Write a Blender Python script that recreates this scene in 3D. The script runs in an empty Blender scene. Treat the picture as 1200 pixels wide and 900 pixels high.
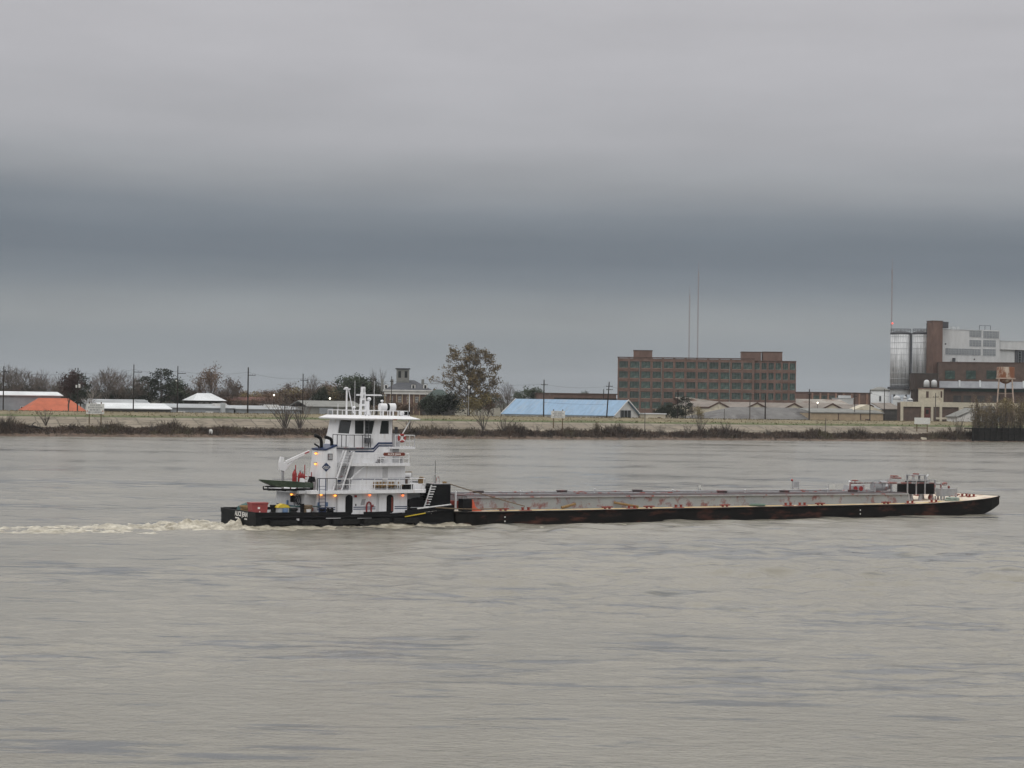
import bpy, math, random
import numpy as np
from mathutils import Vector, Matrix
R = math.radians
PI = math.pi
sc = bpy.context.scene
COL = sc.collection

# ------------------------------------------------------------------ camera
F, CAMH = 2300.0, 12.2            # focal length in photo pixels (1200 wide), eye height above the river
PIT, ROLL = math.atan(20 / F), R(0.8)
FWD = np.array([0, math.cos(PIT), math.sin(PIT)])
RGT0 = np.array([1.0, 0, 0]); UP0 = np.cross(RGT0, FWD)
RGT = RGT0 * math.cos(ROLL) + UP0 * math.sin(ROLL)
UPV = -RGT0 * math.sin(ROLL) + UP0 * math.cos(ROLL)
cam = bpy.data.objects.new('camera', bpy.data.cameras.new('camera'))
COL.objects.link(cam)
cam.data.sensor_width = 36.0
cam.data.lens = F / 1200 * 36.0
cam.data.clip_start = 0.5
cam.data.clip_end = 60000
m = Matrix.Identity(4)
for i in range(3):
    m[i][0], m[i][1], m[i][2] = RGT[i], UPV[i], -FWD[i]
m[2][3] = CAMH
cam.matrix_world = m
sc.camera = cam

# ------------------------------------------------------------------ world, sun, exposure
SUN_EL, SUN_AZ = 48.0, 200.0      # soft light from behind the camera, a little to the left
world = bpy.data.worlds.new('World'); sc.world = world
world.use_nodes = True
wt = world.node_tree; wt.nodes.clear()
def wn(t, **k):
    n = wt.nodes.new(t)
    for a, b in k.items(): setattr(n, a, b)
    return n
tc = wn('ShaderNodeTexCoord')
sep = wn('ShaderNodeSeparateXYZ'); wt.links.new(tc.outputs['Generated'], sep.inputs[0])
# cloud sheets are long and flat: noise stretched along the horizon bends the bands a little
mp = wn('ShaderNodeMapping'); mp.inputs['Scale'].default_value = (2.2, 2.2, 17)
wt.links.new(tc.outputs['Generated'], mp.inputs[0])
nz = wn('ShaderNodeTexNoise'); nz.inputs['Scale'].default_value = 1.0; nz.inputs['Detail'].default_value = 5; nz.inputs['Roughness'].default_value = 0.5
wt.links.new(mp.outputs[0], nz.inputs[0])
def mathn(op, a, b):
    n = wn('ShaderNodeMath', operation=op)
    for i, v in enumerate((a, b)):
        if isinstance(v, (int, float)): n.inputs[i].default_value = v
        else: wt.links.new(v, n.inputs[i])
    return n.outputs[0]
dis = mathn('MULTIPLY', mathn('SUBTRACT', nz.outputs[0], 0.5), 0.029)
amp = wn('ShaderNodeMapRange'); amp.inputs[1].default_value = 0.0; amp.inputs[2].default_value = 0.07
amp.inputs[3].default_value = 0.35; amp.inputs[4].default_value = 1.0
wt.links.new(sep.outputs[2], amp.inputs[0])
el = mathn('ADD', sep.outputs[2], mathn('MULTIPLY', dis, amp.outputs[0]))
el = mathn('ADD', el, mathn('MULTIPLY', sep.outputs[0], 0.012))
ramp = wn('ShaderNodeValToRGB')
wt.links.new(mathn('MULTIPLY', el, 2.0), ramp.inputs[0])
stops = [(0.0, (.240, .264, .290)), (.013, (.246, .270, .292)), (.026, (.244, .268, .290)), (.038, (.276, .294, .308)), (.048, (.254, .275, .294)), (.060, (.190, .215, .243)), (.072, (.156, .180, .212)),
         (.084, (.160, .184, .215)), (.097, (.205, .227, .255)), (.112, (.305, .316, .336)), (.132, (.405, .405, .424)),
         (.170, (.462, .456, .476)), (.21, (.500, .490, .508)), (.30, (.73, .72, .73)), (.40, (1.02, 1.01, 1.00)), (.5, (1.22, 1.21, 1.19))]
cr = ramp.color_ramp
while len(cr.elements) < len(stops): cr.elements.new(0.5)
for e, (p, c) in zip(cr.elements, stops):
    e.position = min(1, p * 2); e.color = (*c, 1)
# soft mottling of the cloud base
mp2 = wn('ShaderNodeMapping'); mp2.inputs['Scale'].default_value = (5, 5, 26)
wt.links.new(tc.outputs['Generated'], mp2.inputs[0])
nz2 = wn('ShaderNodeTexNoise'); nz2.inputs['Scale'].default_value = 1.7; nz2.inputs['Detail'].default_value = 6
wt.links.new(mp2.outputs[0], nz2.inputs[0])
mr = wn('ShaderNodeMapRange'); mr.inputs[1].default_value = .3; mr.inputs[2].default_value = .7
mr.inputs[3].default_value = 9.5; mr.inputs[4].default_value = 10.5
wt.links.new(nz2.outputs[0], mr.inputs[0])
vs = wn('ShaderNodeVectorMath', operation='SCALE')
wt.links.new(ramp.outputs[0], vs.inputs[0]); wt.links.new(mr.outputs[0], vs.inputs['Scale'])
sky = wn('ShaderNodeTexSky', sky_type='NISHITA')
sky.sun_disc = False; sky.sun_elevation = R(SUN_EL); sky.sun_rotation = R(SUN_AZ)
mixs = wn('ShaderNodeMix', data_type='RGBA'); mixs.inputs[0].default_value = 0.97
wt.links.new(sky.outputs[0], mixs.inputs[6]); wt.links.new(vs.outputs[0], mixs.inputs[7])
bg = wn('ShaderNodeBackground'); bg.inputs[1].default_value = 0.10
wt.links.new(mixs.outputs[2], bg.inputs[0])
wo = wn('ShaderNodeOutputWorld'); wt.links.new(bg.outputs[0], wo.inputs[0])

sun = bpy.data.objects.new('sun', bpy.data.lights.new('sun', 'SUN'))
COL.objects.link(sun)
sun.data.energy = 0.7; sun.data.angle = R(40); sun.data.color = (1, .97, .93)
d = Vector((math.sin(R(SUN_AZ)) * math.cos(R(SUN_EL)), math.cos(R(SUN_AZ)) * math.cos(R(SUN_EL)), math.sin(R(SUN_EL))))
sun.rotation_euler = d.to_track_quat('Z', 'Y').to_euler()
sc.view_settings.view_transform = 'Standard'
sc.view_settings.look = 'None'
sc.view_settings.exposure = 0.0
sc.view_settings.gamma = 1.0
sc.view_settings.use_curve_mapping = False

# ------------------------------------------------------------------ frames: a place on the ground with its own axes
def ray(px, py):
    return RGT * (px - 600) / F + UPV * (450 - py) / F + FWD
class Frame:
    """origin (x, y, z), heading angle; p() turns a photo pixel into (along, z) on the vertical plane 'depth' behind the origin"""
    def __init__(s, x, y, z, a):
        s.x, s.y, s.z, s.a = x, y, z, a
        s.H = np.array([math.cos(a), math.sin(a)]); s.N = np.array([-math.sin(a), math.cos(a)])
    def p(s, px, py, depth=0.0):
        r = ray(px, py); o = np.array([s.x, s.y])
        t = (depth + o @ s.N) / (r[:2] @ s.N)
        q = r * t
        return float((q[:2] - o) @ s.H), float(q[2] + CAMH - s.z)
    def X(s, px, depth=0.0, py=480): return s.p(px, py, depth)[0]
    def Z(s, px, py, depth=0.0): return s.p(px, py, depth)[1]
    def w(s, lx, ly, z=0.0):
        q = np.array([s.x, s.y]) + s.H * lx + s.N * ly
        return (float(q[0]), float(q[1]), s.z + z)
SH = Frame(0, 630, 0, R(23))      # the far shore: waterline along x, inland is y
def place(px, v, z=0.0, rot=0.0):
    u = SH.X(px, v)
    x, y, _ = SH.w(u, v)
    return Frame(x, y, z, SH.a + R(rot))

# ------------------------------------------------------------------ objects
def setp(o, label=None, cat=None, group=None, kind=None):
    if label: o['label'] = label
    if cat: o['category'] = cat
    if group: o['group'] = group
    if kind: o['kind'] = kind
    return o
def thing(name, label, cat, loc, rotz=0.0, group=None):
    o = bpy.data.objects.new(name, None); COL.objects.link(o)
    o.location = loc; o.rotation_euler = (0, 0, rotz)
    o.empty_display_size = 0.3
    return setp(o, label, cat, group)
class MB:
    def __init__(s): s.v = []; s.f = []
    def quad(s, *pts):
        n = len(s.v); s.v += [tuple(p) for p in pts]; s.f.append(tuple(range(n, n + len(pts)))); return s
    def box(s, x0, x1, y0, y1, z0, z1):
        n = len(s.v)
        s.v += [(x0,y0,z0),(x1,y0,z0),(x1,y1,z0),(x0,y1,z0),(x0,y0,z1),(x1,y0,z1),(x1,y1,z1),(x0,y1,z1)]
        for f in ((0,3,2,1),(4,5,6,7),(0,1,5,4),(1,2,6,5),(2,3,7,6),(3,0,4,7)): s.f.append(tuple(n+i for i in f))
        return s
    def prism(s, poly, axis, a, b):
        """poly in the two other axes (in xyz order), extruded along axis from a to b"""
        n = len(s.v); k = len(poly)
        for t in (a, b):
            for (p, q) in poly:
                s.v.append({'x': (t, p, q), 'y': (p, t, q), 'z': (p, q, t)}[axis])
        s.f.append(tuple(range(n + k - 1, n - 1, -1))); s.f.append(tuple(range(n + k, n + 2 * k)))
        for i in range(k):
            j = (i + 1) % k; s.f.append((n + i, n + j, n + k + j, n + k + i))
        return s
    def tube(s, pts, rad, n=6, cap=True):
        pts = [Vector(p) for p in pts]
        rs = rad if isinstance(rad, (list, tuple)) else [rad] * len(pts)
        base = len(s.v); up = None
        for i, p in enumerate(pts):
            t = (pts[min(i + 1, len(pts) - 1)] - pts[max(i - 1, 0)])
            if t.length < 1e-9: t = Vector((0, 0, 1))
            t.normalize()
            if up is None: up = Vector((0, 0, 1)) if abs(t.z) < .9 else Vector((1, 0, 0))
            a = t.cross(up)
            if a.length < 1e-6: a = t.cross(Vector((0, 1, 0)))
            a.normalize(); b = a.cross(t); b.normalize()
            for k in range(n):
                c = 2 * PI * (k + .5) / n
                s.v.append(tuple(p + (a * math.cos(c) + b * math.sin(c)) * rs[i]))
        for i in range(len(pts) - 1):
            for k in range(n):
                j = (k + 1) % n; q = base + i * n
                s.f.append((q + k, q + j, q + n + j, q + n + k))
        if cap:
            s.f.append(tuple(range(base, base + n))); e = base + (len(pts) - 1) * n
            s.f.append(tuple(range(e + n - 1, e - 1, -1)))
        return s
    def cyl(s, p0, p1, r0, r1=None, n=16): return s.tube([p0, p1], [r0, r0 if r1 is None else r1], n)
    def lathe(s, c, prof, n=20):
        """prof: (radius, z) around the vertical axis at c"""
        base = len(s.v)
        for r_, z in prof:
            for k in range(n):
                a = 2 * PI * k / n; s.v.append((c[0] + r_ * math.cos(a), c[1] + r_ * math.sin(a), c[2] + z))
        for i in range(len(prof) - 1):
            for k in range(n):
                j = (k + 1) % n; q = base + i * n; s.f.append((q + k, q + j, q + n + j, q + n + k))
        s.f.append(tuple(range(base + n - 1, base - 1, -1))); e = base + (len(prof) - 1) * n
        s.f.append(tuple(range(e, e + n)))
        return s
    def ball(s, c, r, n=10, sz=1.0):
        prof = [(max(.01, r * math.sin(PI * i / n)), -r * sz * math.cos(PI * i / n)) for i in range(n + 1)]
        return s.lathe(c, prof, max(8, n))
    def torus(s, c, r, t, n=20, k=8, axis='y'):
        base = len(s.v)
        for i in range(n):
            a = 2 * PI * i / n
            for j in range(k):
                b = 2 * PI * j / k; q = r + t * math.cos(b); w = t * math.sin(b)
                p = {'y': (q * math.cos(a), w, q * math.sin(a)), 'z': (q * math.cos(a), q * math.sin(a), w), 'x': (w, q * math.cos(a), q * math.sin(a))}[axis]
                s.v.append((c[0] + p[0], c[1] + p[1], c[2] + p[2]))
        for i in range(n):
            for j in range(k):
                a, b = (i + 1) % n, (j + 1) % k
                s.f.append((base + i * k + j, base + a * k + j, base + a * k + b, base + i * k + b))
        return s
    def hull(s, sections):
        """loft through equal-length closed sections"""
        n = len(s.v); k = len(sections[0])
        for sec in sections: s.v += [tuple(p) for p in sec]
        for i in range(len(sections) - 1):
            for j in range(k):
                a = (j + 1) % k; q = n + i * k; s.f.append((q + j, q + a, q + k + a, q + k + j))
        s.f.append(tuple(range(n + k - 1, n - 1, -1))); e = n + (len(sections) - 1) * k
        s.f.append(tuple(range(e, e + k)))
        return s
    def mesh(s, name, mat, smooth=False):
        me = bpy.data.meshes.new(name); me.from_pydata(s.v, [], s.f)
        if smooth: me.polygons.foreach_set('use_smooth', [True] * len(me.polygons))
        if mat: me.materials.append(mat)
        me.update(); fix_normals(me)
        return me
    def build(s, name, mat, parent=None, loc=(0, 0, 0), rotz=0.0, smooth=False, kind=None):
        return inst(name, s.mesh(name, mat, smooth), parent, loc, rotz, kind)
import bmesh
def fix_normals(me):
    if len(me.polygons) > 60000: return
    b = bmesh.new(); b.from_mesh(me); bmesh.ops.recalc_face_normals(b, faces=b.faces); b.to_mesh(me); b.free()
def inst(name, me, parent=None, loc=(0, 0, 0), rotz=0.0, kind=None):
    o = bpy.data.objects.new(name, me); COL.objects.link(o)
    o.location = loc; o.rotation_euler = (0, 0, rotz)
    if parent: o.parent = parent
    if kind: o['kind'] = kind
    return o
def solo(name, mb, mat, label, cat, fr, lx, ly, z=0.0, group=None, smooth=False, rot=0.0):
    """a thing that is one mesh, standing in frame fr"""
    return setp(mb.build(name, mat, None, fr.w(lx, ly, z), fr.a + rot, smooth), label, cat, group)
def copy_tree(o, parent=None):
    c = o.copy(); COL.objects.link(c)
    if parent: c.parent = parent
    for ch in o.children: copy_tree(ch, c)
    return c
def text(body, size, mat, parent, loc, rot, extrude=.004, name='lettering', sx=1.0):
    cu = bpy.data.curves.new(name, 'FONT'); cu.body = body; cu.size = size; cu.extrude = extrude
    cu.align_x = 'CENTER'; cu.align_y = 'CENTER'; cu.offset = size * .015; cu.resolution_u = 3
    tmp = bpy.data.objects.new('text_source', cu); COL.objects.link(tmp)
    me = bpy.data.meshes.new_from_object(tmp.evaluated_get(bpy.context.evaluated_depsgraph_get()))
    bpy.data.objects.remove(tmp); bpy.data.curves.remove(cu); me.materials.clear(); me.materials.append(mat)
    o = inst(name, me, parent, loc); o.rotation_euler = rot; o.scale = (sx, 1, 1)
    return o

# ------------------------------------------------------------------ materials
def mat(name, c, rough=.6, var=.12, scale=1.5, metal=0.0, stretch=(1, 1, 1), spots=None, spot_scale=.6, spot_lo=.58, spot_hi=.66, bump=0.0, emit=0.0, rnd=0.0):
    ma = bpy.data.materials.new(name); ma.use_nodes = True
    nt = ma.node_tree; b = nt.nodes['Principled BSDF']
    b.inputs['Roughness'].default_value = rough; b.inputs['Metallic'].default_value = metal
    if max(c) < .05: b.inputs['Specular IOR Level'].default_value = .18      # matt dark paint, tar, wet wood
    L = nt.links.new
    t = nt.nodes.new('ShaderNodeTexCoord'); mp = nt.nodes.new('ShaderNodeMapping'); mp.inputs['Scale'].default_value = stretch
    L(t.outputs['Object'], mp.inputs[0])
    n = nt.nodes.new('ShaderNodeTexNoise'); n.inputs['Scale'].default_value = scale; n.inputs['Detail'].default_value = 6
    n.inputs['Roughness'].default_value = .6
    L(mp.outputs[0], n.inputs[0])
    r = nt.nodes.new('ShaderNodeValToRGB'); e = r.color_ramp.elements
    e[0].position = .3; e[1].position = .7
    e[0].color = (*[max(0, x * (1 - var * 1.6)) for x in c], 1); e[1].color = (*[min(1, x * (1 + var)) for x in c], 1)
    L(n.outputs[0], r.inputs[0]); out = r.outputs[0]
    if spots:
        n2 = nt.nodes.new('ShaderNodeTexNoise'); n2.inputs['Scale'].default_value = spot_scale; n2.inputs['Detail'].default_value = 8
        n2.inputs['Roughness'].default_value = .65
        L(mp.outputs[0], n2.inputs[0])
        m2 = nt.nodes.new('ShaderNodeMapRange'); m2.inputs[1].default_value = spot_lo; m2.inputs[2].default_value = spot_hi
        L(n2.outputs[0], m2.inputs[0])
        mx = nt.nodes.new('ShaderNodeMix'); mx.data_type = 'RGBA'
        L(m2.outputs[0], mx.inputs[0]); L(out, mx.inputs[6]); mx.inputs[7].default_value = (*spots, 1); out = mx.outputs[2]
    if rnd:
        oi = nt.nodes.new('ShaderNodeObjectInfo'); m3 = nt.nodes.new('ShaderNodeMapRange')
        m3.inputs[3].default_value = 1 - rnd; m3.inputs[4].default_value = 1 + rnd
        L(oi.outputs['Random'], m3.inputs[0])
        hs = nt.nodes.new('ShaderNodeHueSaturation'); L(m3.outputs[0], hs.inputs['Value']); L(out, hs.inputs['Color']); out = hs.outputs[0]
    L(out, b.inputs['Base Color'])
    if bump:
        bp = nt.nodes.new('ShaderNodeBump'); bp.inputs['Strength'].default_value = bump
        L(n.outputs[0], bp.inputs['Height']); L(bp.outputs[0], b.inputs['Normal'])
    if emit:
        b.inputs['Emission Color'].default_value = (*c, 1); b.inputs['Emission Strength'].default_value = emit
    return ma
M = {}
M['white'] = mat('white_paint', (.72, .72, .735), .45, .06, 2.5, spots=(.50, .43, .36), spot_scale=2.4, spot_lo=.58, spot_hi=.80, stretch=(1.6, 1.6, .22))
M['white_rail'] = mat('white_rail_paint', (.72, .72, .73), .45, .08, 3)
M['blue'] = mat('dark_blue_paint', (.012, .028, .085), .4, .15, 3)
M['black'] = mat('black_hull_paint', (.0065, .007, .008), .55, .35, 1.5, spots=(.024, .020, .018), spot_scale=1.2, spot_lo=.55, spot_hi=.8, stretch=(.5, .5, 2))
M['blacksteel'] = mat('black_steel', (.008, .008, .009), .55, .3, 4)
M['rubber'] = mat('black_rubber', (.02, .02, .02), .8, .3, 4)
M['greydeck'] = mat('grey_deck_paint', (.25, .26, .27), .7, .2, 1.5)
M['shadegrey'] = mat('grey_and_shaded_white_paint', (.48, .48, .49), .5, .1, 2)  # grey fittings, and white walls with their shade put into the colour
M['darkglass'] = mat('tinted_glass', (.03, .033, .032), .06, .1, 2)
M['red'] = mat('red_paint', (.30, .022, .022), .5, .15, 3)
M['redbox'] = mat('faded_red_plastic', (.29, .052, .050), .5, .12, 2.5, spots=(.5, .25, .22), spot_scale=3, spot_lo=.68, spot_hi=.75)
M['brownred'] = mat('varnished_brown_board', (.17, .035, .02), .4, .15, 4)
M['letter'] = mat('white_lettering', (.82, .80, .76), .5, .03, 3)
M['green'] = mat('olive_green_aluminium', (.040, .062, .038), .5, .2, 1.5, spots=(.09, .11, .08), spot_scale=2, spot_lo=.55, spot_hi=.7)
M['yellow'] = mat('yellow_plastic', (.62, .45, .03), .5, .08, 3)
M['ochre'] = mat('tan_rope', (.25, .16, .07), .9, .3, 6)
M['tarp'] = mat('teal_tarp', (.03, .09, .085), .7, .25, 3)
M['bluedrum'] = mat('faded_blue_plastic', (.12, .2, .34), .5, .15, 3)
M['silver'] = mat('galvanised_steel', (.5, .51, .52), .4, .1, 3, metal=.5)
M['tread'] = mat('worn_step_edge', (.60, .60, .60), .5, .15, 4)
M['wirerope'] = mat('rusty_wire_rope', (.16, .115, .07), .7, .25, 4)
M['hose'] = mat('red_hose', (.25, .025, .025), .6, .2, 4)
M['amber'] = mat('lit_amber_lens', (1.0, .36, .05), .4, .02, 2, emit=2.6)
M['orangel'] = mat('lit_orange_lens', (1.0, .20, .05), .4, .02, 2, emit=1.9)
M['rust'] = mat('red_rusty_fitting', (.22, .035, .022), .7, .25, 3)
M['bargehull'] = mat('barge_hull_paint', (.0075, .0065, .006), .65, .4, .8, spots=(.085, .032, .022), spot_scale=.55, spot_lo=.52, spot_hi=.70, stretch=(.6, 1, 2.2))
M['bargedeck'] = mat('cream_barge_deck', (.66, .58, .47), .75, .14, .6, spots=(.42, .27, .20), spot_scale=.5, spot_lo=.52, spot_hi=.68)
M['trunk'] = mat('grey_trunk_paint_with_red_primer', (.29, .305, .315), .55, .09, .5, spots=(.19, .072, .066), spot_scale=1.5, spot_lo=.52, spot_hi=.66, stretch=(.8, 1, .7))
M['trunktop'] = mat('weathered_trunk_top', (.080, .062, .064), .7, .25, .5, spots=(.12, .05, .05), spot_scale=.4, spot_lo=.52, spot_hi=.62)
M['pipe'] = mat('red_grey_pipework', (.24, .10, .09), .6, .25, 1.2, spots=(.36, .35, .35), spot_scale=.9, spot_lo=.5, spot_hi=.56)
M['greymetal'] = mat('grey_machine_paint', (.33, .33, .34), .55, .15, 1.2, spots=(.28, .09, .08), spot_scale=1.0, spot_lo=.56, spot_hi=.64)
M['orange_red'] = mat('orange_red_paint', (.62, .11, .05), .55, .1, 2)
M['yellowline'] = mat('worn_yellow_edge_line', (.58, .40, .10), .7, .2, .8, spots=(.55, .50, .40), spot_scale=.8, spot_lo=.5, spot_hi=.62)
# land
M['bark'] = mat('grey_brown_bark', (.085, .072, .062), .9, .25, 2, rnd=.2)
M['palebark'] = mat('pale_bark', (.26, .23, .20), .9, .2, 2)
M['twig'] = mat('grey_twigs', (.120, .092, .074), .9, .3, .6, rnd=.25)
M['russetleaf'] = mat('russet_leaves', (.145, .094, .062), .8, .4, .8, rnd=.2)
M['darkred'] = mat('dark_reddish_leaves', (.060, .032, .028), .8, .35, .8)
M['greenleaf'] = mat('dull_green_leaves', (.052, .070, .036), .8, .45, .7, rnd=.2)
M['darkgreen'] = mat('dark_evergreen_leaves', (.030, .037, .022), .8, .4, .7, rnd=.2)
M['olive'] = mat('olive_brown_leaves', (.155, .115, .058), .8, .45, .7)
M['yellowleaf'] = mat('yellowing_leaves', (.19, .15, .06), .8, .3, .8, rnd=.1)
M['brush'] = mat('dead_brown_brush', (.064, .043, .030), .95, .55, .30, spots=(.088, .074, .040), spot_scale=.07, spot_lo=.54, spot_hi=.64)
M['pole'] = mat('creosoted_pole', (.035, .028, .024), .9, .25, 2)
M['greypole'] = mat('weathered_grey_pole', (.10, .088, .078), .9, .25, 2)
M['brick'] = mat('red_brown_brick', (.155, .098, .078), .85, .18, .35, stretch=(1, 1, .6))
M['brickdark'] = mat('dark_brown_brick', (.105, .072, .058), .85, .2, .4)
M['brickpale'] = mat('pale_brick_band', (.285, .175, .130), .85, .18, .5)
M['greenpane'] = mat('green_tinted_panes', (.045, .082, .070), .3, .4, .7, spots=(.12, .17, .15), spot_scale=.8, spot_lo=.55, spot_hi=.7, rnd=.45)
M['greyframe'] = mat('dull_grey_green_frame', (.17, .18, .165), .6, .15, 1)
M['cream'] = mat('cream_render', (.54, .49, .385), .8, .12, .35, spots=(.32, .26, .18), spot_scale=.25, spot_lo=.58, spot_hi=.7)
M['tan'] = mat('tan_sheet_wall', (.36, .28, .19), .8, .12, .4)
M['brownroof'] = mat('brown_grey_roof', (.22, .19, .165), .8, .2, .25, stretch=(1, .4, 1))
M['browntrim'] = mat('dark_brown_trim', (.09, .055, .042), .8, .2, 1)
M['greyroof'] = mat('dark_grey_roof', (.145, .14, .135), .85, .2, .2, spots=(.085, .08, .078), spot_scale=.15, spot_lo=.5, spot_hi=.62)
M['slate'] = mat('slate_roof', (.075, .078, .088), .8, .2, .5)
M['whiteroof'] = mat('white_sheet_roof', (.64, .66, .67), .6, .14, .12)
M['dullroof'] = mat('dull_grey_sheet_roof', (.33, .345, .355), .7, .15, .12)
M['palegrey'] = mat('pale_grey_sheet', (.44, .46, .47), .7, .1, .3)
M['bluegrey'] = mat('blue_grey_wall', (.27, .29, .31), .7, .12, .4)
M['darkwall'] = mat('dark_wall', (.06, .056, .052), .8, .25, .5)
M['orange'] = mat('bright_orange_sheeting', (.42, .10, .042), .7, .12, .4)
M['redroof'] = mat('dull_red_roof', (.15, .055, .042), .8, .2, .5)
M['blueroof'] = mat('light_blue_metal_roof', (.20, .315, .45), .55, .12, .35, stretch=(3, .25, 1), spots=(.27, .33, .40), spot_scale=.25, spot_lo=.52, spot_hi=.75)
M['whitewall'] = mat('white_wall', (.62, .61, .59), .7, .08, .5)
M['greyhouse'] = mat('grey_green_roof', (.20, .20, .185), .8, .15, .4)
M['greenroof'] = mat('dull_green_roof', (.055, .078, .070), .8, .2, .5)
M['aluminium'] = mat('weathered_silo_metal', (.60, .61, .62), .5, .12, .3, metal=.1, stretch=(3.2, 3.2, .09), spots=(.15, .155, .16), spot_scale=1.1, spot_lo=.50, spot_hi=.62)
M['plantwhite'] = mat('dirty_white_plant_wall', (.56, .57, .57), .7, .10, .25, stretch=(1, 1, .4))
M['ironrust'] = mat('rusty_iron_tank', (.52, .44, .36), .8, .15, .5, spots=(.21, .075, .03), spot_scale=.30, spot_lo=.44, spot_hi=.52, stretch=(1, 1, .35))
M['rustyleg'] = mat('rust_stained_leg', (.40, .31, .25), .8, .2, 1)
M['darksteel'] = mat('dark_steelwork', (.06, .062, .07), .7, .2, 1)
M['canopy'] = mat('grey_sheet_canopy', (.26, .27, .29), .6, .12, .4)
M['greenstrip'] = mat('dark_green_strip', (.03, .06, .048), .6, .2, .6)
M['signwhite'] = mat('white_sign_board', (.62, .62, .58), .6, .08, 1.5)
M['signink'] = mat('faded_black_ink', (.26, .26, .26), .7, .1, 2)
M['signred'] = mat('faded_red_ink', (.42, .12, .09), .7, .1, 2)
M['signleg'] = mat('brown_timber_post', (.12, .085, .045), .9, .2, 2)
M['timber'] = mat('dark_wet_timber', (.018, .016, .014), 1.0, .4, 1)
M['wire'] = mat('overhead_wire', (.05, .05, .055), .7, .1, 1)
M['mast'] = mat('mast_steel', (.30, .26, .26), .6, .1, .05)
M['redlight'] = mat('red_obstruction_light', (1, .12, .08), .4, .02, 1, emit=1.0)
M['whitelight'] = mat('lit_white_lamp', (1, .93, .75), .4, .02, 1, emit=3.0)
M['log'] = mat('black_driftwood', (.03, .026, .024), .9, .3, 1)

# ------------------------------------------------------------------ the river
TOW = Frame(-1.73101852, 192.56946029, 0, R(29.693))     # barge starboard side at the waterline; x runs with the tow
rng = np.random.default_rng(7)
def smooth_noise(x, y, seed, octaves=3):
    r = np.random.default_rng(seed); out = np.zeros_like(x)
    for o in range(octaves):
        k = 2.0 ** o
        for _ in range(5):
            a = r.uniform(0, 2 * PI); ph = r.uniform(0, 2 * PI); f = k * r.uniform(.6, 1.4)
            out += np.sin(x * math.cos(a) * f + y * math.sin(a) * f + ph) / k / 5
    return out
def grid_object(name, X, Y, Z, ma, kind='structure'):
    nr, nc = X.shape
    me = bpy.data.meshes.new(name)
    me.vertices.add(nr * nc)
    co = np.stack([X.ravel(), Y.ravel(), Z.ravel()], 1).astype(np.float32)
    me.vertices.foreach_set('co', co.ravel())
    i = np.arange(nr * nc).reshape(nr, nc)
    q = np.stack([i[:-1, :-1], i[:-1, 1:], i[1:, 1:], i[1:, :-1]], -1).reshape(-1, 4).astype(np.int32)
    me.loops.add(q.size); me.polygons.add(len(q))
    me.loops.foreach_set('vertex_index', q.ravel())
    me.polygons.foreach_set('loop_start', np.arange(0, q.size, 4, dtype=np.int32))
    me.polygons.foreach_set('loop_total', np.full(len(q), 4, dtype=np.int32))
    me.polygons.foreach_set('use_smooth', np.ones(len(q), dtype=bool))
    me.update(calc_edges=True); me.materials.append(ma)
    o = bpy.data.objects.new(name, me); COL.objects.link(o); o['kind'] = kind
    return o
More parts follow.
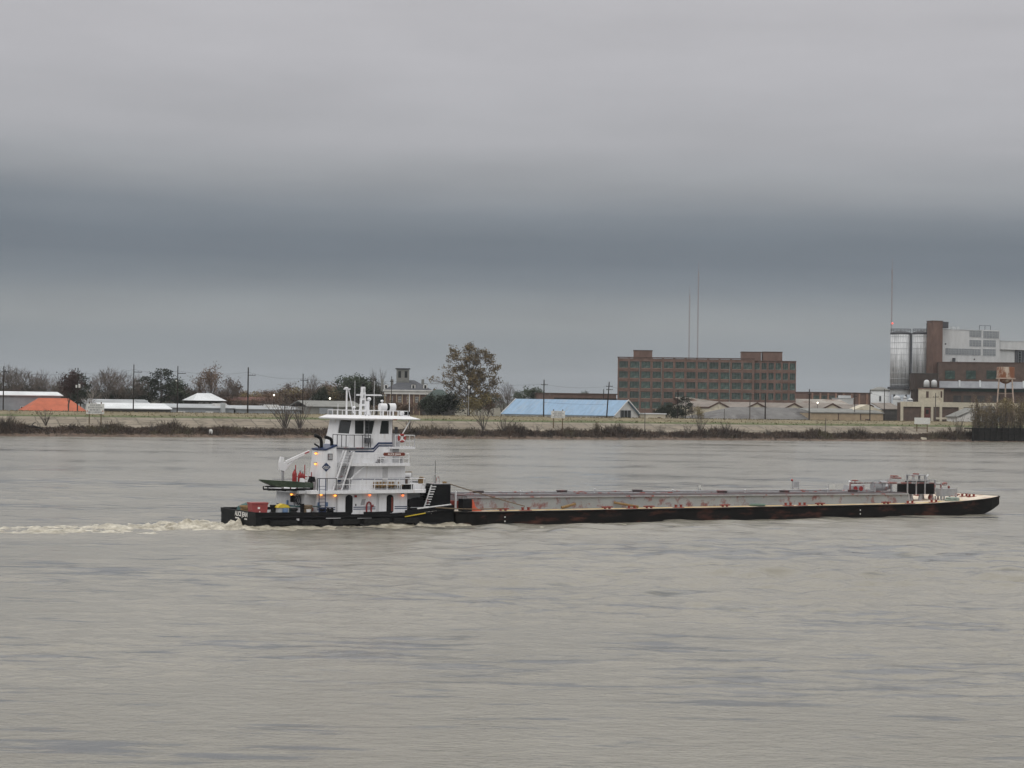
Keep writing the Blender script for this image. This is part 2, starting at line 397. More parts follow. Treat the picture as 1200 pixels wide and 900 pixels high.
def river_material():
    ma = bpy.data.materials.new('muddy_river_water'); ma.use_nodes = True
    nt = ma.node_tree; b = nt.nodes['Principled BSDF']; L = nt.links.new
    b.inputs['IOR'].default_value = 1.33
    t = nt.nodes.new('ShaderNodeTexCoord')
    def noise(scale, stretch, detail=4, rough=.55, rot=8):
        mp = nt.nodes.new('ShaderNodeMapping'); mp.inputs['Scale'].default_value = stretch
        mp.inputs['Rotation'].default_value = (0, 0, R(rot))
        L(t.outputs['Object'], mp.inputs[0])
        n = nt.nodes.new('ShaderNodeTexNoise'); n.inputs['Scale'].default_value = scale; n.inputs['Detail'].default_value = detail
        n.inputs['Roughness'].default_value = rough
        L(mp.outputs[0], n.inputs[0]); return n.outputs[0]
    def rng_(v, a, b_, c_, d_):
        n = nt.nodes.new('ShaderNodeMapRange')
        for k, q in enumerate((a, b_, c_, d_)): n.inputs[k + 1].default_value = q
        L(v, n.inputs[0]); return n.outputs[0]
    c = nt.nodes.new('ShaderNodeValToRGB'); e = c.color_ramp.elements
    e[0].position = .3; e[0].color = (.200, .186, .152, 1); e[1].position = .72; e[1].color = (.248, .232, .192, 1)
    L(noise(.05, (1, .5, 1), 5), c.inputs[0])
    # wind-ruffled silty water; narrow smoother streaks carry ripples' dark reflections painted into the colour
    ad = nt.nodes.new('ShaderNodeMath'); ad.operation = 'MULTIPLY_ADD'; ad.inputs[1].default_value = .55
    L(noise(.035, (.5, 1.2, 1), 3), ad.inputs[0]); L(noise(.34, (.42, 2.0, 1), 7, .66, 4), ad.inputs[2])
    dark_streak = rng_(ad.outputs[0], .81, .90, 0, 1)
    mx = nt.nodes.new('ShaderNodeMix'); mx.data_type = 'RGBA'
    L(dark_streak, mx.inputs[0]); L(c.outputs[0], mx.inputs[6]); mx.inputs[7].default_value = (.098, .100, .098, 1)
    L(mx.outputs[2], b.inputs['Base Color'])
    L(rng_(dark_streak, 0, 1, .20, .06), b.inputs['Roughness'])
    b1 = nt.nodes.new('ShaderNodeBump'); L(rng_(dark_streak, 0, 1, 1.0, .22), b1.inputs['Strength']); b1.inputs['Distance'].default_value = .16
    L(noise(1.0, (.7, 1, 1), 5, .62), b1.inputs['Height'])
    b2 = nt.nodes.new('ShaderNodeBump'); b2.inputs['Distance'].default_value = .05
    L(rng_(dark_streak, 0, 1, 1.0, .12), b2.inputs['Strength'])
    L(noise(4.0, (.75, 1, 1), 3), b2.inputs['Height']); L(b1.outputs[0], b2.inputs['Normal'])
    b3 = nt.nodes.new('ShaderNodeBump'); b3.inputs['Strength'].default_value = .8; b3.inputs['Distance'].default_value = .012
    L(noise(13.0, (.75, 1, 1), 2), b3.inputs['Height']); L(b2.outputs[0], b3.inputs['Normal'])
    L(b3.outputs[0], b.inputs['Normal'])
    return ma
M['water'] = river_material()
dep = np.concatenate([np.array([3000, 1800, 1100, 750, 600, 520]), np.arange(470, 30, -.55)])
ys = CAMH * F / dep
cs = np.concatenate([np.linspace(-1.6, -.34, 26)[:-1], np.linspace(-.34, .34, 760), np.linspace(.34, 1.6, 26)[1:]])
WY, WC = np.meshgrid(ys, cs, indexing='ij'); WX = WY * WC
dy = np.gradient(ys)[:, None]
WZ = np.zeros_like(WX)
patch = np.clip(.55 + .9 * smooth_noise(WX * .035, WY * .055, 3, 3), .1, 1.6)
for k in range(46):
    lam = .8 * (11.0 ** rng.uniform(0, 1)); a = R(90 + 8) + rng.normal(0, .60)      # crests lie roughly across the view
    ph = rng.uniform(0, 2 * PI); kk = 2 * PI / lam
    att = np.clip((lam / np.maximum(dy, .01) - 2.2) / 3, 0, 1)
    warp = .6 * lam * smooth_noise(WX / lam * .35, WY / lam * .35, 100 + k, 1)
    WZ += att * .0080 * lam ** .72 * np.sin(kk * (WX * math.cos(a) + WY * math.sin(a) + warp) + ph)
WZ *= patch
# hull wash: short diverging waves along the tow and behind it
TX = (WX - TOW.x) * TOW.H[0] + (WY - TOW.y) * TOW.H[1]; TY = (WX - TOW.x) * TOW.N[0] + (WY - TOW.y) * TOW.N[1]
near = np.exp(-np.clip(-TY - .5, 0, 99) / 7.0) * ((TX > -70) & (TX < 72) & (TY < 1))
WZ += near * .10 * np.sin(TX * .62 + TY * 1.3 + smooth_noise(TX * .3, TY * .3, 9, 2) * 2) * np.clip((2.6 / dy) - .3, 0, 1)
wake = np.exp(-((TY - 6.25) / 7.5) ** 2) * (TX < -22) * np.exp(-np.clip(-24 - TX, 0, 999) / 90)
WZ += wake * .10 * smooth_noise(TX * 1.1, TY * 1.3, 10, 3)
WZ = np.where(((TX > -24.2) & (TX < 66) & (TY > .2) & (TY < 12)), np.minimum(WZ, 0), WZ)
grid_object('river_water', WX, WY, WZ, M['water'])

# wake: churned, foamy water as real lumps
def foam_material():
    ma = bpy.data.materials.new('churned_foam'); ma.use_nodes = True
    nt = ma.node_tree; b = nt.nodes['Principled BSDF']; L = nt.links.new
    b.inputs['Roughness'].default_value = .45
    t = nt.nodes.new('ShaderNodeTexCoord')
    n = nt.nodes.new('ShaderNodeTexNoise'); n.inputs['Scale'].default_value = 1.1; n.inputs['Detail'].default_value = 8; n.inputs['Roughness'].default_value = .7
    L(t.outputs['Object'], n.inputs[0])
    c = nt.nodes.new('ShaderNodeValToRGB'); e = c.color_ramp.elements
    e[0].position = .40; e[0].color = (.235, .208, .155, 1); e[1].position = .68; e[1].color = (.66, .615, .51, 1)
    L(n.outputs[0], c.inputs[0]); L(c.outputs[0], b.inputs['Base Color'])
    bp = nt.nodes.new('ShaderNodeBump'); bp.inputs['Strength'].default_value = .8; bp.inputs['Distance'].default_value = .2
    L(n.outputs[0], bp.inputs['Height']); L(bp.outputs[0], b.inputs['Normal'])
    return ma
M['foam'] = foam_material()
def foam_patch(name, x0, x1, y0, y1, step, hfun):
    nx, ny = int((x1 - x0) / step), int((y1 - y0) / step)
    A, B = np.meshgrid(np.linspace(x0, x1, nx), np.linspace(y0, y1, ny))
    lump = smooth_noise(A * 1.5, B * 1.9, 31, 5) + .25 * smooth_noise(A * 4.2, B * 4.6, 33, 3)
    Z = hfun(A, B, lump)
    o = grid_object(name, A, B, Z, M['foam'], 'stuff')
    o.location = (TOW.x, TOW.y, 0); o.rotation_euler = (0, 0, TOW.a)
    return o
def stern_wash(A, B, l):
    s = np.clip(-24.3 - A, 0, 999)
    wid = 6.0 + s * .06
    mask = np.exp(-np.abs((B - 6.2) / wid) ** 3)
    amp = .62 * np.exp(-s / 11.0) + .36 * np.exp(-s / 60.0)
    rise = amp * (l * .75 + .22) * mask
    return rise - .06 - .25 * (1 - mask) - .10 * np.clip((s - 20) / 60, 0, 1)
setp(foam_patch('stern_wash_foam', -100, -24.3, -9, 22, .15, stern_wash), 'long pale churned wash trailing behind the towboat stern', 'foam')
def side_wash(A, B, l):
    edge = np.where(A < -3.6, 1.45, 0.0)
    dist = np.clip(edge - B, 0, 9)
    near_ = np.exp(-dist / .8) * np.where(A < -2, 1.0, np.exp(-(A + 2) / 6.0))
    bow = np.exp(-((A + 8.0) / 3.0) ** 2) * np.exp(-(dist / 1.6) ** 2) + np.exp(-((A + 1.5) / 2.2) ** 2) * np.exp(-(dist / 1.6) ** 2)
    swell = .30 * np.exp(-dist / .9) * np.where(A < -3.6, 1.0, .0)
    return swell + .34 * l * np.maximum(near_ * .6, bow) - .05 - .12 * np.clip(dist - 1.5, 0, 3)
setp(foam_patch('hull_side_foam', -25.6, 20, -2.6, 1.46, .11, side_wash), 'thin broken foam along the near side of the black hulls', 'foam')

# ------------------------------------------------------------------ the far shore
def zc(u, a, b): return a + (b - a) * np.clip((u + 160) / 360, 0, 1)   # heights drop a little towards the right
def shore_sheet(name, us, prof, ma, rough=0.0, seed=0):
    """prof: list of (v, z at left, z at right)"""
    us = np.asarray(us, float)
    V = np.zeros((len(prof), len(us))); U = np.zeros_like(V); Z = np.zeros_like(V)
    for i, (v, a, b) in enumerate(prof):
        U[i] = us; V[i] = v; Z[i] = zc(us, a, b)
    if rough: Z += rough * smooth_noise(U * .5, V * .8, seed, 4)
    o = grid_object(name, U, V, Z, ma)
    o.location = (SH.x, SH.y, 0); o.rotation_euler = (0, 0, SH.a)
    return o
def grass_material():
    ma = bpy.data.materials.new('dry_winter_grass'); ma.use_nodes = True
    nt = ma.node_tree; b = nt.nodes['Principled BSDF']; L = nt.links.new
    b.inputs['Roughness'].default_value = .95
    t = nt.nodes.new('ShaderNodeTexCoord')
    mp = nt.nodes.new('ShaderNodeMapping'); mp.inputs['Scale'].default_value = (.10, .5, .5); L(t.outputs['Object'], mp.inputs[0])
    n = nt.nodes.new('ShaderNodeTexNoise'); n.inputs['Scale'].default_value = 1; n.inputs['Detail'].default_value = 7; L(mp.outputs[0], n.inputs[0])
    c = nt.nodes.new('ShaderNodeValToRGB'); e = c.color_ramp.elements
    e[0].position = .32; e[0].color = (.140, .115, .066, 1); e[1].position = .7; e[1].color = (.225, .188, .112, 1)
    L(n.outputs[0], c.inputs[0])
    s = nt.nodes.new('ShaderNodeSeparateXYZ'); L(t.outputs['Object'], s.inputs[0])
    add = nt.nodes.new('ShaderNodeMath'); add.operation = 'MULTIPLY_ADD'; add.inputs[1].default_value = 5.0; L(n.outputs[0], add.inputs[0]); L(s.outputs[1], add.inputs[2])
    m_ = nt.nodes.new('ShaderNodeMapRange'); m_.inputs[1].default_value = 26.6; m_.inputs[2].default_value = 28.6; m_.inputs[3].default_value = 1; m_.inputs[4].default_value = 0
    L(add.outputs[0], m_.inputs[0])
    mx = nt.nodes.new('ShaderNodeMix'); mx.data_type = 'RGBA'; L(m_.outputs[0], mx.inputs[0]); L(c.outputs[0], mx.inputs[6]); mx.inputs[7].default_value = (.088, .105, .042, 1)
    L(mx.outputs[2], b.inputs['Base Color'])
    return ma
def concrete_material():
    ma = bpy.data.materials.new('stained_concrete_slabs'); ma.use_nodes = True
    nt = ma.node_tree; b = nt.nodes['Principled BSDF']; L = nt.links.new
    b.inputs['Roughness'].default_value = .9
    t = nt.nodes.new('ShaderNodeTexCoord')
    mp = nt.nodes.new('ShaderNodeMapping'); L(t.outputs['Object'], mp.inputs[0])
    br = nt.nodes.new('ShaderNodeTexBrick'); br.inputs['Scale'].default_value = 1.0
    br.inputs['Brick Width'].default_value = 6.1; br.inputs['Row Height'].default_value = 5.0; br.inputs['Mortar Size'].default_value = .22; br.offset = 0.0
    br.inputs['Color1'].default_value = (.195, .162, .122, 1); br.inputs['Color2'].default_value = (.25, .212, .163, 1); br.inputs['Mortar'].default_value = (.10, .085, .06, 1)
    n0 = nt.nodes.new('ShaderNodeTexNoise'); n0.inputs['Scale'].default_value = .35; n0.inputs['Detail'].default_value = 4; L(t.outputs['Object'], n0.inputs[0])
    v = nt.nodes.new('ShaderNodeVectorMath'); v.operation = 'MULTIPLY_ADD'; v.inputs[1].default_value = (1.6, 1.6, 0)
    L(n0.outputs['Color'], v.inputs[0]); L(mp.outputs[0], v.inputs[2]); L(v.outputs[0], br.inputs[0])
    n = nt.nodes.new('ShaderNodeTexNoise'); n.inputs['Scale'].default_value = .22; n.inputs['Detail'].default_value = 8; n.inputs['Roughness'].default_value = .65; L(t.outputs['Object'], n.inputs[0])
    m_ = nt.nodes.new('ShaderNodeMapRange'); m_.inputs[1].default_value = .50; m_.inputs[2].default_value = .68; L(n.outputs[0], m_.inputs[0])
    mx = nt.nodes.new('ShaderNodeMix'); mx.data_type = 'RGBA'; L(m_.outputs[0], mx.inputs[0]); L(br.outputs[0], mx.inputs[6]); mx.inputs[7].default_value = (.105, .088, .06, 1)
    L(mx.outputs[2], b.inputs['Base Color'])
    return ma
M['grass'] = grass_material(); M['concrete'] = concrete_material()
M['mud'] = mat('wet_mud_and_rubble', (.105, .068, .045), .85, .45, .5, spots=(.20, .16, .12), spot_scale=.8, spot_lo=.60, spot_hi=.68)
M['land'] = mat('rough_ground', (.13, .115, .075), .95, .3, .05)
US = np.arange(-700, 1101, 2.0)
shore_sheet('mud_bank', US, [(-40, -4, -4), (-6, -.8, -.8), (0, -.05, -.05), (2, .55, .5), (4, .9, .8), (6, 1.3, 1.15), (8, 1.9, 1.7), (10.05, 2.5, 2.2)], M['mud'], .16, 4)
shore_sheet('concrete_revetment', US, [(10.0, 2.55, 2.25), (14, 3.5, 3.05), (18, 4.5, 3.95), (22.0, 5.6, 4.85), (22.4, 5.5, 4.7)], M['concrete'])
shore_sheet('levee_grass', US, [(22.2, 5.5, 4.72), (23, 5.72, 4.97), (26, 6.3, 5.75), (29, 6.85, 6.4), (31, 7.05, 6.65), (36, 7.1, 6.7), (46, 4.5, 4.4), (50, 3.95, 3.95)], M['grass'], .05, 5)
shore_sheet('ground', np.concatenate([[-4500, -1500], US[::20], [1500, 4500]]), [(49.5, 4.0, 4.0), (200, 4, 4), (1000, 4, 4), (2500, 4, 4), (5000, 4, 4)], M['land'])
GZ = 4.0

def top_z(u, v): # levee surface height, for things standing on it
    prof = [(0, 0, 0), (4, .9, .8), (10, 2.5, 2.2), (22, 5.6, 4.85), (26, 6.3, 5.75), (31, 7.05, 6.65), (36, 7.1, 6.7), (46, 4.5, 4.4), (50, 4, 4), (9999, 4, 4)]
    for (v0, a0, b0), (v1, a1, b1) in zip(prof, prof[1:]):
        if v <= v1:
            t = (v - v0) / (v1 - v0); return float(zc(np.float64(u), a0 + (a1 - a0) * t, b0 + (b1 - b0) * t))
    return 4.0

# dead brush and creeper along the water's edge
def brush():
    r = random.Random(5); mb = MB()
    def hump(u): return .5 + .5 * math.sin(u * .21 + 3 * math.sin(u * .05)) * math.sin(u * .077 + 1)
    n = 0
    while n < 19000:
        u = r.uniform(-230, 300); v = r.triangular(.8, 11.5, 6.5)
        dens = .6 + .5 * math.sin(u * .11 + 1) * math.sin(u * .043 + 2) + .25 * math.sin(u * .31)
        if v < 2.5 and r.random() > .3: continue
        if r.random() > dens + .35: continue
        n += 1
        h = r.uniform(.45, 1.5) * (.50 + 1.5 * hump(u) ** 2) * (1.2 if 4 < v < 9 else .7)
        z = top_z(u, v) - .1; lean = Vector((r.gauss(0, .45), r.gauss(0, .35), 1))
        for _ in range(2):                               # arching canes
            a = r.uniform(0, 6.28); w = r.uniform(.025, .06); e = Vector((math.cos(a), math.sin(a), 0)) * r.uniform(.3, 1.2) * h + Vector((0, 0, h * r.uniform(.8, 1.5)))
            p = Vector((u, v, z)); m_ = p + e * .6 + Vector((0, 0, h * .25)); q = p + e
            mb.quad((p.x - w, p.y, p.z), (p.x + w, p.y, p.z), (m_.x + w, m_.y, m_.z), q, (m_.x - w, m_.y, m_.z))
        for _ in range(3):                               # dead leaf clots
            c = Vector((u, v, z)) + lean * h * r.uniform(.1, .8) + Vector((r.gauss(0, .3), r.gauss(0, .3), 0)); s = r.uniform(.12, .34)
            a = Vector((r.gauss(0, 1), r.gauss(0, 1), r.gauss(0, .8))).normalized() * s; b = a.orthogonal().normalized() * s * r.uniform(.5, 1)
            mb.quad(c - a, c - b, c + a, c + b)
    o = mb.build('riverbank_brush', M['brush'], None, (SH.x, SH.y, 0), SH.a, kind='stuff')
    setp(o, 'low tangle of dead brown brush along the far waterline', 'brush')
brush()
def rubble():
    r = random.Random(8); mb = MB()
    for _ in range(900):
        u = r.uniform(-230, 300); v = r.uniform(.2, 3.2); s = r.uniform(.12, .4); z = top_z(u, v)
        pts = [Vector((r.uniform(-1, 1), r.uniform(-1, 1), r.uniform(-.3, .8))) * s for _ in range(6)]
        c = Vector((u, v, z))
        n = len(mb.v); base = [(-1, -1, -.4), (1, -1, -.3), (1.1, 1, -.4), (-1, .9, -.4), (-.6, -.7, .5), (.7, -.5, .6), (.6, .7, .45), (-.7, .6, .55)]
        for b in base: mb.v.append((u + s * b[0] * r.uniform(.7, 1.3), v + s * b[1] * r.uniform(.7, 1.3), z + s * b[2] * r.uniform(.7, 1.3)))
        for f in ((0, 3, 2, 1), (4, 5, 6, 7), (0, 1, 5, 4), (1, 2, 6, 5), (2, 3, 7, 6), (3, 0, 4, 7)): mb.f.append(tuple(n + i for i in f))
    o = mb.build('bank_rubble', mat('broken_rubble', (.16, .12, .09), .9, .4, .3), None, (SH.x, SH.y, 0), SH.a, kind='stuff')
    setp(o, 'broken rubble and driftwood scraps at the far water edge', 'rubble')
rubble()
def tufts():
    r = random.Random(9); mb = MB()
    for _ in range(9000):
        u = r.uniform(-230, 300); v = 33 + r.gauss(0, 3.0) if r.random() < .7 else r.uniform(23, 30)
        if not 22.5 < v < 40: continue
        z = top_z(u, v) - .05; h = r.uniform(.15, .5) ; a = r.uniform(0, PI); w = r.uniform(.1, .4); dx, dy_ = math.cos(a) * w, math.sin(a) * w
        mb.quad((u - dx, v - dy_, z), (u + dx, v + dy_, z), (u + r.gauss(0, .2), v, z + h))
    o = mb.build('levee_tall_grass', M['grass'], None, (SH.x, SH.y, 0), SH.a, kind='stuff')
    setp(o, 'dry winter grass standing along the levee crest', 'grass')
tufts()

# ------------------------------------------------------------------ trees
def grow(r, H, spread, levels, wood, fine, tips, split=(3, 5), up=.55, trunk_h=.28, rad=None, lean=0.0, thin=1.0):
    rad = rad or H * .018
    def limb(p, d, ln, rr, lev):
        pts = [p.copy()]; rads = [rr]; n = 3 if lev > 1 else 2
        q = p.copy(); dd = d.copy()
        for i in range(n):
            dd = (dd + Vector((r.gauss(0, .16), r.gauss(0, .16), r.gauss(.06, .10)))).normalized()
            q = q + dd * ln / n; pts.append(q.copy()); rads.append(rr * (1 - .45 * (i + 1) / n))
        (wood if lev > 1 else fine).tube(pts, rads, 5 if lev > 2 else 3, cap=False)
        if lev == 0:
            tips.append(q); return
        for i in range(r.randint(*split)):
            k = r.uniform(.35, 1.0) if i else 1.0
            j = min(n - 1, int(k * n)); base = pts[j].lerp(pts[j + 1], min(1, k * n - j)) if j < n else pts[-1]
            ang = r.uniform(0, 2 * PI); tilt = r.uniform(.35, .85) * spread if i else r.uniform(.05, .35)
            side = dd.orthogonal().normalized(); side.rotate(Matrix.Rotation(ang, 3, dd))
            nd = (dd * math.cos(tilt) + side * math.sin(tilt) + Vector((0, 0, up * .25))).normalized()
            limb(base, nd, ln * r.uniform(.58, .80), rads[-1] * r.uniform(.6, .85) * thin + .012, lev - 1)
    top = Vector((lean * H, 0, H * trunk_h))
    wood.tube([(0, 0, -.3), (lean * H * .4, 0, H * trunk_h * .5), top], [rad * 1.25, rad, rad * .85], 7)
    ln = H * (1 - trunk_h) / (1 + .69 + .48 + (.33 if levels > 2 else 0) + (.2 if levels > 3 else 0)) * 1.02
    for i in range(r.randint(3, 4)):
        ang = 2 * PI * i / 3.5 + r.uniform(-.4, .4); t = r.uniform(.15, .62) * spread if i else .1
        limb(top - Vector((0, 0, r.uniform(0, .12) * H * (1 if i else 0))), Vector((math.cos(ang) * math.sin(t), math.sin(ang) * math.sin(t), math.cos(t))), ln * r.uniform(.8, 1.05), rad * .62, levels)
def leaves(r, mb, tips, n, rad, size, flat=.8):
    for t in tips:
        for _ in range(n):
            c = t + Vector((r.gauss(0, rad), r.gauss(0, rad), r.gauss(0, rad * flat)))
            a = Vector((r.gauss(0, 1), r.gauss(0, 1), r.gauss(0, .7))).normalized(); b = a.orthogonal().normalized()
            b.rotate(Matrix.Rotation(r.uniform(0, 6.28), 3, a)); s = size * r.uniform(.6, 1.3); a = a * s; b = b * s * .7
            mb.quad(c - a, c - b, c + a, c + b)
def tree_mesh(kind, seed):
    r = random.Random(seed); wood, fine, crown, tips = MB(), MB(), MB(), []
    H = 14.0
    if kind == 'bare':
        grow(r, H, 1.0, 4, wood, fine, tips, (3, 4), rad=.20); return wood.mesh('trunk', M['bark']), fine.mesh('crown', M['twig'])
    if kind == 'palebare':
        grow(r, H, 1.15, 3, wood, fine, tips, (3, 4), rad=.26); return wood.mesh('trunk', M['palebark']), fine.mesh('crown', M['palebark'])
    if kind == 'sparse':      # winter tree with some russet leaves left
        grow(r, H, .8, 3, wood, fine, tips, (3, 5), rad=.22); wood.v, wood.f, = wood.v, wood.f
        leaves(r, fine, tips, 5, .55, .20); return wood.mesh('trunk', M['bark']), fine.mesh('crown', M['russetleaf'])
    if kind == 'darkred':
        grow(r, H, .62, 3, wood, fine, tips, (4, 5), rad=.24, trunk_h=.2); leaves(r, fine, tips, 10, .55, .24); return wood.mesh('trunk', M['bark']), fine.mesh('crown', M['darkred'])
    if kind == 'round':       # broadleaf evergreen
        grow(r, H, 1.0, 3, wood, fine, tips, (3, 5), rad=.28, trunk_h=.22); leaves(r, fine, tips, 16, .62, .26); return wood.mesh('trunk', M['bark']), fine.mesh('crown', M['greenleaf'])
    if kind == 'pine':
        wood.tube([(0, 0, -.3), (.1, 0, 7), (0, .1, 13.5)], [.28, .2, .06], 7)
        for i in range(46):
            z = r.uniform(4.5, 13.6); k = 1 - ((z - 9.5) / 6.0) ** 2; ang = r.uniform(0, 6.28); ln = 3.4 * max(.25, k) * r.uniform(.6, 1.1)
            e = Vector((math.cos(ang) * ln, math.sin(ang) * ln, z + ln * .25))
            wood.tube([(0, 0, z), e], [.07, .03], 4); leaves(r, crown, [e, e * .75 + Vector((0, 0, z * .25))], 22, .55, .24, .6)
        return wood.mesh('trunk', M['bark']), crown.mesh('crown', M['darkgreen'])
    if kind == 'dense':
        grow(r, H, 1.2, 3, wood, fine, tips, (4, 5), rad=.3, trunk_h=.1); leaves(r, fine, tips, 14, .8, .30); return wood.mesh('trunk', M['bark']), fine.mesh('crown', M['darkgreen'])
    if kind == 'bush':
        for i in range(16):
            ang = r.uniform(0, 6.28); t = r.uniform(.05, .75); ln = r.uniform(8, 14)
            e = Vector((math.cos(ang) * math.sin(t), math.sin(ang) * math.sin(t), math.cos(t))) * ln; mid = e * .5 + Vector((r.gauss(0, .5), r.gauss(0, .5), .6))
            wood.tube([(r.gauss(0, .3), r.gauss(0, .3), -.3), mid, e], [.22, .13, .05], 4)
            for _ in range(6):
                k = r.uniform(.35, 1); p = e * k; q = p + Vector((r.gauss(0, 1), r.gauss(0, 1), r.uniform(.8, 2.2))) * 1.1
                fine.tube([p, q], [.07, .03], 3); tips.append(q)
        return wood.mesh('trunk', M['bark']), fine.mesh('crown', M['twig'])
    if kind == 'willow':
        for i in range(34):
            ang = r.uniform(0, 6.28); t = r.uniform(.02, .34); ln = r.uniform(8, 14)
            b = Vector((r.gauss(0, 1.2), r.gauss(0, .8), -.3)); e = b + Vector((math.cos(ang) * math.sin(t), math.sin(ang) * math.sin(t), math.cos(t))) * ln
            wood.tube([b, b.lerp(e, .5) + Vector((r.gauss(0, .25), 0, 0)), e], [.13, .08, .03], 4)
            for _ in range(9):
                k = r.uniform(.25, 1); p = b.lerp(e, k); q = p + Vector((r.gauss(0, .5), r.gauss(0, .5), r.uniform(.5, 1.4))); fine.tube([p, q], [.04, .02], 3); tips.append(q)
        leaves(r, fine, tips, 7, .45, .20); return wood.mesh('trunk', M['bark']), fine.mesh('crown', M['olive'])
    if kind == 'yellow':
        grow(r, H, 1.0, 3, wood, fine, tips, (3, 5), rad=.2, trunk_h=.15); leaves(r, fine, tips, 7, .6, .26); return wood.mesh('trunk', M['bark']), fine.mesh('crown', M['yellowleaf'])
TM = {}
def tree(px, top, v, kind, label, group=None, wide=1.0, var=0, base_py=None, name=None, cat='tree', crown_mat=None):
    key = (kind, var)
    if key not in TM: TM[key] = tree_mesh(kind, hash_seed(kind) + var)
    u = SH.X(px, v, top); zb = top_z(u, v)
    h = SH.Z(px, top, v) - zb
    s = h / ACT.setdefault(key, max(p.co.z for p in TM[key][1].vertices))
    nm = name or {'bare': 'bare_tree', 'palebare': 'bare_tree', 'sparse': 'russet_tree', 'darkred': 'reddish_tree', 'round': 'broadleaf_tree', 'pine': 'pine_tree', 'dense': 'evergreen_tree', 'bush': 'bare_shrub', 'willow': 'willow_shrub', 'yellow': 'yellowing_tree'}[kind]
    x, y, _ = SH.w(u, v); r = random.Random(int(px * 7 + top))
    o = thing(nm, label, cat, (x, y, zb), r.uniform(0, 6.28), group)
    o.scale = (s * wide, s * wide, s)
    inst('trunk', TM[key][0], o); c = inst('crown', TM[key][1], o)
    return o
ACT = {}
def hash_seed(k): return sum(ord(c) * (i + 3) for i, c in enumerate(k))
G1 = 'leafless trees behind the grey warehouse'
for i, (px, tp) in enumerate([(-8, 430), (8, 424), (20, 429), (33, 428), (46, 433), (57, 437), (68, 440)]):
    tree(px, tp, 175 + 9 * (i % 3), 'bare', 'leafless grey tree in the row behind the grey warehouse with the white roof', G1, 1.15, i % 3)
G1b = 'low evergreens behind the grey warehouse'
for i, (px, tp) in enumerate([(0, 446), (15, 449), (30, 447), (45, 449), (60, 450), (72, 447)]):
    tree(px, tp, 205 + 5 * (i % 2), 'dense', 'dull dark evergreen in the low mass behind the leafless trees and grey warehouse', G1b, 1.3, i % 2)
tree(81, 431, 76, 'darkred', 'dark reddish leafy tree standing against the orange roof', None, .85)
tree(95, 437, 130, 'pine', 'dark green tree half hidden behind the reddish tree by the orange roof', None, 1.0)
tree(107, 452, 92, 'palebare', 'pale limbed bare tree leaning beside the small sign on the levee', None, 1.2)
G2 = 'leafless trees behind the white warehouses'
for i, (px, tp) in enumerate([(116, 432), (126, 427), (138, 430), (147, 436), (160, 441)]):
    tree(px, tp, 170 + 8 * (i % 3), 'bare', 'leafless tree in the clump behind the white warehouse roofs, left of the pines', G2, 1.2, i % 3)
G2c = 'leafless trees right of the pines'
for i, (px, tp) in enumerate([(208, 449), (219, 452), (228, 450), (257, 447), (268, 446)]):
    tree(px, tp, 185 + 6 * (i % 2), 'bare', 'leafless brown tree in the thin stretch behind the white hipped roof', G2c, 1.5, i % 3)
G2b = 'dark evergreens behind the white warehouses'
for i, (px, tp) in enumerate([(100, 452), (112, 454), (124, 452), (137, 454), (150, 453), (163, 449)]):
    tree(px, tp, 195, 'dense', 'dark evergreen in the low mass behind the white warehouses, left of the pines', G2b, 1.3, i % 2)
tree(189, 431, 165, 'pine', 'tallest green pine, with a rounded top above the white roofs', None, 1.25)
tree(174, 440, 178, 'pine', 'darker pine crowding the left side of the tallest pine', None, 1.3)
tree(200, 441, 180, 'round', 'dark green broadleaf tree on the right side of the tallest pine', None, 1.2)
tree(214, 447, 230, 'dense', 'low dark evergreen between the pines and the white hipped roof', None, 1.5)
tree(247, 421, 170, 'sparse', 'tall russet winter tree rising behind the white hipped roof', None, .95)
tree(236, 436, 180, 'sparse', 'shorter russet tree on the left of the tall russet tree', None, .9, 1)
tree(276, 440, 190, 'sparse', 'thin russet tree between the tall russet tree and the utility pole', None, .8, 2)
G3b = 'brown trees before the red building'
for i, (px, tp) in enumerate([(270, 461), (279, 465), (290, 466), (302, 463), (313, 464), (322, 460)]):
    tree(px, tp, 165 + 5 * (i % 2), 'bare' if i % 3 == 1 else 'sparse', 'thin brown tree standing in front of the long red building', G3b, 1.7, i % 3)
G3 = 'russet trees behind the red building'
for i, (px, tp) in enumerate([(262, 452), (284, 455), (296, 458), (305, 457), (316, 459), (326, 456)]):
    tree(px, tp, 240 + 10 * (i % 2), 'sparse', 'low russet tree in the band behind the long red building', G3, 1.6, i % 3)
G4 = 'brown trees left of the towboat stack'
for i, (px, tp) in enumerate([(333, 449), (342, 446), (350, 452), (372, 452), (382, 446), (396, 444), (405, 450)]):
    tree(px, tp, 200 + 12 * (i % 2), 'sparse', 'brown winter tree in the thicket above the grey green warehouse', G4, 1.3, i % 3)
tree(366, 436, 180, 'bare', 'tall bare tree just left of the towboat pilothouse', None, .8, 1)
tree(377, 449, 170, 'dense', 'small dark evergreen in the thicket above the grey green warehouse', None, .8, 1)
tree(420, 436, 180, 'round', 'round green tree directly behind the towboat mast', None, 1.25, 1)
tree(434, 440, 185, 'dense', 'darker evergreen touching the right of the round green tree', None, 1.0)
tree(441, 429, 175, 'bare', 'narrow bare tree between the towboat mast and the mansion', None, .45, 2)
G4b = 'brown undergrowth left of the pilothouse'
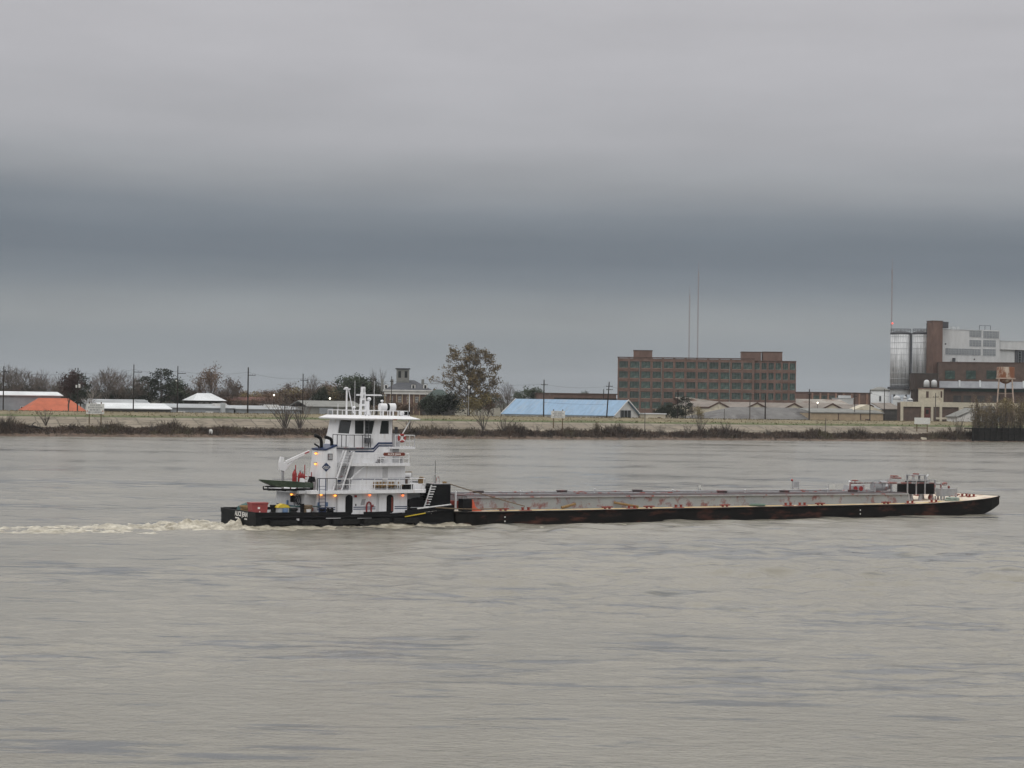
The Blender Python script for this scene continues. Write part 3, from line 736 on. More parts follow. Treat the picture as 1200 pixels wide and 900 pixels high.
for i, (px, tp) in enumerate([(266, 456), (277, 459), (288, 457), (299, 460), (310, 458), (321, 456), (331, 454), (341, 452), (352, 454), (363, 450), (374, 453), (385, 450), (396, 451), (407, 453), (418, 450), (430, 452), (442, 451)]):
    tree(px, tp, 195 + 6 * (i % 2), 'yellow' if i % 5 == 2 else 'sparse', 'brown undergrowth tree in the low thicket stretching left from the pilothouse mast', G4b, 2.0, i % 3 if i % 5 != 2 else 0)
G5 = 'russet shrubs before the mansion'
for i, (px, tp) in enumerate([(448, 469), (459, 468), (470, 471), (483, 469), (494, 470)]):
    tree(px, tp, 105, 'sparse', 'low russet shrub in the row in front of the mansion columns', G5, 2.2, i % 3, cat='shrub')
tree(503, 458, 100, 'dense', 'dark dense evergreen against the right corner of the mansion', None, 1.0, 1)
tree(514, 461, 85, 'dense', 'broad dark evergreen between the mansion and the largest tree', None, 1.3)
tree(529, 455, 82, 'dense', 'dark evergreen under the left side of the largest tree', None, 1.2, 1)
# the largest tree: its own shape
def big_tree():
    r = random.Random(77); v = 62; px = 549
    u = SH.X(px, v); zb = top_z(u, v); x, y, _ = SH.w(u, v)
    wood, fine, crown, tips = MB(), MB(), MB(), []
    P = lambda a, b: (SH.X(a, v, b) - u, SH.Z(a, b, v) - zb)
    bx, bz = P(549, 487)
    nodes = [(533, 419, 8), (538, 412, 9), (549, 408, 10), (556, 413, 9), (566, 414, 9), (570, 422, 9), (574, 433, 8), (545, 421, 11), (556, 424, 11), (541, 431, 11), (560, 437, 11), (551, 436, 11), (547, 448, 10), (562, 449, 9), (578, 449, 8),
             (534, 433, 8), (526, 441, 5), (518, 437, 4), (514, 446, 4), (524, 450, 5), (531, 455, 6), (567, 443, 9), (572, 455, 7), (555, 458, 8), (540, 445, 8), (581, 445, 5), (552, 441, 9), (560, 445, 9), (566, 460, 8), (550, 466, 7), (571, 466, 7), (541, 460, 7), (558, 470, 7), (577, 462, 6)]
    wood.tube([(0, 0, -.4), (.1, 0, bz + 4), (-.2, .1, bz + 9), (.2, 0, bz + 14)], [.52, .44, .34, .22], 8)
    for (a, b, n) in nodes:
        lx, lz = P(a, b); dpt = r.gauss(0, 2.6)
        st = Vector((r.uniform(-.2, .2), 0, max(3.0, lz - r.uniform(4, 8)) if lz > 9 else 4.5)); st.z = min(st.z, bz + 13)
        e = Vector((lx, dpt, lz)); mid = st.lerp(e, .5) + Vector((r.gauss(0, .3), r.gauss(0, .3), .5))
        wood.tube([st, mid, e], [.17, .11, .05], 5)
        for _ in range(n * 2):
            q = e + Vector((r.gauss(0, 1.15), r.gauss(0, 1.6), r.gauss(0, 1.0)))
            fine.tube([e.lerp(mid, r.uniform(0, .5)), q], [.05, .02], 3); leaves(r, crown, [q], 5 + int(n * 1.9), .50, .27)
        if n < 6:
            for _ in range(14):
                q = e + Vector((r.gauss(0, 1.3), r.gauss(0, 1.3), r.gauss(0, 1.0))); fine.tube([e.lerp(mid, r.uniform(0, .7)), q], [.045, .02], 3)
    o = thing('spreading_tree', 'largest tree, olive brown and still in leaf, on the levee right of the mansion', 'tree', (x, y, zb), SH.a)
    t = wood.build('trunk', M['bark'], o); crown.build('crown', M['olive'], o); fine.build('twigs', M['twig'], t)
big_tree()
tree(558, 459, 58, 'yellow', 'olive brown undergrowth tree beneath the right side of the largest tree', None, 1.3, crown_mat=None)
tree(572, 463, 66, 'sparse', 'brown undergrowth tree between the largest tree and the parked cars', None, 1.5)
G6 = 'distant trees left of the blue roof'
tree(596, 446, 300, 'bare', 'pale bare tree in the distance left of the blue roof', None, 1.0, 1)
tree(588, 458, 260, 'bare', 'low bare tree behind the parked pale cars', None, 1.6, 2)
tree(607, 457, 270, 'round', 'small green tree above the left end of the blue roof', None, 1.1)
tree(626, 451, 280, 'round', 'round topped green tree left of the pole above the blue roof', None, 1.0, 1)
tree(616, 455, 300, 'bare', 'bare tree between the two green trees above the blue roof', None, 1.2)
tree(634, 458, 290, 'bare', 'small bare tree immediately left of the pole above the blue roof', None, 1.2, 2)
tree(683, 457, 330, 'round', 'tiny green tree poking above the far brown shed beyond the blue roof', None, .9)
tree(578, 457, 200, 'round', 'green tree just right of the largest tree', None, 1.1)
G7 = 'dark shrubs before the brick factory'
for i, (px, tp) in enumerate([(775, 473), (783, 470), (792, 472)]):
    tree(px, tp, 84 + 3 * i, 'dense', 'dark shrubby tree at the foot of the brick factory, left of the tallest one', G7, .95, i % 2)
tree(804, 464, 92, 'pine', 'tallest dark tree in the clump at the foot of the brick factory', None, 1.2)
tree(811, 474, 90, 'bare', 'grey bare shrubby tree on the right of the clump below the factory', None, 1.2, 1)
tree(819, 473, 70, 'yellow', 'yellow leaved tree at the left end of the tan sheds', None, .8, 1)
# shrubs on the bank
tree(12, 480, 9, 'bush', 'thin bare shrub at the far left water edge', None, .5, 0, cat='shrub')
tree(54, 477, 12, 'bush', 'rounded bare shrub on the concrete bank left of the small sign', None, 1.1, 1, cat='shrub')
tree(335, 456, 11, 'bush', 'tall bare shrub with many stems by the waterline, left of the towboat', None, .95, 0, cat='shrub')
tree(352, 468, 11, 'bush', 'shorter bare shrub touching the tall one left of the towboat', None, .9, 1, cat='shrub')
tree(567, 474, 11, 'bush', 'bare shrub on the bank below the largest tree', None, .9, 1, cat='shrub')
tree(590, 486, 8, 'bush', 'low spreading brush on the bank below the left end of the blue roof', None, 1.5, 0, cat='shrub')
tree(480, 484, 9, 'bush', 'bare shrub on the bank just beyond the pilothouse front', None, .8, 0, cat='shrub')
tree(820, 482, 10, 'bush', 'bare shrub on the bank below the yellow leaved tree', None, .8, 0, cat='shrub')
tree(852, 492, 8, 'bush', 'low bare shrub on the bank below the dark grey roof', None, 1.2, 1, cat='shrub')
tree(699, 493, 8, 'willow', 'low greenish scrub on the bank below the gable of the blue roof', None, 1.3, 0, cat='shrub')
tree(726, 494, 7, 'bush', 'dark rounded brush on the bank below the brick factory corner', None, 1.4, 1, cat='shrub')
tree(1124, 484, 10, 'bush', 'fan shaped bare shrub left of the timber wharf', None, .75, 1, cat='shrub')
G8 = 'willow scrub over the wharf'
for i, (px, tp) in enumerate([(1146, 462), (1156, 474), (1166, 470), (1178, 466), (1190, 470), (1200, 464)]):
    tree(px, tp, 8 + 2 * (i % 3), 'willow', 'spindly olive willow growing up behind the dark timber wharf', G8, .85, i % 3, cat='shrub')
tree(1181, 464, 40, 'yellow', 'yellow brown tree behind the willows, under the water tower', None, 1.1)
tree(1199, 468, 42, 'yellow', 'yellow brown tree at the right edge behind the willows', None, 1.2)
tree(1156, 470, 40, 'willow', 'greenish scrub tree beside the grey cottage', None, 1.0, 1)
G9 = 'low bare shrubs in the brush'
rs = random.Random(12)
for px in (24, 78, 118, 150, 176, 205, 232, 268, 300, 385, 508, 530, 548, 606, 628, 668, 716, 742, 778, 800, 836, 872, 902, 930, 955, 985, 1012, 1040, 1064, 1100):
    tree(px + rs.uniform(-5, 5), 514 + px * .0055 - rs.uniform(14, 24), rs.uniform(6, 9), 'bush', 'low bare shrub standing out of the brush line along the far waterline', G9, rs.uniform(1.0, 1.6), rs.randint(0, 1), cat='shrub')
# hazy woods that close the view far beyond
def far_woods():
    r = random.Random(3); mb = MB()
    for _ in range(16000):
        u = r.uniform(-900, 1400); v = r.uniform(900, 1500)
        h = (8.0 + 3.0 * math.sin(u * .02) + 2 * math.sin(u * .07 + 1)) * r.uniform(.15, 1) + GZ; s = r.uniform(.7, 1.7)
        a = r.uniform(0, PI); dx, dy_ = math.cos(a) * s, math.sin(a) * s
        mb.quad((u - dx, v - dy_, h - s * .6), (u + dx, v + dy_, h - s * r.uniform(.2, .8)), (u + dx * .6, v + dy_, h + s * .8), (u - dx * .7, v, h + s * r.uniform(.4, 1)))
    for _ in range(1600):
        u = r.uniform(-900, 1400); v = r.uniform(900, 1500); mb.tube([(u, v, GZ - .5), (u + r.gauss(0, .4), v, GZ + r.uniform(6, 10))], [.2, .06], 3)
    o = mb.build('distant_woods', mat('distant_winter_foliage', (.085, .075, .058), .9, .3, .02, spots=(.05, .06, .04), spot_scale=.02, spot_lo=.48, spot_hi=.56), None, (SH.x, SH.y, 0), SH.a, kind='stuff')
    setp(o, 'distant brown and green woods closing the flat horizon', 'woods')
far_woods()

# ------------------------------------------------------------------ buildings behind the levee
def bld(name, label, px0, v, cat='building', rot=0.0, group=None):
    f = place(px0, v, GZ, rot)
    return f, thing(name, label, cat, f.w(0, 0), f.a, group)
def gable_x(x0, x1, y0, y1, z0, zr, over=.4, thick=.25):
    """roof sheets, ridge along x"""
    ym = (y0 + y1) / 2; mb = MB(); s = (zr - z0) / (ym - y0)
    for sg, ye in ((-1, y0), (1, y1)):
        a = ye + sg * over; za = z0 - over * s
        mb.prism([(a, za), (ym, zr), (ym, zr + thick), (a, za + thick)], 'x', x0 - over, x1 + over)
    return mb
def gable_y(x0, x1, y0, y1, z0, zr, over=.4, thick=.25):
    xm = (x0 + x1) / 2; mb = MB(); s = (zr - z0) / (xm - x0)
    for sg, xe in ((-1, x0), (1, x1)):
        a = xe + sg * over; za = z0 - over * s
        mb.prism([(a, za), (xm, zr), (xm, zr + thick), (a, za + thick)], 'y', y0 - over, y1 + over)
    return mb
def hip(x0, x1, y0, y1, z0, zr, inset, over=.5):
    mb = MB(); ym = (y0 + y1) / 2; x0 -= over; x1 += over; y0 -= over; y1 += over
    a, b, c, d = (x0, y0, z0), (x1, y0, z0), (x1, y1, z0), (x0, y1, z0); e, f = (x0 + inset, ym, zr), (x1 - inset, ym, zr)
    mb.quad(a, b, f, e); mb.quad(c, d, e, f); mb.quad(d, a, e); mb.quad(b, c, f); mb.quad(d, c, b, a)
    return mb
def window(parent, x, y, z, w, h, fm, pm, nv=2, nh=1, depth=.12, cache={}):
    key = (round(w, 2), round(h, 2), nv, nh, fm, pm)
    if key not in cache:
        t = .09; b = MB()
        b.box(0, t, -depth, .05, 0, h); b.box(w - t, w, -depth, .05, 0, h); b.box(t, w - t, -depth, .05, 0, t); b.box(t, w - t, -depth, .05, h - t, h)
        for i in range(1, nv + 1): xx = w * i / (nv + 1); b.box(xx - .05, xx + .05, -depth * .8, .04, t, h - t)
        for i in range(1, nh + 1): zz = h * i / (nh + 1); b.box(t, w - t, -depth * .7, .03, zz - .05, zz + .05)
        cache[key] = (b.mesh('window', M[fm]), MB().box(t * .5, w - t * .5, .052, .08, t * .5, h - t * .5).mesh('pane', M[pm]))
    a = inst('window', cache[key][0], parent, (x, y, z)); inst('pane', cache[key][1], a)
    return a

# grey warehouse with white roof, far left
f, o = bld('warehouse', 'long grey warehouse with a white low pitched roof at the far left', -14, 112)
x1 = f.X(71); zt = f.Z(30, 463.5); zr = f.Z(30, 461.6, 10)
MB().box(0, x1, 0, 22, -.5, zt).build('wall', M['bluegrey'], o)
gable_x(0, x1, 0, 22, zt + .02, zr + .6, .8).build('roof', M['whiteroof'], o)
for px in (24, 34, 44): window(o, f.X(px), -.08, 2.4, 2.2, 1.6, 'white_rail', 'darkglass')
# bright orange sheeted roof
f, o = bld('orange_building', 'low building wrapped in bright orange sheeting, in front of the grey warehouse', 32, 92)
x1 = f.X(101); z0 = f.Z(60, 481.5); zr = f.Z(60, 466.5, 9)
MB().box(0, x1, 0, 18, -.5, max(.6, z0)).build('wall', M['darkwall'], o)
r_ = MB(); a, b = f.X(45, 9), f.X(80, 9); ze = max(.6, z0) + .01
r_.quad((-.3, -.3, ze), (x1 + .3, -.3, ze), (b, 9, zr), (a, 9, zr)); r_.quad((x1 + .3, 18.3, ze), (-.3, 18.3, ze), (a, 9, zr), (b, 9, zr)); r_.quad((-.3, 18.3, ze), (-.3, -.3, ze), (a, 9, zr)); r_.quad((x1 + .3, -.3, ze), (x1 + .3, 18.3, ze), (b, 9, zr))
r_.build('roof', M['orange'], o)
# white warehouses
f, o = bld('white_warehouse', 'flat roofed dull grey warehouse behind the small sign', 100, 128)
x1 = f.X(176); zt = f.Z(140, 474); zr = f.Z(140, 470, 9)
MB().box(0, x1, 0, 22, -.5, zt).build('wall', M['palegrey'], o); gable_x(0, x1, 0, 22, zt + .02, zr + .4, .5).build('roof', M['dullroof'], o)
MB().box(f.X(108), f.X(112), 5, 8, zt - .2, f.Z(110, 467)).build('rooftop_unit', M['white'], o); MB().box(f.X(163), f.X(176), 4, 9, zt - .2, f.Z(168, 469)).build('roof_box', M['palegrey'], o)
f, o = bld('white_warehouse', 'long warehouse with the brightest white sloping roof and a dark front', 122, 84)
x1 = f.X(200); zt = f.Z(160, 479.3); zr = f.Z(160, 473.2, 12)
MB().box(0, x1, 0, 24, -.5, zt).build('wall', M['darkwall'], o); gable_x(0, x1, 0, 24, zt + .02, zr, .5).build('roof', M['whiteroof'], o)
f, o = bld('white_warehouse', 'grey fronted warehouse with a dull grey roof, right of the brightest white roof', 200, 88)
x1 = f.X(274); zt = f.Z(240, 478.5); zr = f.Z(240, 474.2, 12)
MB().box(0, x1, 0, 24, -.5, zt).build('wall', M['bluegrey'], o); gable_x(0, x1, 0, 24, zt + .02, zr, .5).build('roof', M['dullroof'], o)
MB().box(f.X(258), f.X(262), -2.5, -.05, -.5, f.Z(260, 472)).build('annex', M['palegrey'], o); MB().box(f.X(256), f.X(270), 5, 9, zt, f.Z(262, 473)).build('rooftop_unit', M['whitewall'], o)
for px in (208, 241): MB().box(f.X(px), f.X(px + 9), -.12, -.02, -.3, zt * .75).build('loading_door', M['whitewall'], o)
f, o = bld('grey_warehouse', 'low blue grey warehouse with a pale roof between two utility poles', 276, 90)
x1 = f.X(352); zt = f.Z(310, 480); zr = f.Z(310, 476.2, 11)
MB().box(0, x1, 0, 22, -.5, zt).build('wall', M['bluegrey'], o); gable_x(0, x1, 0, 22, zt + .02, zr, .5).build('roof', M['dullroof'], o)
MB().box(f.X(317), f.X(330), 4, 9, zt, f.Z(322, 474.4)).build('roof_box', M['whitewall'], o)
# white hipped roof house
f, o = bld('white_roofed_house', 'house with a broad white hipped roof under the tall russet tree', 229, 150)
x1 = f.X(261); zt = f.Z(240, 469.5); zr = f.Z(240, 460.8, 8)
MB().box(0, x1, 0, 16, -.5, zt).build('wall', M['darkwall'], o); hip(0, x1, 0, 16, zt + .02, zr, x1 * .36, 1.2).build('roof', M['whiteroof'], o)
for i in range(4): window(o, x1 * (.12 + .22 * i), -.06, zt - 2.3, 1.6, 1.5, 'whitewall', 'darkglass')
# long red building
f, o = bld('red_building', 'long low dull red building far behind the second utility pole pair', 270, 185)
x1 = f.X(323); zt = f.Z(300, 470); zr = f.Z(300, 466, 7)
MB().box(0, x1, 0, 14, -.5, zt).build('wall', M['brick'], o); gable_x(0, x1, 0, 14, zt + .02, zr, .5).build('roof', M['redroof'], o)
for px in (280, 292, 304, 314): window(o, f.X(px), -.06, zt - 2.4, 2, 1.5, 'whitewall', 'darkglass')
# grey green warehouse
f, o = bld('grey_green_warehouse', 'grey green roofed warehouse with a dark doorway, left of the pilothouse', 361, 82)
x1 = f.X(424); zt = f.Z(390, 477); zr = f.Z(390, 470.5, 11)
w_ = MB().box(0, x1, 0, 22, -.5, zt).build('wall', M['greyhouse'], o); gable_x(0, x1, 0, 22, zt + .02, zr, .5).build('roof', M['greyhouse'], o)
MB().box(f.X(374), f.X(390), -.2, -.02, -.4, zt - .3).build('door', M['bluegrey'], o)
# mansion
f, o = bld('mansion', 'old mansion with dark hipped roof, cupola and white cornice behind the pilothouse', 450, 150, rot=-20)
x1 = f.X(506); ze = f.Z(480, 462); zc_ = f.Z(480, 457); zr = f.Z(480, 445.5, 9)
MB().box(.8, x1 - .8, .8, 19, -.5, ze).build('wall', M['brick'], o)
MB().box(0, x1, 0, 20, ze, zc_).box(-.5, x1 + .5, -.5, 20.5, zc_ - .45, zc_ + .003).build('cornice', M['whitewall'], o)
rf = hip(0, x1, 0, 20, zc_ + .01, zr, x1 * .38, .2).build('roof', M['slate'], o)
for k in range(9):
    MB().cyl((.3 + (x1 - .6) * k / 8, .25, -.3), (.3 + (x1 - .6) * k / 8, .25, ze), .24, .2, 8).build('column', M['tan'], o)
for k in range(5): window(o, 2.2 + (x1 - 5.4) * k / 4, .72, ze - 3.2, 1.2, 2.2, 'whitewall', 'darkglass')
def dormer(px, y):
    z0 = f.Z(px, 456.0, y); z1 = f.Z(px, 450.8, y); x = f.X(px, y)
    d = MB().box(x - .8, x + .8, y, y + 4, z0, z1).build('dormer', M['whitewall'], rf)
    gable_y(x - .8, x + .8, y, y + 4, z1 + .01, z1 + .6, .15, .12).build('dormer_roof', M['slate'], rf)
    MB().box(x - .4, x + .4, y - .06, y - .01, z0 + .3, z1 - .2).build('dormer_window', M['darkglass'], rf)
for px in (452, 484, 498): dormer(px, 1.6)
cx = f.X(471.5, 10); cz0, cz1 = zr - 1.2, f.Z(471, 433, 10); hw = (f.X(479, 10) - f.X(464, 10)) / 2
cu = MB().box(cx - hw, cx + hw, 10 - hw, 10 + hw, cz0, cz1).build('cupola', M['greyhouse'], o)
MB().box(cx - hw - .4, cx + hw + .4, 10 - hw - .4, 10 + hw + .4, cz1 + .003, cz1 + .5).build('cupola_roof', M['slate'], cu)
for k in (-1, 1): MB().box(cx + k * hw * .5 - .55, cx + k * hw * .5 + .55, 10 - hw - .08, 10 - hw - .01, cz1 - 3.3, cz1 - .7).build('cupola_window', M['darkglass'], cu)
for px in (447.5, 459, 495): 
    x = f.X(px, 8); MB().box(x - .55, x + .55, 7.6, 8.8, zc_ - .5, f.Z(px, 444.5, 8)).build('chimney', M['greyhouse'], rf)
# green roofed house
f, o = bld('green_roofed_house', 'small house with a dull green hipped roof left of the largest tree', 507, 118, cat='house')
x1 = f.X(533); zt = f.Z(520, 471); zr = f.Z(520, 456.5, 6)
MB().box(0, x1, 0, 12, -.5, zt).build('wall', M['darkwall'], o); hip(0, x1, 0, 12, zt + .02, zr, x1 * .4, .8).build('roof', M['greenroof'], o)
# blue roofed shed: its corner points at us, the gable end faces right
f, o = bld('blue_roofed_shed', 'long shed with a light blue metal roof and a white gable end', 719, 66, rot=-53)
x0 = f.X(591, 0, 484); ze = f.Z(719, 486.2); D = 20.5; zr = f.Z(737, 469.6, D / 2)
wl = MB().box(x0, 0, .02, D, -.6, ze).prism([(.02, ze), (D, ze), (D / 2, zr - .1)], 'x', -1, 0).prism([(.02, ze), (D, ze), (D / 2, zr - .1)], 'x', x0, x0 + 1).build('wall', M['whitewall'], o)
rf = gable_x(x0, 0, 0, D, ze + .02, zr, .9, .18).build('roof', M['blueroof'], o)
for sx in (x0 - 1.04, .905):
    tr = MB()
    for ya, yb in ((-.9, D / 2), (D + .9, D / 2)):
        s = (zr - ze) / (D / 2); za = ze - .9 * s
        tr.prism([(ya, za), (yb, zr), (yb, zr + .45), (ya, za + .45)], 'x', sx, sx + .13)
    tr.build('rake_trim', M['whitewall'], rf)
w_ = MB().box(.01, .12, D * .27, D * .68, ze * .12, ze + (zr - ze) * .32).build('gable_window', M['darkglass'], o)
b = MB()
for k in range(4): y = D * (.27 + .41 * k / 3); b.box(.13, .2, y - .12, y + .12, ze * .12, ze + (zr - ze) * .32)
b.build('window_frame', M['bluegrey'], w_)
MB().box(x0 + 3, -7, -1.6, -.06, -.4, ze * .52).build('lean_to', M['whitewall'], o)
# cream hut
f, o = bld('cream_hut', 'small cream flat roofed hut right of the blue roofed shed', 757, 66)
x1 = f.X(780); zt = f.Z(768, 485.5)
MB().box(0, x1, 0, 5, -.5, zt).build('wall', M['cream'], o); MB().box(-.3, x1 + .3, -.3, 5.3, zt + .003, zt + .4).build('roof', M['whiteroof'], o)
MB().box(x1 * .6, x1 * .75, -.08, -.01, -.3, zt * .75).build('door', M['browntrim'], o)
# far brown shed beyond the blue roof
f, o = bld('brown_shed', 'long low brown shed on the skyline beyond the blue roof', 645, 260)
x1 = f.X(722); zt = f.Z(690, 462.2)
MB().box(0, x1, 0, 20, -.5, zt).build('wall', M['brick'], o); MB().box(-.4, x1 + .4, -.4, 20.4, zt + .003, zt + .5).build('roof', M['browntrim'], o)
for k in range(9): window(o, x1 * (.05 + .105 * k), -.06, zt - 3.2, 4, 1.5, 'browntrim', 'darkglass')

# ---- big brick factory
f, o = bld('brick_factory', 'five storey red brick factory with rows of green paned windows', 723.2, 190, rot=-26.5)
xa = f.X(882.5); xb = f.X(932.5); zt = f.Z(800, 419.6); fl = [f.Z(800, y) for y in (485, 473.2, 461.3, 449.6, 437.8, 426.0)]
pitch = (fl[5] - fl[1]) / 4
sill = [f.Z(800, y) for y in (479.5, 467.4, 455.6, 443.8, 432.0)]; wh = f.Z(800, 423.6) - f.Z(800, 431.6)
FD = 40
core = MB().box(.6, xa, .55, FD, -.5, zt - .35).box(xa + .002, xb - .5, 1.3, FD - 1, -.5, zt - 1.0)
nb = 12; bw = xa / nb
for i in range(nb + 1):
    x = bw * i; w = .95 if i not in (0, nb) else 1.3
    core.box(max(0, x - w / 2), min(xa, x + w / 2) if i < nb else xa + .4, 0, .548, -.5, zt - .2)
for i in range(nb):                                 # spandrels between the windows, butted against the piers
    a = bw * i + (.475 if i else .65); b = bw * (i + 1) - (.475 if i < nb - 1 else .65)
    zs = [-.5] + [q for s_ in sill for q in (s_, s_ + wh)] + [zt - .4]
    for k in range(0, len(zs), 2): core.box(a + .002, b - .002, .12, .546, zs[k], zs[k + 1])
nb2 = 6; bw2 = (xb - xa) / nb2
for i in range(1, nb2 + 1):
    x = xa + bw2 * i; core.box(x - .4, x + .4 if i < nb2 else x, .75, 1.298, -.5, zt - 1.1)
for i in range(nb2):
    a = xa + bw2 * i + .402; b = xa + bw2 * (i + 1) - .402
    zs = [-.5] + [q for s_ in sill for q in (s_, s_ + wh)] + [zt - 1.2]
    for k in range(0, len(zs), 2): core.box(a, b, .86, 1.296, zs[k], zs[k + 1])
core.build('wall', M['brick'], o)
bands = MB()
for z in sill: bands.box(.6, xa, .02, .115, z - .22, z)
bands.build('stone_sills', M['brickpale'], o)
MB().box(-.15, xa + .5, -.15, .9, zt - .198, zt + .25).box(xa + .502, xb + .1, .6, 1.7, zt - 1.09, zt - .65).build('parapet', M['browntrim'], o)
for r_ in range(5):
    for i in range(nb):
        if r_ == 0 and i > 4: continue
        window(o, bw * i + .68 if i == 0 else bw * i + .5, .40, sill[r_], bw - (1.15 if i in (0, nb - 1) else 1.0), wh, 'greyframe', 'greenpane', 5, 0)
    for i in range(nb2):
        if r_ == 0: continue
        window(o, xa + bw2 * i + .41, 1.15, sill[r_], bw2 - .82, wh, 'greyframe', 'greenpane', 2, 0)
for pa, pb, pt, dd in ((741.5, 763.5, 411.2, 4), (868.3, 891, 413, 4.5), (893.2, 916, 413, 5)):
    h = MB().box(f.X(pa, dd), f.X(pb, dd), dd, dd + 9, zt - 1.2, f.Z((pa + pb) / 2, pt, dd)).build('roof_house', M['brick'], o)
    MB().box(f.X(pa, dd) - .15, f.X(pb, dd) + .15, dd - .15, dd + 9.15, f.Z((pa + pb) / 2, pt, dd) + .003, f.Z((pa + pb) / 2, pt, dd) + .35).build('roof_house_coping', M['browntrim'], h)
for px in (748.5, 774.5, 854.5): MB().tube([(f.X(px), -.12, f.Z(px, 424)), (f.X(px), -.12, 2)], .16, 6).build('downpipe', M['greyframe'], o)

# ---- row of tan gabled sheds in front of the factory
f, o = bld('tan_shed_row', 'row of joined tan sheds with shallow brown edged gables below the brick factory', 808, 118)
x1 = f.X(1040); ez = f.Z(920, 478.5)
base = MB().box(0, x1, .3, 30, -.5, ez - 1.2)
apex = [(843, 471.6), (887.5, 472.2), (931, 473), (976, 473.2), (1021, 475)]
step = f.X(887.5) - f.X(843)
for px, py in apex:
    xm = f.X(px); za = f.Z(px, py); h = step / 2; zb_ = f.Z(px, py + 6.2)
    base.prism([(xm - h * .98, ez - 1.202), (xm + h * .98, ez - 1.202), (xm + h * .98, zb_), (xm + h * .55, zb_), (xm, za), (xm - h * .55, zb_), (xm - h * .98, zb_)], 'y', .35, 29)
base.build('wall', M['cream'], o)
for px, py in apex:
    xm = f.X(px); za = f.Z(px, py) + .02; h = step / 2; zb_ = f.Z(px, py + 6.2) + .02
    rr = MB()
    for s in (-1, 1):
        rr.prism([(xm + s * h * .995, zb_), (xm + s * h * .55, zb_), (xm, za), (xm, za + .3), (xm + s * h * .55, zb_ + .3), (xm + s * h * .995, zb_ + .3)], 'y', .25, 31)
    rfo = rr.build('roof', M['brownroof'], o); tr = MB()
    for s in (-1, 1):
        tr.prism([(xm + s * h * .995, zb_ - .3), (xm + s * h * .55, zb_ - .3), (xm, za - .3), (xm, za + .32), (xm + s * h * .55, zb_ + .32), (xm + s * h * .995, zb_ + .32)], 'y', .02, .24)
    tr.build('gable_trim', M['browntrim'], rfo)
f, o = bld('tin_roofed_hall', 'long hall with a rusty pale tin roof between the tan sheds and the brick factory', 808, 165)
x1 = f.X(1000); zt = f.Z(900, 476); zr = f.Z(900, 467.5, 12)
MB().box(0, x1, 0, 24, -.5, zt).build('wall', M['tan'], o); gable_x(0, x1, 0, 24, zt + .02, zr, .5).build('roof', mat('rusty_tin_roof', (.34, .31, .27), .7, .15, .1, spots=(.16, .10, .075), spot_scale=.08, spot_lo=.5, spot_hi=.58), o)
# dark grey hipped roof
f, o = bld('grey_roofed_shed', 'broad shed with a dark grey hipped roof just behind the levee', 838, 76)
x1 = f.X(990); zt = f.Z(900, 491.2); zr = f.Z(900, 477.4, 13)
MB().box(0, x1, 0, 26, -.5, zt).build('wall', M['palegrey'], o); hip(0, x1, 0, 26, zt + .02, zr, x1 * .27, 1.0).build('roof', M['greyroof'], o)
for pa, pb in ((856, 866), (872, 880)): MB().box(f.X(pa), f.X(pb), -.1, -.02, -.4, zt * .7).build('door', M['browntrim'], o)
# tan walled shed
f, o = bld('tan_walled_shed', 'tan sheet walled shed with a grey roof edge and a gable at its right end', 951, 74)
x1 = f.X(1035); zt = f.Z(990, 484.5)
MB().box(0, x1, 0, 12, -.5, zt).build('wall', M['tan'], o); MB().prism([(-.4, zt + .02), (9, zt + 1.6), (9, zt + 1.9), (-.4, zt + .45)], 'x', -.4, x1 + .3).build('roof', M['greyhouse'], o)
for px in (982, 1008): MB().box(f.X(px), f.X(px + 1.2), -.07, -.01, -.4, zt - .1).build('downpipe', M['browntrim'], o)
MB().box(f.X(1014), f.X(1019), -.08, -.015, -.4, zt * .6).build('door', M['browntrim'], o)
g0, g1 = f.X(996, 6), f.X(1036, 6); gz, ga = f.Z(1016, 482, 6), f.Z(1021, 474.2, 6)
MB().prism([(g0, zt + 1.0), (g1, zt + 1.0), (g1, gz), ((g0 + g1) / 2, ga), (g0, gz)], 'y', 6, 11).build('gable_block', M['cream'], o)
# brown low factory on the skyline
f, o = bld('low_brown_factory', 'low brown factory block with pale columns on the skyline right of the brick factory', 931, 215)
x1 = f.X(1024); zt = f.Z(975, 459.5); xs = f.X(951)
MB().box(0, xs, 1, 18, -.5, f.Z(940, 461.3)).box(xs + .002, x1, .3, 18, -.5, zt - .5).build('wall', M['brick'], o)
MB().box(xs - .2, x1 + .2, -.1, 18.2, zt - .498, zt).build('parapet', M['browntrim'], o)
for k in range(8):
    a = xs + (x1 - xs) * k / 8; MB().box(a, a + .9, -.05, .295, 0, zt - .5).build('column', M['brickpale'], o)
    if k < 4: window(o, a + 1.0, .24, f.Z(975, 470), (x1 - xs) / 8 - 1.2, f.Z(975, 463.5) - f.Z(975, 470), 'greyframe', 'greenpane', 3, 0)
f, o = bld('white_plant_room', 'small white plant room standing in front of the low brown factory', 983, 195)
x1 = f.X(1000); zt = f.Z(990, 467)
MB().box(0, x1, 0, 6, -.5, zt).box(x1 * .35, x1 * .9, 1, 5, zt, f.Z(994, 463.3)).build('wall', M['plantwhite'], o); MB().box(-.2, x1 + .2, -.2, 6.2, zt + .003, zt + .25).build('roof', M['palegrey'], o)

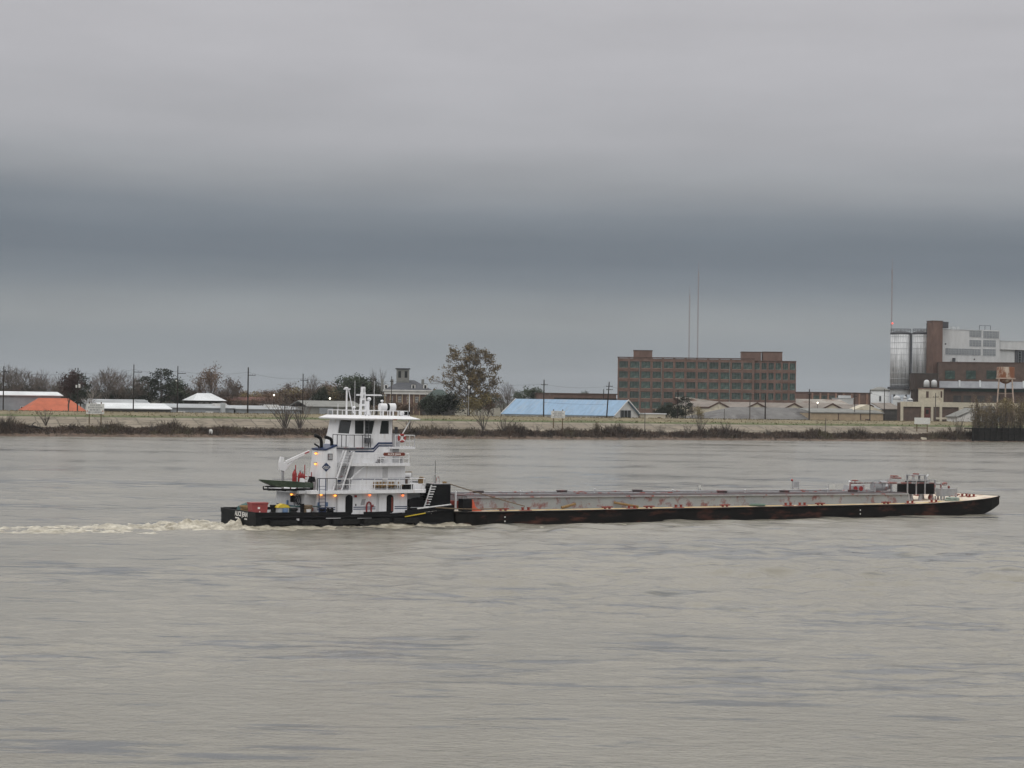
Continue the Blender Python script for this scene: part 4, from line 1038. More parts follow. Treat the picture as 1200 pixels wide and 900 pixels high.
# ---- the silo plant on the right
def silo(pa, pb, v, label, name='grain_silo'):
    f = place((pa + pb) / 2, v, GZ, -34.3); r = (f.X(pb) - f.X(pa)) / 2; zb_, zt = f.Z((pa + pb) / 2, 453.5), f.Z((pa + pb) / 2, 391.5)
    o = thing(name, label, 'silo', f.w(0, r), f.a)
    MB().lathe((0, 0, 0), [(r, zb_), (r, zt)], 40).build('drum', M['aluminium'], o, smooth=True)
    MB().lathe((0, 0, 0), [(r + .1, zt + .003), (r + .15, zt + .7), (r * .4, zt + 1.5), (.2, zt + 1.7)], 32).build('cap', M['darksteel'], o)
    rl = MB(); rl.torus((0, 0, zt + 2.3), r * .98, .09, 32, 5, 'z'); rl.torus((0, 0, zt + 1.6), r * .98, .07, 32, 5, 'z')
    for k in range(16): a = 2 * PI * k / 16; rl.cyl((r * .98 * math.cos(a), r * .98 * math.sin(a), zt + .6), (r * .98 * math.cos(a), r * .98 * math.sin(a), zt + 2.3), .08, n=4)
    rl.build('railing', M['darksteel'], o)
    hp = MB(); 
    for z in np.linspace(zb_ + 1, zt - 1, 9): hp.torus((0, 0, z), r + .02, .07, 40, 4, 'z')
    hp.build('hoops', M['palegrey'], o)
    MB().box(r * .90, r + .45, -r * .62, -r * .30, zb_, zt + .5).build('gap_shade_strip', M['darksteel'], o)  # added dark strip standing in for the shaded gap between the silos
    for sx in (-.7, .7):
        for sy in (-.7, .7): MB().cyl((sx * r * .8, sy * r * .8, -.5), (sx * r * .8, sy * r * .8, zb_ - .95), .45, n=8).build('leg', M['darksteel'], o)
    MB().lathe((0, 0, 0), [(r + 1.0, zb_ - .9), (r + 1.0, zb_ - .003)], 24).build('base_deck', M['darksteel'], o)
    MB().lathe((0, 0, 0), [(r * .95, zb_ - 3.2), (r + .2, zb_ - .91)], 24).build('skirt', M['plantwhite'], o)
    return o
silo(1042.3, 1066.8, 128, 'larger streaked metal silo on the left of the pair')
silo(1068.4, 1087.6, 134, 'slimmer streaked metal silo between the larger silo and the brick tower')
f, o = bld('steel_stair_tower', 'dark lattice steel tower between the slimmer silo and the brick tower', 1088, 132)
x1 = f.X(1092.5); zt = f.Z(1090, 379); b = MB()
for x in (0, x1):
    for y in (0, x1): b.box(x - .12, x + .12, y - .12, y + .12, -.5, zt)
n = 16
for k in range(n):
    z0, z1 = zt * k / n, zt * (k + 1) / n
    for y in (0, x1): b.tube([(0, y, z0), (x1, y, z1)], .08, 4)
    b.box(-.3, x1 + .3, -.3, x1 + .3, z1 - .12, z1 - .02) if k % 2 else None
b.build('lattice', M['darksteel'], o)
MB().ball((x1 * .3, -.3, f.Z(1090, 394)), .35).build('warning_light', M['redlight'], o)
f, o = bld('brick_tower', 'slender red brown brick tower beside the white plant building', 1092.6, 126)
x1 = f.X(1103.6); zt = f.Z(1098, 376.5)
MB().box(0, x1, 0, x1, -.5, zt).build('shaft', M['brickpale'] if False else M['brick'], o); MB().box(-.12, x1 + .12, -.12, x1 + .12, zt + .003, zt + .3).build('coping', M['browntrim'], o)
MB().box(x1 + .01, f.X(1110.8), .3, 3, f.Z(1107, 384.5), f.Z(1107, 377)).build('roof_cabin', M['darksteel'], o)
b = MB(); b.box(-2.6, -2.45, 1, 1.2, f.Z(1092, 396), zt - .6).box(-2.6, -.01, 1, 1.2, zt - .6, zt - .4).build('bracket', M['darksteel'], o)
# white plant building with window bands
f, o = bld('white_plant_building', 'tall dirty white plant building with bands of windows right of the brick tower', 1103.8, 130)
xa = f.X(1149.5); xb = f.X(1171); zb_, zt = f.Z(1125, 429), f.Z(1125, 386.8)
MB().box(0, xa, 0, 16, -.5, zt).box(xa + .002, xb, .25, 16, -.5, f.Z(1160, 386.8)).build('wall', M['plantwhite'], o)
MB().box(-.15, xa + .2, -.15, 16.1, zt + .003, zt + .3).build('parapet', M['palegrey'], o)
def wband(pa, pb, ya, yb, n, y=-.06):
    x0, x1_ = f.X(pa), f.X(pb); z0, z1 = f.Z((pa + pb) / 2, yb), f.Z((pa + pb) / 2, ya); w = (x1_ - x0) / n
    for k in range(n): window(o, x0 + w * k, y, z0, w - .12, z1 - z0, 'palegrey', 'bluegrey', 1, 2)
wband(1135, 1149, 387.5, 395, 4); wband(1135, 1149, 398.5, 406, 4); wband(1107, 1148.5, 408.5, 416, 11)
wband(1151.5, 1170, 388, 396.5, 5, .19); wband(1151.5, 1166.5, 398.5, 406.5, 4, .19); wband(1151.5, 1166.5, 409, 417, 4, .19)
b = MB()
for px in (1113, 1118, 1124): b.box(f.X(px), f.X(px + 2.5), 2, 5, zt + .3, zt + 1.6)
b.box(f.X(1122), f.X(1129), 3, 8, zt + .3, f.Z(1125, 384.3)); b.build('roof_vents', M['palegrey'], o)
b = MB(); x0, x1_ = f.X(1150), f.X(1163); zz = f.Z(1155, 381.5)
for x in (x0, (x0 + x1_) / 2, x1_): b.box(x - .08, x + .08, 2, 2.16, zt + .1, zz)
b.box(x0, x1_, 2, 2.16, zz, zz + .14).build('roof_frame', M['darksteel'], o)
for px, py in ((1107, 403), (1141, 421)): MB().cyl((f.X(px), -.2, f.Z(px, py)), (f.X(px), -.01, f.Z(px, py)), .35, n=10).build('vent', M['darksteel'], o)
b = MB(); xm = f.X(1116); b.box(xm - .5, xm + .5, -1.2, -.3, f.Z(1116, 430), f.Z(1116, 419.5))
for s in (-1.6, 1.6): b.box(xm + s - .1, xm + s + .1, -.9, -.7, f.Z(1116, 430), f.Z(1116, 423))
b.box(xm - 1.6, xm + 1.6, -.88, -.72, f.Z(1116, 425.5), f.Z(1116, 424.8)).build('vent_stack', M['darksteel'], o)
f, o = bld('conveyor_block', 'pale plant block with a dark underside at the right edge behind the brick hall', 1171.5, 134)
x1 = f.X(1235); xm = f.X(1178.5); zt = f.Z(1190, 400.5)
MB().box(0, x1, 0, 14, f.Z(1190, 410), zt).box(xm - 3, f.X(1190), 1, 14, -.5, f.Z(1185, 410.02)).build('wall', M['plantwhite'], o)
MB().box(-.1, x1, -.1, 14.1, zt + .003, zt + .4).build('parapet', M['palegrey'], o)
MB().box(f.X(1190) + .002, x1, .6, 13, -.5, f.Z(1195, 410.03)).build('recess', M['darksteel'], o)
for px in (1193.5, 1200, 1207): window(o, f.X(px), .48, f.Z(px, 429), 1.5, f.Z(px, 411.5) - f.Z(px, 429), 'bluegrey', 'darkglass', 0, 5)
# brick hall
f, o = bld('brick_hall', 'long brown brick hall with green windows and a grey canopy below the white plant building', 1099.5, 112, rot=-33)
x1 = f.X(1240); zt = f.Z(1140, 425.5)
MB().box(0, x1, 0, 20, -.5, zt).build('wall', M['brickdark'], o); MB().box(-.2, x1, -.2, 20.2, zt + .003, zt + .45).build('parapet', M['browntrim'], o)
for pa in (1107, 1131.5, 1155.5, 1205): window(o, f.X(pa), -.06, f.Z(pa, 444), f.X(pa + 11.5) - f.X(pa), f.Z(pa, 434.2) - f.Z(pa, 444), 'greenstrip', 'greenpane', 3, 2)
c_ = MB().prism([(-.002, f.Z(1150, 447.0)), (-2.2, f.Z(1150, 454.5)), (-2.2, f.Z(1150, 455.3)), (-.002, f.Z(1150, 455.3))], 'x', .3, x1).build('canopy', M['canopy'], o)
for px in (1124, 1148, 1199): b = MB().prism([(-.1, f.Z(1150, 446.6)), (-2.35, f.Z(1150, 454.4)), (-2.35, f.Z(1150, 453.4)), (-.1, f.Z(1150, 445.8))], 'x', f.X(px) - .35, f.X(px) + .35).build('canopy_rib', M['palegrey'], c_)
MB().box(f.X(1114), x1, -.3, -.01, f.Z(1150, 459), f.Z(1150, 455.6)).build('green_fascia', M['greenstrip'], o)
for pa in (1117, 1129, 1145, 1163): MB().box(f.X(pa), f.X(pa + 9), -.1, -.012, f.Z(pa, 471), f.Z(pa, 463.5)).build('dark_opening', M['darkwall'], o)
# dark annex with two round tanks
f, o = bld('dark_brick_annex', 'small dark brick annex below the silos', 1071, 108)
x1 = f.X(1099); zt = f.Z(1085, 438.2)
MB().box(0, x1, 0, 3.5, f.Z(1085, 457), zt).box(.4, x1 - .4, .5, 3.0, -.5, f.Z(1085, 457.02)).build('wall', mat('dark_stained_brick', (.055, .040, .033), .85, .2, .5), o); MB().box(-.1, x1 + .1, -.1, 3.6, zt + .003, zt + .3).build('coping', M['darkwall'], o)
for lab, px in (('rounded grey tank on the dark annex ledge, nearer the silos', 1085.5), ('rounded grey tank on the dark annex ledge, nearer the brick hall', 1094.3)):
    g = place(px, 103, GZ, -35); r = (g.X(px + 3.4) - g.X(px)); z0 = g.Z(px, 453.5); t = thing('round_tank', lab, 'tank', g.w(0, 0), g.a, 'round tanks on the annex')
    MB().lathe((0, 0, 0), [(r, z0), (r, z0 + r * 1.6), (r * .9, z0 + r * 2.1), (r * .5, z0 + r * 2.45), (.05, z0 + r * 2.55)], 16).build('shell', M['plantwhite'], t, smooth=True)
    MB().box(-r, -r * .6, -.2, .2, 0, z0).box(r * .6, r, -.2, .2, 0, z0).build('stand', M['darksteel'], t)
    MB().cyl((0, 0, z0 + r * 2.4), (0, 0, z0 + r * 2.9), .25, n=8).build('vent', M['darksteel'], t)
# storage tank and small vessels left of the silos' feet
g = place(1031, 116, GZ, -33.6); r = (g.X(1042.5) - g.X(1020)) / 2; zt = g.Z(1031, 458)
t = thing('storage_tank', 'squat dirty white storage tank with a dark roof left of the silo legs', 'tank', g.w(0, r), g.a)
MB().lathe((0, 0, 0), [(r, -.5), (r, zt)], 32).build('shell', M['plantwhite'], t, smooth=True)
MB().lathe((0, 0, 0), [(r + .2, zt + .003), (r + .2, zt + .5), (r * .4, zt + 1.5), (.1, zt + 1.7)], 32).build('roof', M['greyhouse'], t)
MB().box(-.3, .5, -r - .1, -r + .3, zt * .7, zt * .85).build('hatch', M['darksteel'], t)
for lab, px, hw, top in (('largest pale dome topped vessel under the silos', 1050.8, 4.6, 463.5), ('slim pale vessel under the silos, middle of the three', 1060.3, 2.3, 464.5), ('short pale dome topped vessel next to the cream gatehouse', 1066.6, 3.2, 466.5)):
    g = place(px, 98, GZ, -34); r = g.X(px + hw); zt = g.Z(px, top)
    t = thing('process_vessel', lab, 'tank', g.w(0, 0), g.a, 'vessels under the silos')
    MB().lathe((0, 0, 0), [(r, 0), (r, zt - r * .9), (r * .8, zt - r * .35), (r * .4, zt - r * .08), (.05, zt)], 18).build('shell', M['plantwhite'], t, smooth=True)
    MB().cyl((0, 0, zt - .1), (0, 0, zt + 1.2), .18, n=6).build('pipe', M['palegrey'], t)
    MB().torus((0, 0, zt - r * .9), r + .05, .12, 18, 5, 'z').build('ring', M['darksteel'], t)
# dark yard wall
f, o = bld('dark_shed', 'dark walled shed with a brown roof between the tan shed and the cream gatehouse', 1034, 92)
x1 = f.X(1057); zt = f.Z(1045, 480)
MB().box(0, x1, 0, 8, -.5, zt).build('wall', M['darkwall'], o); MB().prism([(-.3, zt + .01), (8, zt + 2.4), (8, zt + 2.7), (-.3, zt + .3)], 'x', -.2, x1).build('roof', M['brownroof'], o)
# cream gatehouse and colonnade
f, o = bld('cream_gatehouse', 'cream building with a raised box and brick filled openings below the brick hall', 1056, 78)
x1 = f.X(1236); zt = f.Z(1100, 471.2); zl = f.Z(1100, 477)
w_ = MB().box(.5, x1, .5, 3.5, -.5, zt - .3)
w_.build('infill_wall', M['brickdark'], o)
fr_ = MB().box(0, x1, 0, .498, zl, zt)
for px, wpx in ((1056, 2.6), (1080, 3), (1091.5, 2.4), (1101.5, 2.6), (1124, 5.2), (1140, 4), (1165, 3), (1190, 3)): fr_.box(f.X(px), f.X(px + wpx), 0, .496, -.5, zl)
for pa, pb in ((1097, 1101.5), (1104.1, 1124)): fr_.box(f.X(pa) + .01, f.X(pb) - .01, .05, .49, f.Z(1110, 491.5), f.Z(1110, 489.2))
fr_.build('frame', M['cream'], o)
xa, xb = f.X(1080, 1), f.X(1105.5, 1); z2 = f.Z(1093, 456.2, 1)
up = MB().box(xa, xb, 1, 3.4, zt + .003, z2).build('upper_box', M['cream'], o); MB().box(xa - .15, xb + .15, .85, 3.5, z2 + .003, z2 + .3).build('upper_coping', M['brickpale'], up)
for px in (1085, 1102): MB().box(f.X(px, 1), f.X(px + (3 if px < 1090 else 1.8), 1), .93, .99, f.Z(px, 466, 1), f.Z(px, 458.5, 1)).build('upper_window', M['browntrim'], up)
MB().box(f.X(1083), f.X(1091), .40, .49, -.4, f.Z(1087, 478.5)).build('doorway', mat('red_brown_door', (.12, .035, .028), .7, .15, 1), o)
MB().box(f.X(1085.5), f.X(1089), .34, .395, f.Z(1087, 485), f.Z(1087, 480)).build('door_window', M['darkglass'], o)
# white cottage
f, o = bld('white_cottage', 'small white cottage with a dark gable edge beside the timber wharf', 1122, 62, cat='house')
x1 = f.X(1152); zt = f.Z(1137, 489); za = f.Z(1143, 479.5)
MB().box(0, x1, 0, 7, -.5, zt).prism([(x1 * .1, zt), (x1, zt), (x1 * .72, za)], 'y', .02, 6.9).build('wall', M['whitewall'], o)
rr = MB().prism([(-.6, zt - .1), (x1 * .72, za + .05), (x1 * .72, za + .4), (-.6, zt + .25)], 'y', -.5, 7.4).prism([(x1 + .5, zt - .5), (x1 * .72, za + .05), (x1 * .72, za + .4), (x1 + .5, zt - .1)], 'y', -.5, 7.4)
rr.build('roof', M['greyhouse'], o)
window(o, f.X(1137), -.06, f.Z(1138, 492.5), 1.1, 1.6, 'whitewall', 'darkglass', 1, 1)
MB().box(f.X(1126), f.X(1128), -.07, -.01, -.3, 2.0).build('door', M['bluegrey'], o)
f, o = bld('grey_cottage', 'grey gabled cottage half hidden by the willow scrub', 1155, 64, cat='house')
x1 = f.X(1172); zt = f.Z(1163, 489); za = f.Z(1163, 477)
MB().box(0, x1, 0, 7, -.5, zt).prism([(0, zt), (x1, zt), (x1 / 2, za)], 'y', .02, 6.9).build('wall', M['palegrey'], o); gable_y(0, x1, 0, 7, zt + .02, za + .1, .5).build('roof', M['greyroof'], o)
window(o, x1 * .4, -.06, 1.2, 1.4, 1.6, 'whitewall', 'darkglass', 1, 1)
# rusty water tower
g = place(1178, 58, GZ, -37)
r = g.X(1188.5) - g.X(1178); zb_, zt = g.Z(1178, 443.5), g.Z(1178, 430.5)
t = thing('water_tower', 'old water tower with a rust streaked tank on four stained legs', 'water tower', g.w(0, 0), g.a)
MB().lathe((0, 0, 0), [(r * .25, zb_ - 2.0), (r * .8, zb_ - 1.0), (r, zb_), (r, zt), (r * .97, zt + .1), (r * .97, zt - .2)], 28).build('tank', M['ironrust'], t)
MB().lathe((0, 0, 0), [(r + .35, zb_ - .25), (r + .35, zb_ + .25)], 28).build('balcony', M['rustyleg'], t)
for sx, sy in ((-1, -1), (1, -1), (1, 1), (-1, 1)):
    MB().tube([(sx * r * .72, sy * r * .72, zb_ - .26), (sx * r * 1.12, sy * r * 1.12, -.5)], [.28, .3], 8).build('leg', M['rustyleg'], t)
b = MB()
for k in (.35, .7):
    q = r * (.72 + .4 * (1 - k)); z = zb_ * k
    for a in range(4):
        c = [(-q, -q), (q, -q), (q, q), (-q, q)]; b.tube([(*c[a], z), (*c[(a + 1) % 4], z)], .09, 4)
b.build('bracing', M['rustyleg'], t)
MB().cyl((0, 0, zb_ - 1.9), (0, 0, -.5), .3, n=8).build('riser_pipe', M['rustyleg'], t)
# timber wharf
g = Frame(*SH.w(SH.X(1140, 1.0, 515), 1.0)[:2], 0, SH.a)
t = thing('timber_wharf', 'dark timber wharf wall of piles and planks at the right edge of the bank', 'wharf', g.w(0, 0), g.a)
L_ = g.X(1236, 0, 515); zt = g.Z(1170, 500.5)
MB().box(0, L_, .3, .7, -1.5, zt - .3).build('planking', M['timber'], t); MB().box(-.2, L_, .72, 5, zt - .75, zt - .35).build('deck', M['timber'], t)
k = 0; x = 0
while x < L_:
    MB().cyl((x, 0, -2), (x + random.Random(k).gauss(0, .05), 0, zt + random.Random(k + 9).uniform(-.1, .8)), .24, .2, 8).build('pile', M['timber'], t); x += 2.6; k += 1
MB().box(0, L_, -.12, .29, zt - 1.7, zt - 1.3).box(0, L_, -.12, .29, .5, .85).build('waler', M['timber'], t)

# ------------------------------------------------------------------ poles, wires, masts, signs
POLE = {}
def pole(px, top, v, label, arms=(), group='utility poles along the levee', lean=0.0, thick=.2, extra=None, grey=False, name='utility_pole'):
    u = SH.X(px, v, top); zb_ = top_z(u, v); h = SH.Z(px, top, v) - zb_
    o = thing(name, label, 'utility pole', (*SH.w(u, v)[:2], zb_), SH.a, group)
    MB().tube([(lean * -h, 0, -.4), (0, 0, h)], [thick * 1.1, thick * .75], 8).build('post', M['greypole' if grey else 'pole'], o)
    for (dz, a, b) in arms:
        ar = MB().box(a, b, -.28, -.12, h - dz - .1, h - dz + .1).build('crossarm', M['pole'], o)
        for x in (a + .12, b - .12, (a + b) / 2 + .25): MB().lathe((x, -.2, h - dz + .1), [(.05, 0), (.07, .1), (.03, .22)], 6).build('insulator', M['greypole'], ar)
    if extra == 'transformer':
        MB().lathe((.5, -.1, h * .62), [(.3, 0), (.34, .1), (.34, 1.0), (.2, 1.15)], 12).build('transformer', M['whitewall'], o); MB().lathe((-.45, -.1, h * .62), [(.28, 0), (.28, .9)], 10).build('transformer', M['whitewall'], o)
    if extra == 'lamp':
        MB().tube([(0, 0, h * .72), (-.6, -.5, h * .74)], .06, 5).build('lamp_arm', M['silver'], o); MB().ball((-.6, -.5, h * .735), .28).build('lamp', M['whitewall'], o)
    POLE[px] = (u, v, zb_ + h)
    return o
pole(4.5, 429, 58, 'utility pole at the very left edge of the picture', ((1.8, -.8, 1.6),))
pole(91.5, 431, 62, 'utility pole with a pair of pale transformers, behind the reddish tree', (), extra='transformer')
pole(157, 427, 58, 'tall dark pole with one short side arm, rising from the white warehouses', ((2.5, -.2, 2.6),))
pole(208.5, 429, 60, 'pole with a side arm and a small pale lamp, just right of the pines', ((2.4, -.2, 2.6),), extra='lamp')
pole(291, 430.5, 58, 'thickest pole with a side arm, standing before the red building', ((2.6, -.2, 2.5),), thick=.26)
pole(355.3, 438, 62, 'pole with a crossarm left of the towboat exhaust stack', ((2.2, -1.0, 1.6),))
pole(459, 441, 60, 'slim pole in front of the left corner of the mansion', ((1.8, -.6, .6),), thick=.15)
pole(637.6, 445, 56, 'pole with a crossarm in front of the blue roof', ((1.8, -1.2, 1.4),), thick=.24)
pole(707.5, 456, 90, 'short pole behind the leaning double armed pole', (), thick=.2)
pole(714, 447.5, 54, 'leaning pole with two crossarms at the right end of the blue roof', ((1.6, -1.3, 1.3), (2.8, -1.2, 1.3)), lean=.07, thick=.24)
pole(794.5, 457, 60, 'dark pole rising from the shrubs below the brick factory', ((1.5, -.8, .9),))
pole(879, 459.5, 56, 'grey pole with a wide crossarm over the dark grey roof', ((1.0, -1.9, 1.3),), grey=True)
pole(897, 463, 57, 'stout black pole without arms beside the wide armed grey pole', (), thick=.26)
pole(948.6, 456, 56, 'dark pole at the right end of the dark grey roof', ((1.9, -.7, .7),), thick=.24)
pole(1001.8, 461, 75, 'thin pole before the tan walled shed', ((1.2, -.8, .8),), thick=.16)
pole(1019.8, 456.5, 56, 'tall pole at the gable of the tan walled shed', ((1.4, -.7, .7),), thick=.2)
pole(1036.6, 456, 76, 'pole in front of the dirty white storage tank', (), thick=.17)
pole(1096.5, 460.5, 54, 'pole with a short crossarm in front of the cream gatehouse', ((1.6, -1.3, 1.3),), thick=.2, grey=True)
for px, tp, vv, lab in ((756, 470, 14, 'thin bare post on the bank below the cream hut'), (967.5, 490, 12, 'thin bare post on the bank below the tan walled shed'), (849, 479, 30, 'slim grey post on the crest before the dark grey roof')):
    u = SH.X(px, vv, tp); z = top_z(u, vv); solo('mooring_post', MB().tube([(0, 0, -.3), (.05, 0, SH.Z(px, tp, vv) - z)], [.13, .09], 7), M['greypole'], lab, 'post', SH, u, vv, z, 'thin posts on the bank')
def wire(pa, pb, dz=0.0, off=0.0, label='', sag=.9):
    (u0, v0, z0), (u1, v1, z1) = POLE[pa], POLE[pb]; n = 14; pts = []
    for i in range(n + 1):
        t = i / n; pts.append(((u1 - u0) * t, (v1 - v0) * t - off, (z1 - z0) * t + dz - sag * 4 * t * (1 - t)))
    solo('overhead_wire', MB().tube(pts, .035, 4), M['wire'], label, 'wire', SH, u0, v0, z0, 'overhead wires between the poles')
seq = [(4.5, 91.5, 'from the left edge pole to the transformer pole'), (91.5, 157, 'from the transformer pole to the tall dark pole'), (157, 208.5, 'from the tall dark pole to the pole with a lamp'), (208.5, 291, 'from the pole with a lamp to the thickest pole'), (291, 355.3, 'from the thickest pole to the pole left of the stack'),
       (355.3, 459, 'passing behind the pilothouse to the slim pole before the mansion'), (459, 637.6, 'from the mansion pole across the largest tree to the blue roof'), (637.6, 714, 'over the blue roof to the leaning pole'), (714, 794.5, 'from the leaning pole past the brick factory corner'), (794.5, 879, 'from the shrub pole to the wide armed grey pole'), (879, 948.6, 'over the dark grey roof between its two poles'), (948.6, 1019.8, 'over the tan walled shed'), (1019.8, 1096.5, 'from the gable pole to the cream gatehouse pole')]
for a, b, l in seq: wire(a, b, -1.6, .2, 'thin sagging overhead wire ' + l)
wire(637.6, 714, -8.0, .25, 'lower of two wires crossing in front of the blue roof', .3)

def antenna(px, top, base, v, label, blinks):
    g = place(px, v, GZ); h = g.Z(px, top)
    o = thing('antenna_mast', label, 'antenna mast', g.w(0, 0), g.a, 'tall antenna masts')
    b = MB(); w = .34
    c = [(w * math.cos(2 * PI * k / 3), w * math.sin(2 * PI * k / 3)) for k in range(3)]
    for k in range(3): b.tube([(*c[k], 0), (*c[k], h * .93)], .08, 4)
    n = int(h / 3)
    for i in range(n):
        for k in range(3): b.tube([(*c[k], h * .93 * i / n), (*c[(k + 1) % 3], h * .93 * (i + 1) / n)], .03, 3)
    b.build('lattice', M['mast'], o); MB().tube([(0, 0, h * .9), (0, 0, h)], [.12, .06], 5).build('whip', M['mast'], o)
    for z in blinks: MB().ball((0, -.9, g.Z(px, z)), .5).build('warning_light', M['redlight'], o)
antenna(806.5, 335, 419, 420, 'shorter of two thin masts above the brick factory', ())
antenna(816.5, 306, 419, 425, 'taller of two thin masts above the brick factory', ())
antenna(1043.5, 302, 450, 300, 'thin mast rising behind the larger silo', (379, 434.5))

def sign(px0, px1, y0, y1, v, foot, label, ink):
    g = Frame(*SH.w(SH.X((px0 + px1) / 2, v, y1), v)[:2], 0, R(4)); zb_ = top_z(SH.X((px0 + px1) / 2, v, y1), v); g.z = zb_
    w = g.X(px1, 0, y1) - g.X(px0, 0, y1); z0, z1 = g.Z((px0 + px1) / 2, y1), g.Z((px0 + px1) / 2, y0)
    o = thing('river_sign', label, 'sign', g.w(0, 0), g.a, 'white river signs on the bank')
    bd = MB().box(-w / 2, w / 2, -.06, .06, z0, z1).build('board', M['signwhite'], o)
    for s in (-1, 1): MB().box(s * w * .33 - .16, s * w * .33 + .16, .062, .36, -.5, z1 + .5 if ink else z0 + .4).build('post', M['signleg'], o)
    r = random.Random(int(px0))
    if ink:      # lines of lettering too small to read
        rows = 4
        for k in range(rows):
            b = MB(); zc0 = z1 - (z1 - z0) * (k + .72) / (rows + .4); hh = (z1 - z0) * .095; x = -w * (.40 if k in (1, 3) else .30); xe = -x
            while x < xe:
                lw = r.uniform(.12, .34); b.box(x, min(xe, x + lw), -.075, -.0605, zc0 - hh * r.uniform(.6, 1), zc0 + hh); x += lw + r.uniform(.08, .22)
            b.build('lettering', M['signink'], bd)
        if ink == 2:
            for s in (-1, 1): MB().box(s * w * .43 - .13, s * w * .43 + .13, -.077, -.0607, z0 + (z1 - z0) * .2, z0 + (z1 - z0) * .34).build('red_mark', M['signred'], bd)
    else:
        MB().box(-w * .52, w * .33, .37, .5, z0 * .45, z0 * .45 + .3).build('rail', M['signleg'], o)
sign(101, 122, 473, 485, 14, 501, 'small white lettered sign on two posts, on the bank by the orange roof', 2)
sign(646, 662, 481.5, 490, 14, 505, 'small white lettered sign on two posts, on the bank below the blue roof', 1)
sign(1071.5, 1090, 489.5, 497, 14, 510, 'blank white sign on two posts, on the bank below the cream gatehouse', 0)
# street lamp by the largest tree
u = SH.X(549, 40, 487); h = SH.Z(549, 456, 40) - top_z(u, 40)
o = thing('lamp_post', 'white lamp post standing under the largest tree', 'lamp post', (*SH.w(u, 40)[:2], top_z(u, 40)), SH.a)
MB().tube([(0, 0, -.2), (0, 0, h)], [.08, .06], 8).build('post', M['silver'], o); MB().lathe((0, 0, h), [(.1, 0), (.32, .3), (.32, 1.0), (.15, 1.2)], 10).build('lantern', M['whitewall'], o); MB().lathe((0, 0, 0), [(.4, -.1), (.4, .6), (.12, .8)], 10).build('base', M['white_rail'], o)
for px, py, v, lab in ((321, 463, 120, 'lit yard lamp on a post before the red trees'), (386.5, 467, 100, 'lit yard lamp on a post above the grey green warehouse'), (958, 472, 108, 'lit yard lamp on a post before the tan shed row')):
    u = SH.X(px, v, py); z = SH.Z(px, py, v) - GZ
    o = thing('yard_lamp', lab, 'lamp', SH.w(u, v, GZ), SH.a, 'lit yard lamps'); MB().tube([(0, 0, -.3), (0, 0, z)], .09, 6).build('post', M['pole'], o); MB().ball((0, -.1, z), .32).build('lamp', M['whitelight'], o)
# two parked cars by the largest tree
def car(px, v, label, m_):
    u = SH.X(px, v, 478); o = thing('parked_car', label, 'car', SH.w(u, v, top_z(u, v) + 0), SH.a + R(-10), 'pale cars parked by the largest tree')
    MB().prism([(-2.2, .35), (2.2, .35), (2.25, .75), (1.5, .95), (.8, 1.42), (-1.2, 1.45), (-1.9, .98), (-2.25, .85)], 'y', -.85, .85).build('body', m_, o)
    MB().prism([(1.25, .97), (.75, 1.34), (-1.1, 1.36), (-1.65, .99)], 'y', -.87, .87).build('windows', M['darkglass'], o)
    for x in (-1.35, 1.35):
        for y in (-.8, .8): MB().cyl((x, y - .1, .33), (x, y + .1, .33), .33, n=14).build('wheel', M['rubber'], o)
car(579, 41, 'pale grey car parked nearest the largest tree', M['palegrey']); car(590, 41.5, 'white car parked by the left end of the blue roof', M['whitewall'])
# odds and ends on the waterline
u = SH.X(42, 6, 502); solo('driftwood_log', MB().tube([(-3.2, 0, .4), (-2.5, .2, 1.1), (-.5, 0, 1.3), (1.5, .3, .8), (3.5, 0, .3)], [.15, .32, .35, .3, .12], 8).tube([(-1, 0, 1.2), (-.6, .2, 2.2), (.3, .2, 2.6)], [.2, .14, .06], 6), M['log'], 'black driftwood log with a broken branch stranded on the far left bank', 'log', SH, u, 7, top_z(u, 7) - .2)
u = SH.X(247, 4, 508); solo('white_drum', MB().lathe((0, 0, 0), [(.3, 0), (.55, .15), (.6, 1.0), (.5, 1.4), (.25, 1.55)], 12), M['whitewall'], 'white plastic drum washed up on the dark bank left of the towboat', 'drum', SH, u, 4, top_z(u, 4) - .1, rot=.4)
u = SH.X(1082, 3, 513); solo('stone_block', MB().prism([(-1, 0), (1.1, 0), (.9, .8), (-.6, 1.0)], 'y', -.6, .6), M['cream'], 'pale stone block on the bank below the blank sign', 'block', SH, u, 3, top_z(u, 3) - .15)

# ------------------------------------------------------------------ the barge
BG = TOW
barge = thing('tank_barge', 'long black tank barge with a grey, red patched trunk, pushed ahead of the towboat', 'barge', BG.w(0, 0), BG.a)
BL0, BL1, BW = -3.35, 67.5, 12.5
def deck_z(x): return 1.32 + .62 * max(0, (x - 54) / 12.7) ** 1.7
def keel_z(x): return -2.2 if x < 52 else (-2.2 + 3.65 * ((x - 52) / 16.5) ** 1.7)
xs = [BL0, -2.6, -1.8, -.6, 0, 10, 20, 30, 40, 50, 54, 57, 60, 62, 64, 65.7, 67.0, 67.5]
def rnd_y(x): return (1.3 * ((-.6 - x) / 2.75) ** 1.6 if x < -.6 else 0) if x < 64 else .9 * ((x - 64) / 3.5) ** 2
MB().hull([[(x, rnd_y(x), deck_z(x)), (x, rnd_y(x), keel_z(x)), (x, BW - rnd_y(x), keel_z(x)), (x, BW - rnd_y(x), deck_z(x))] for x in xs]).build('hull', M['bargehull'], barge)
dk = MB()
for a, b in zip(xs, xs[1:]):
    dk.quad((a, rnd_y(a) + .12, deck_z(a) + .02), (b - .0, rnd_y(b) + .12, deck_z(b) + .02), (b, BW - rnd_y(b) - .12, deck_z(b) + .02), (a, BW - rnd_y(a) - .12, deck_z(a) + .02))
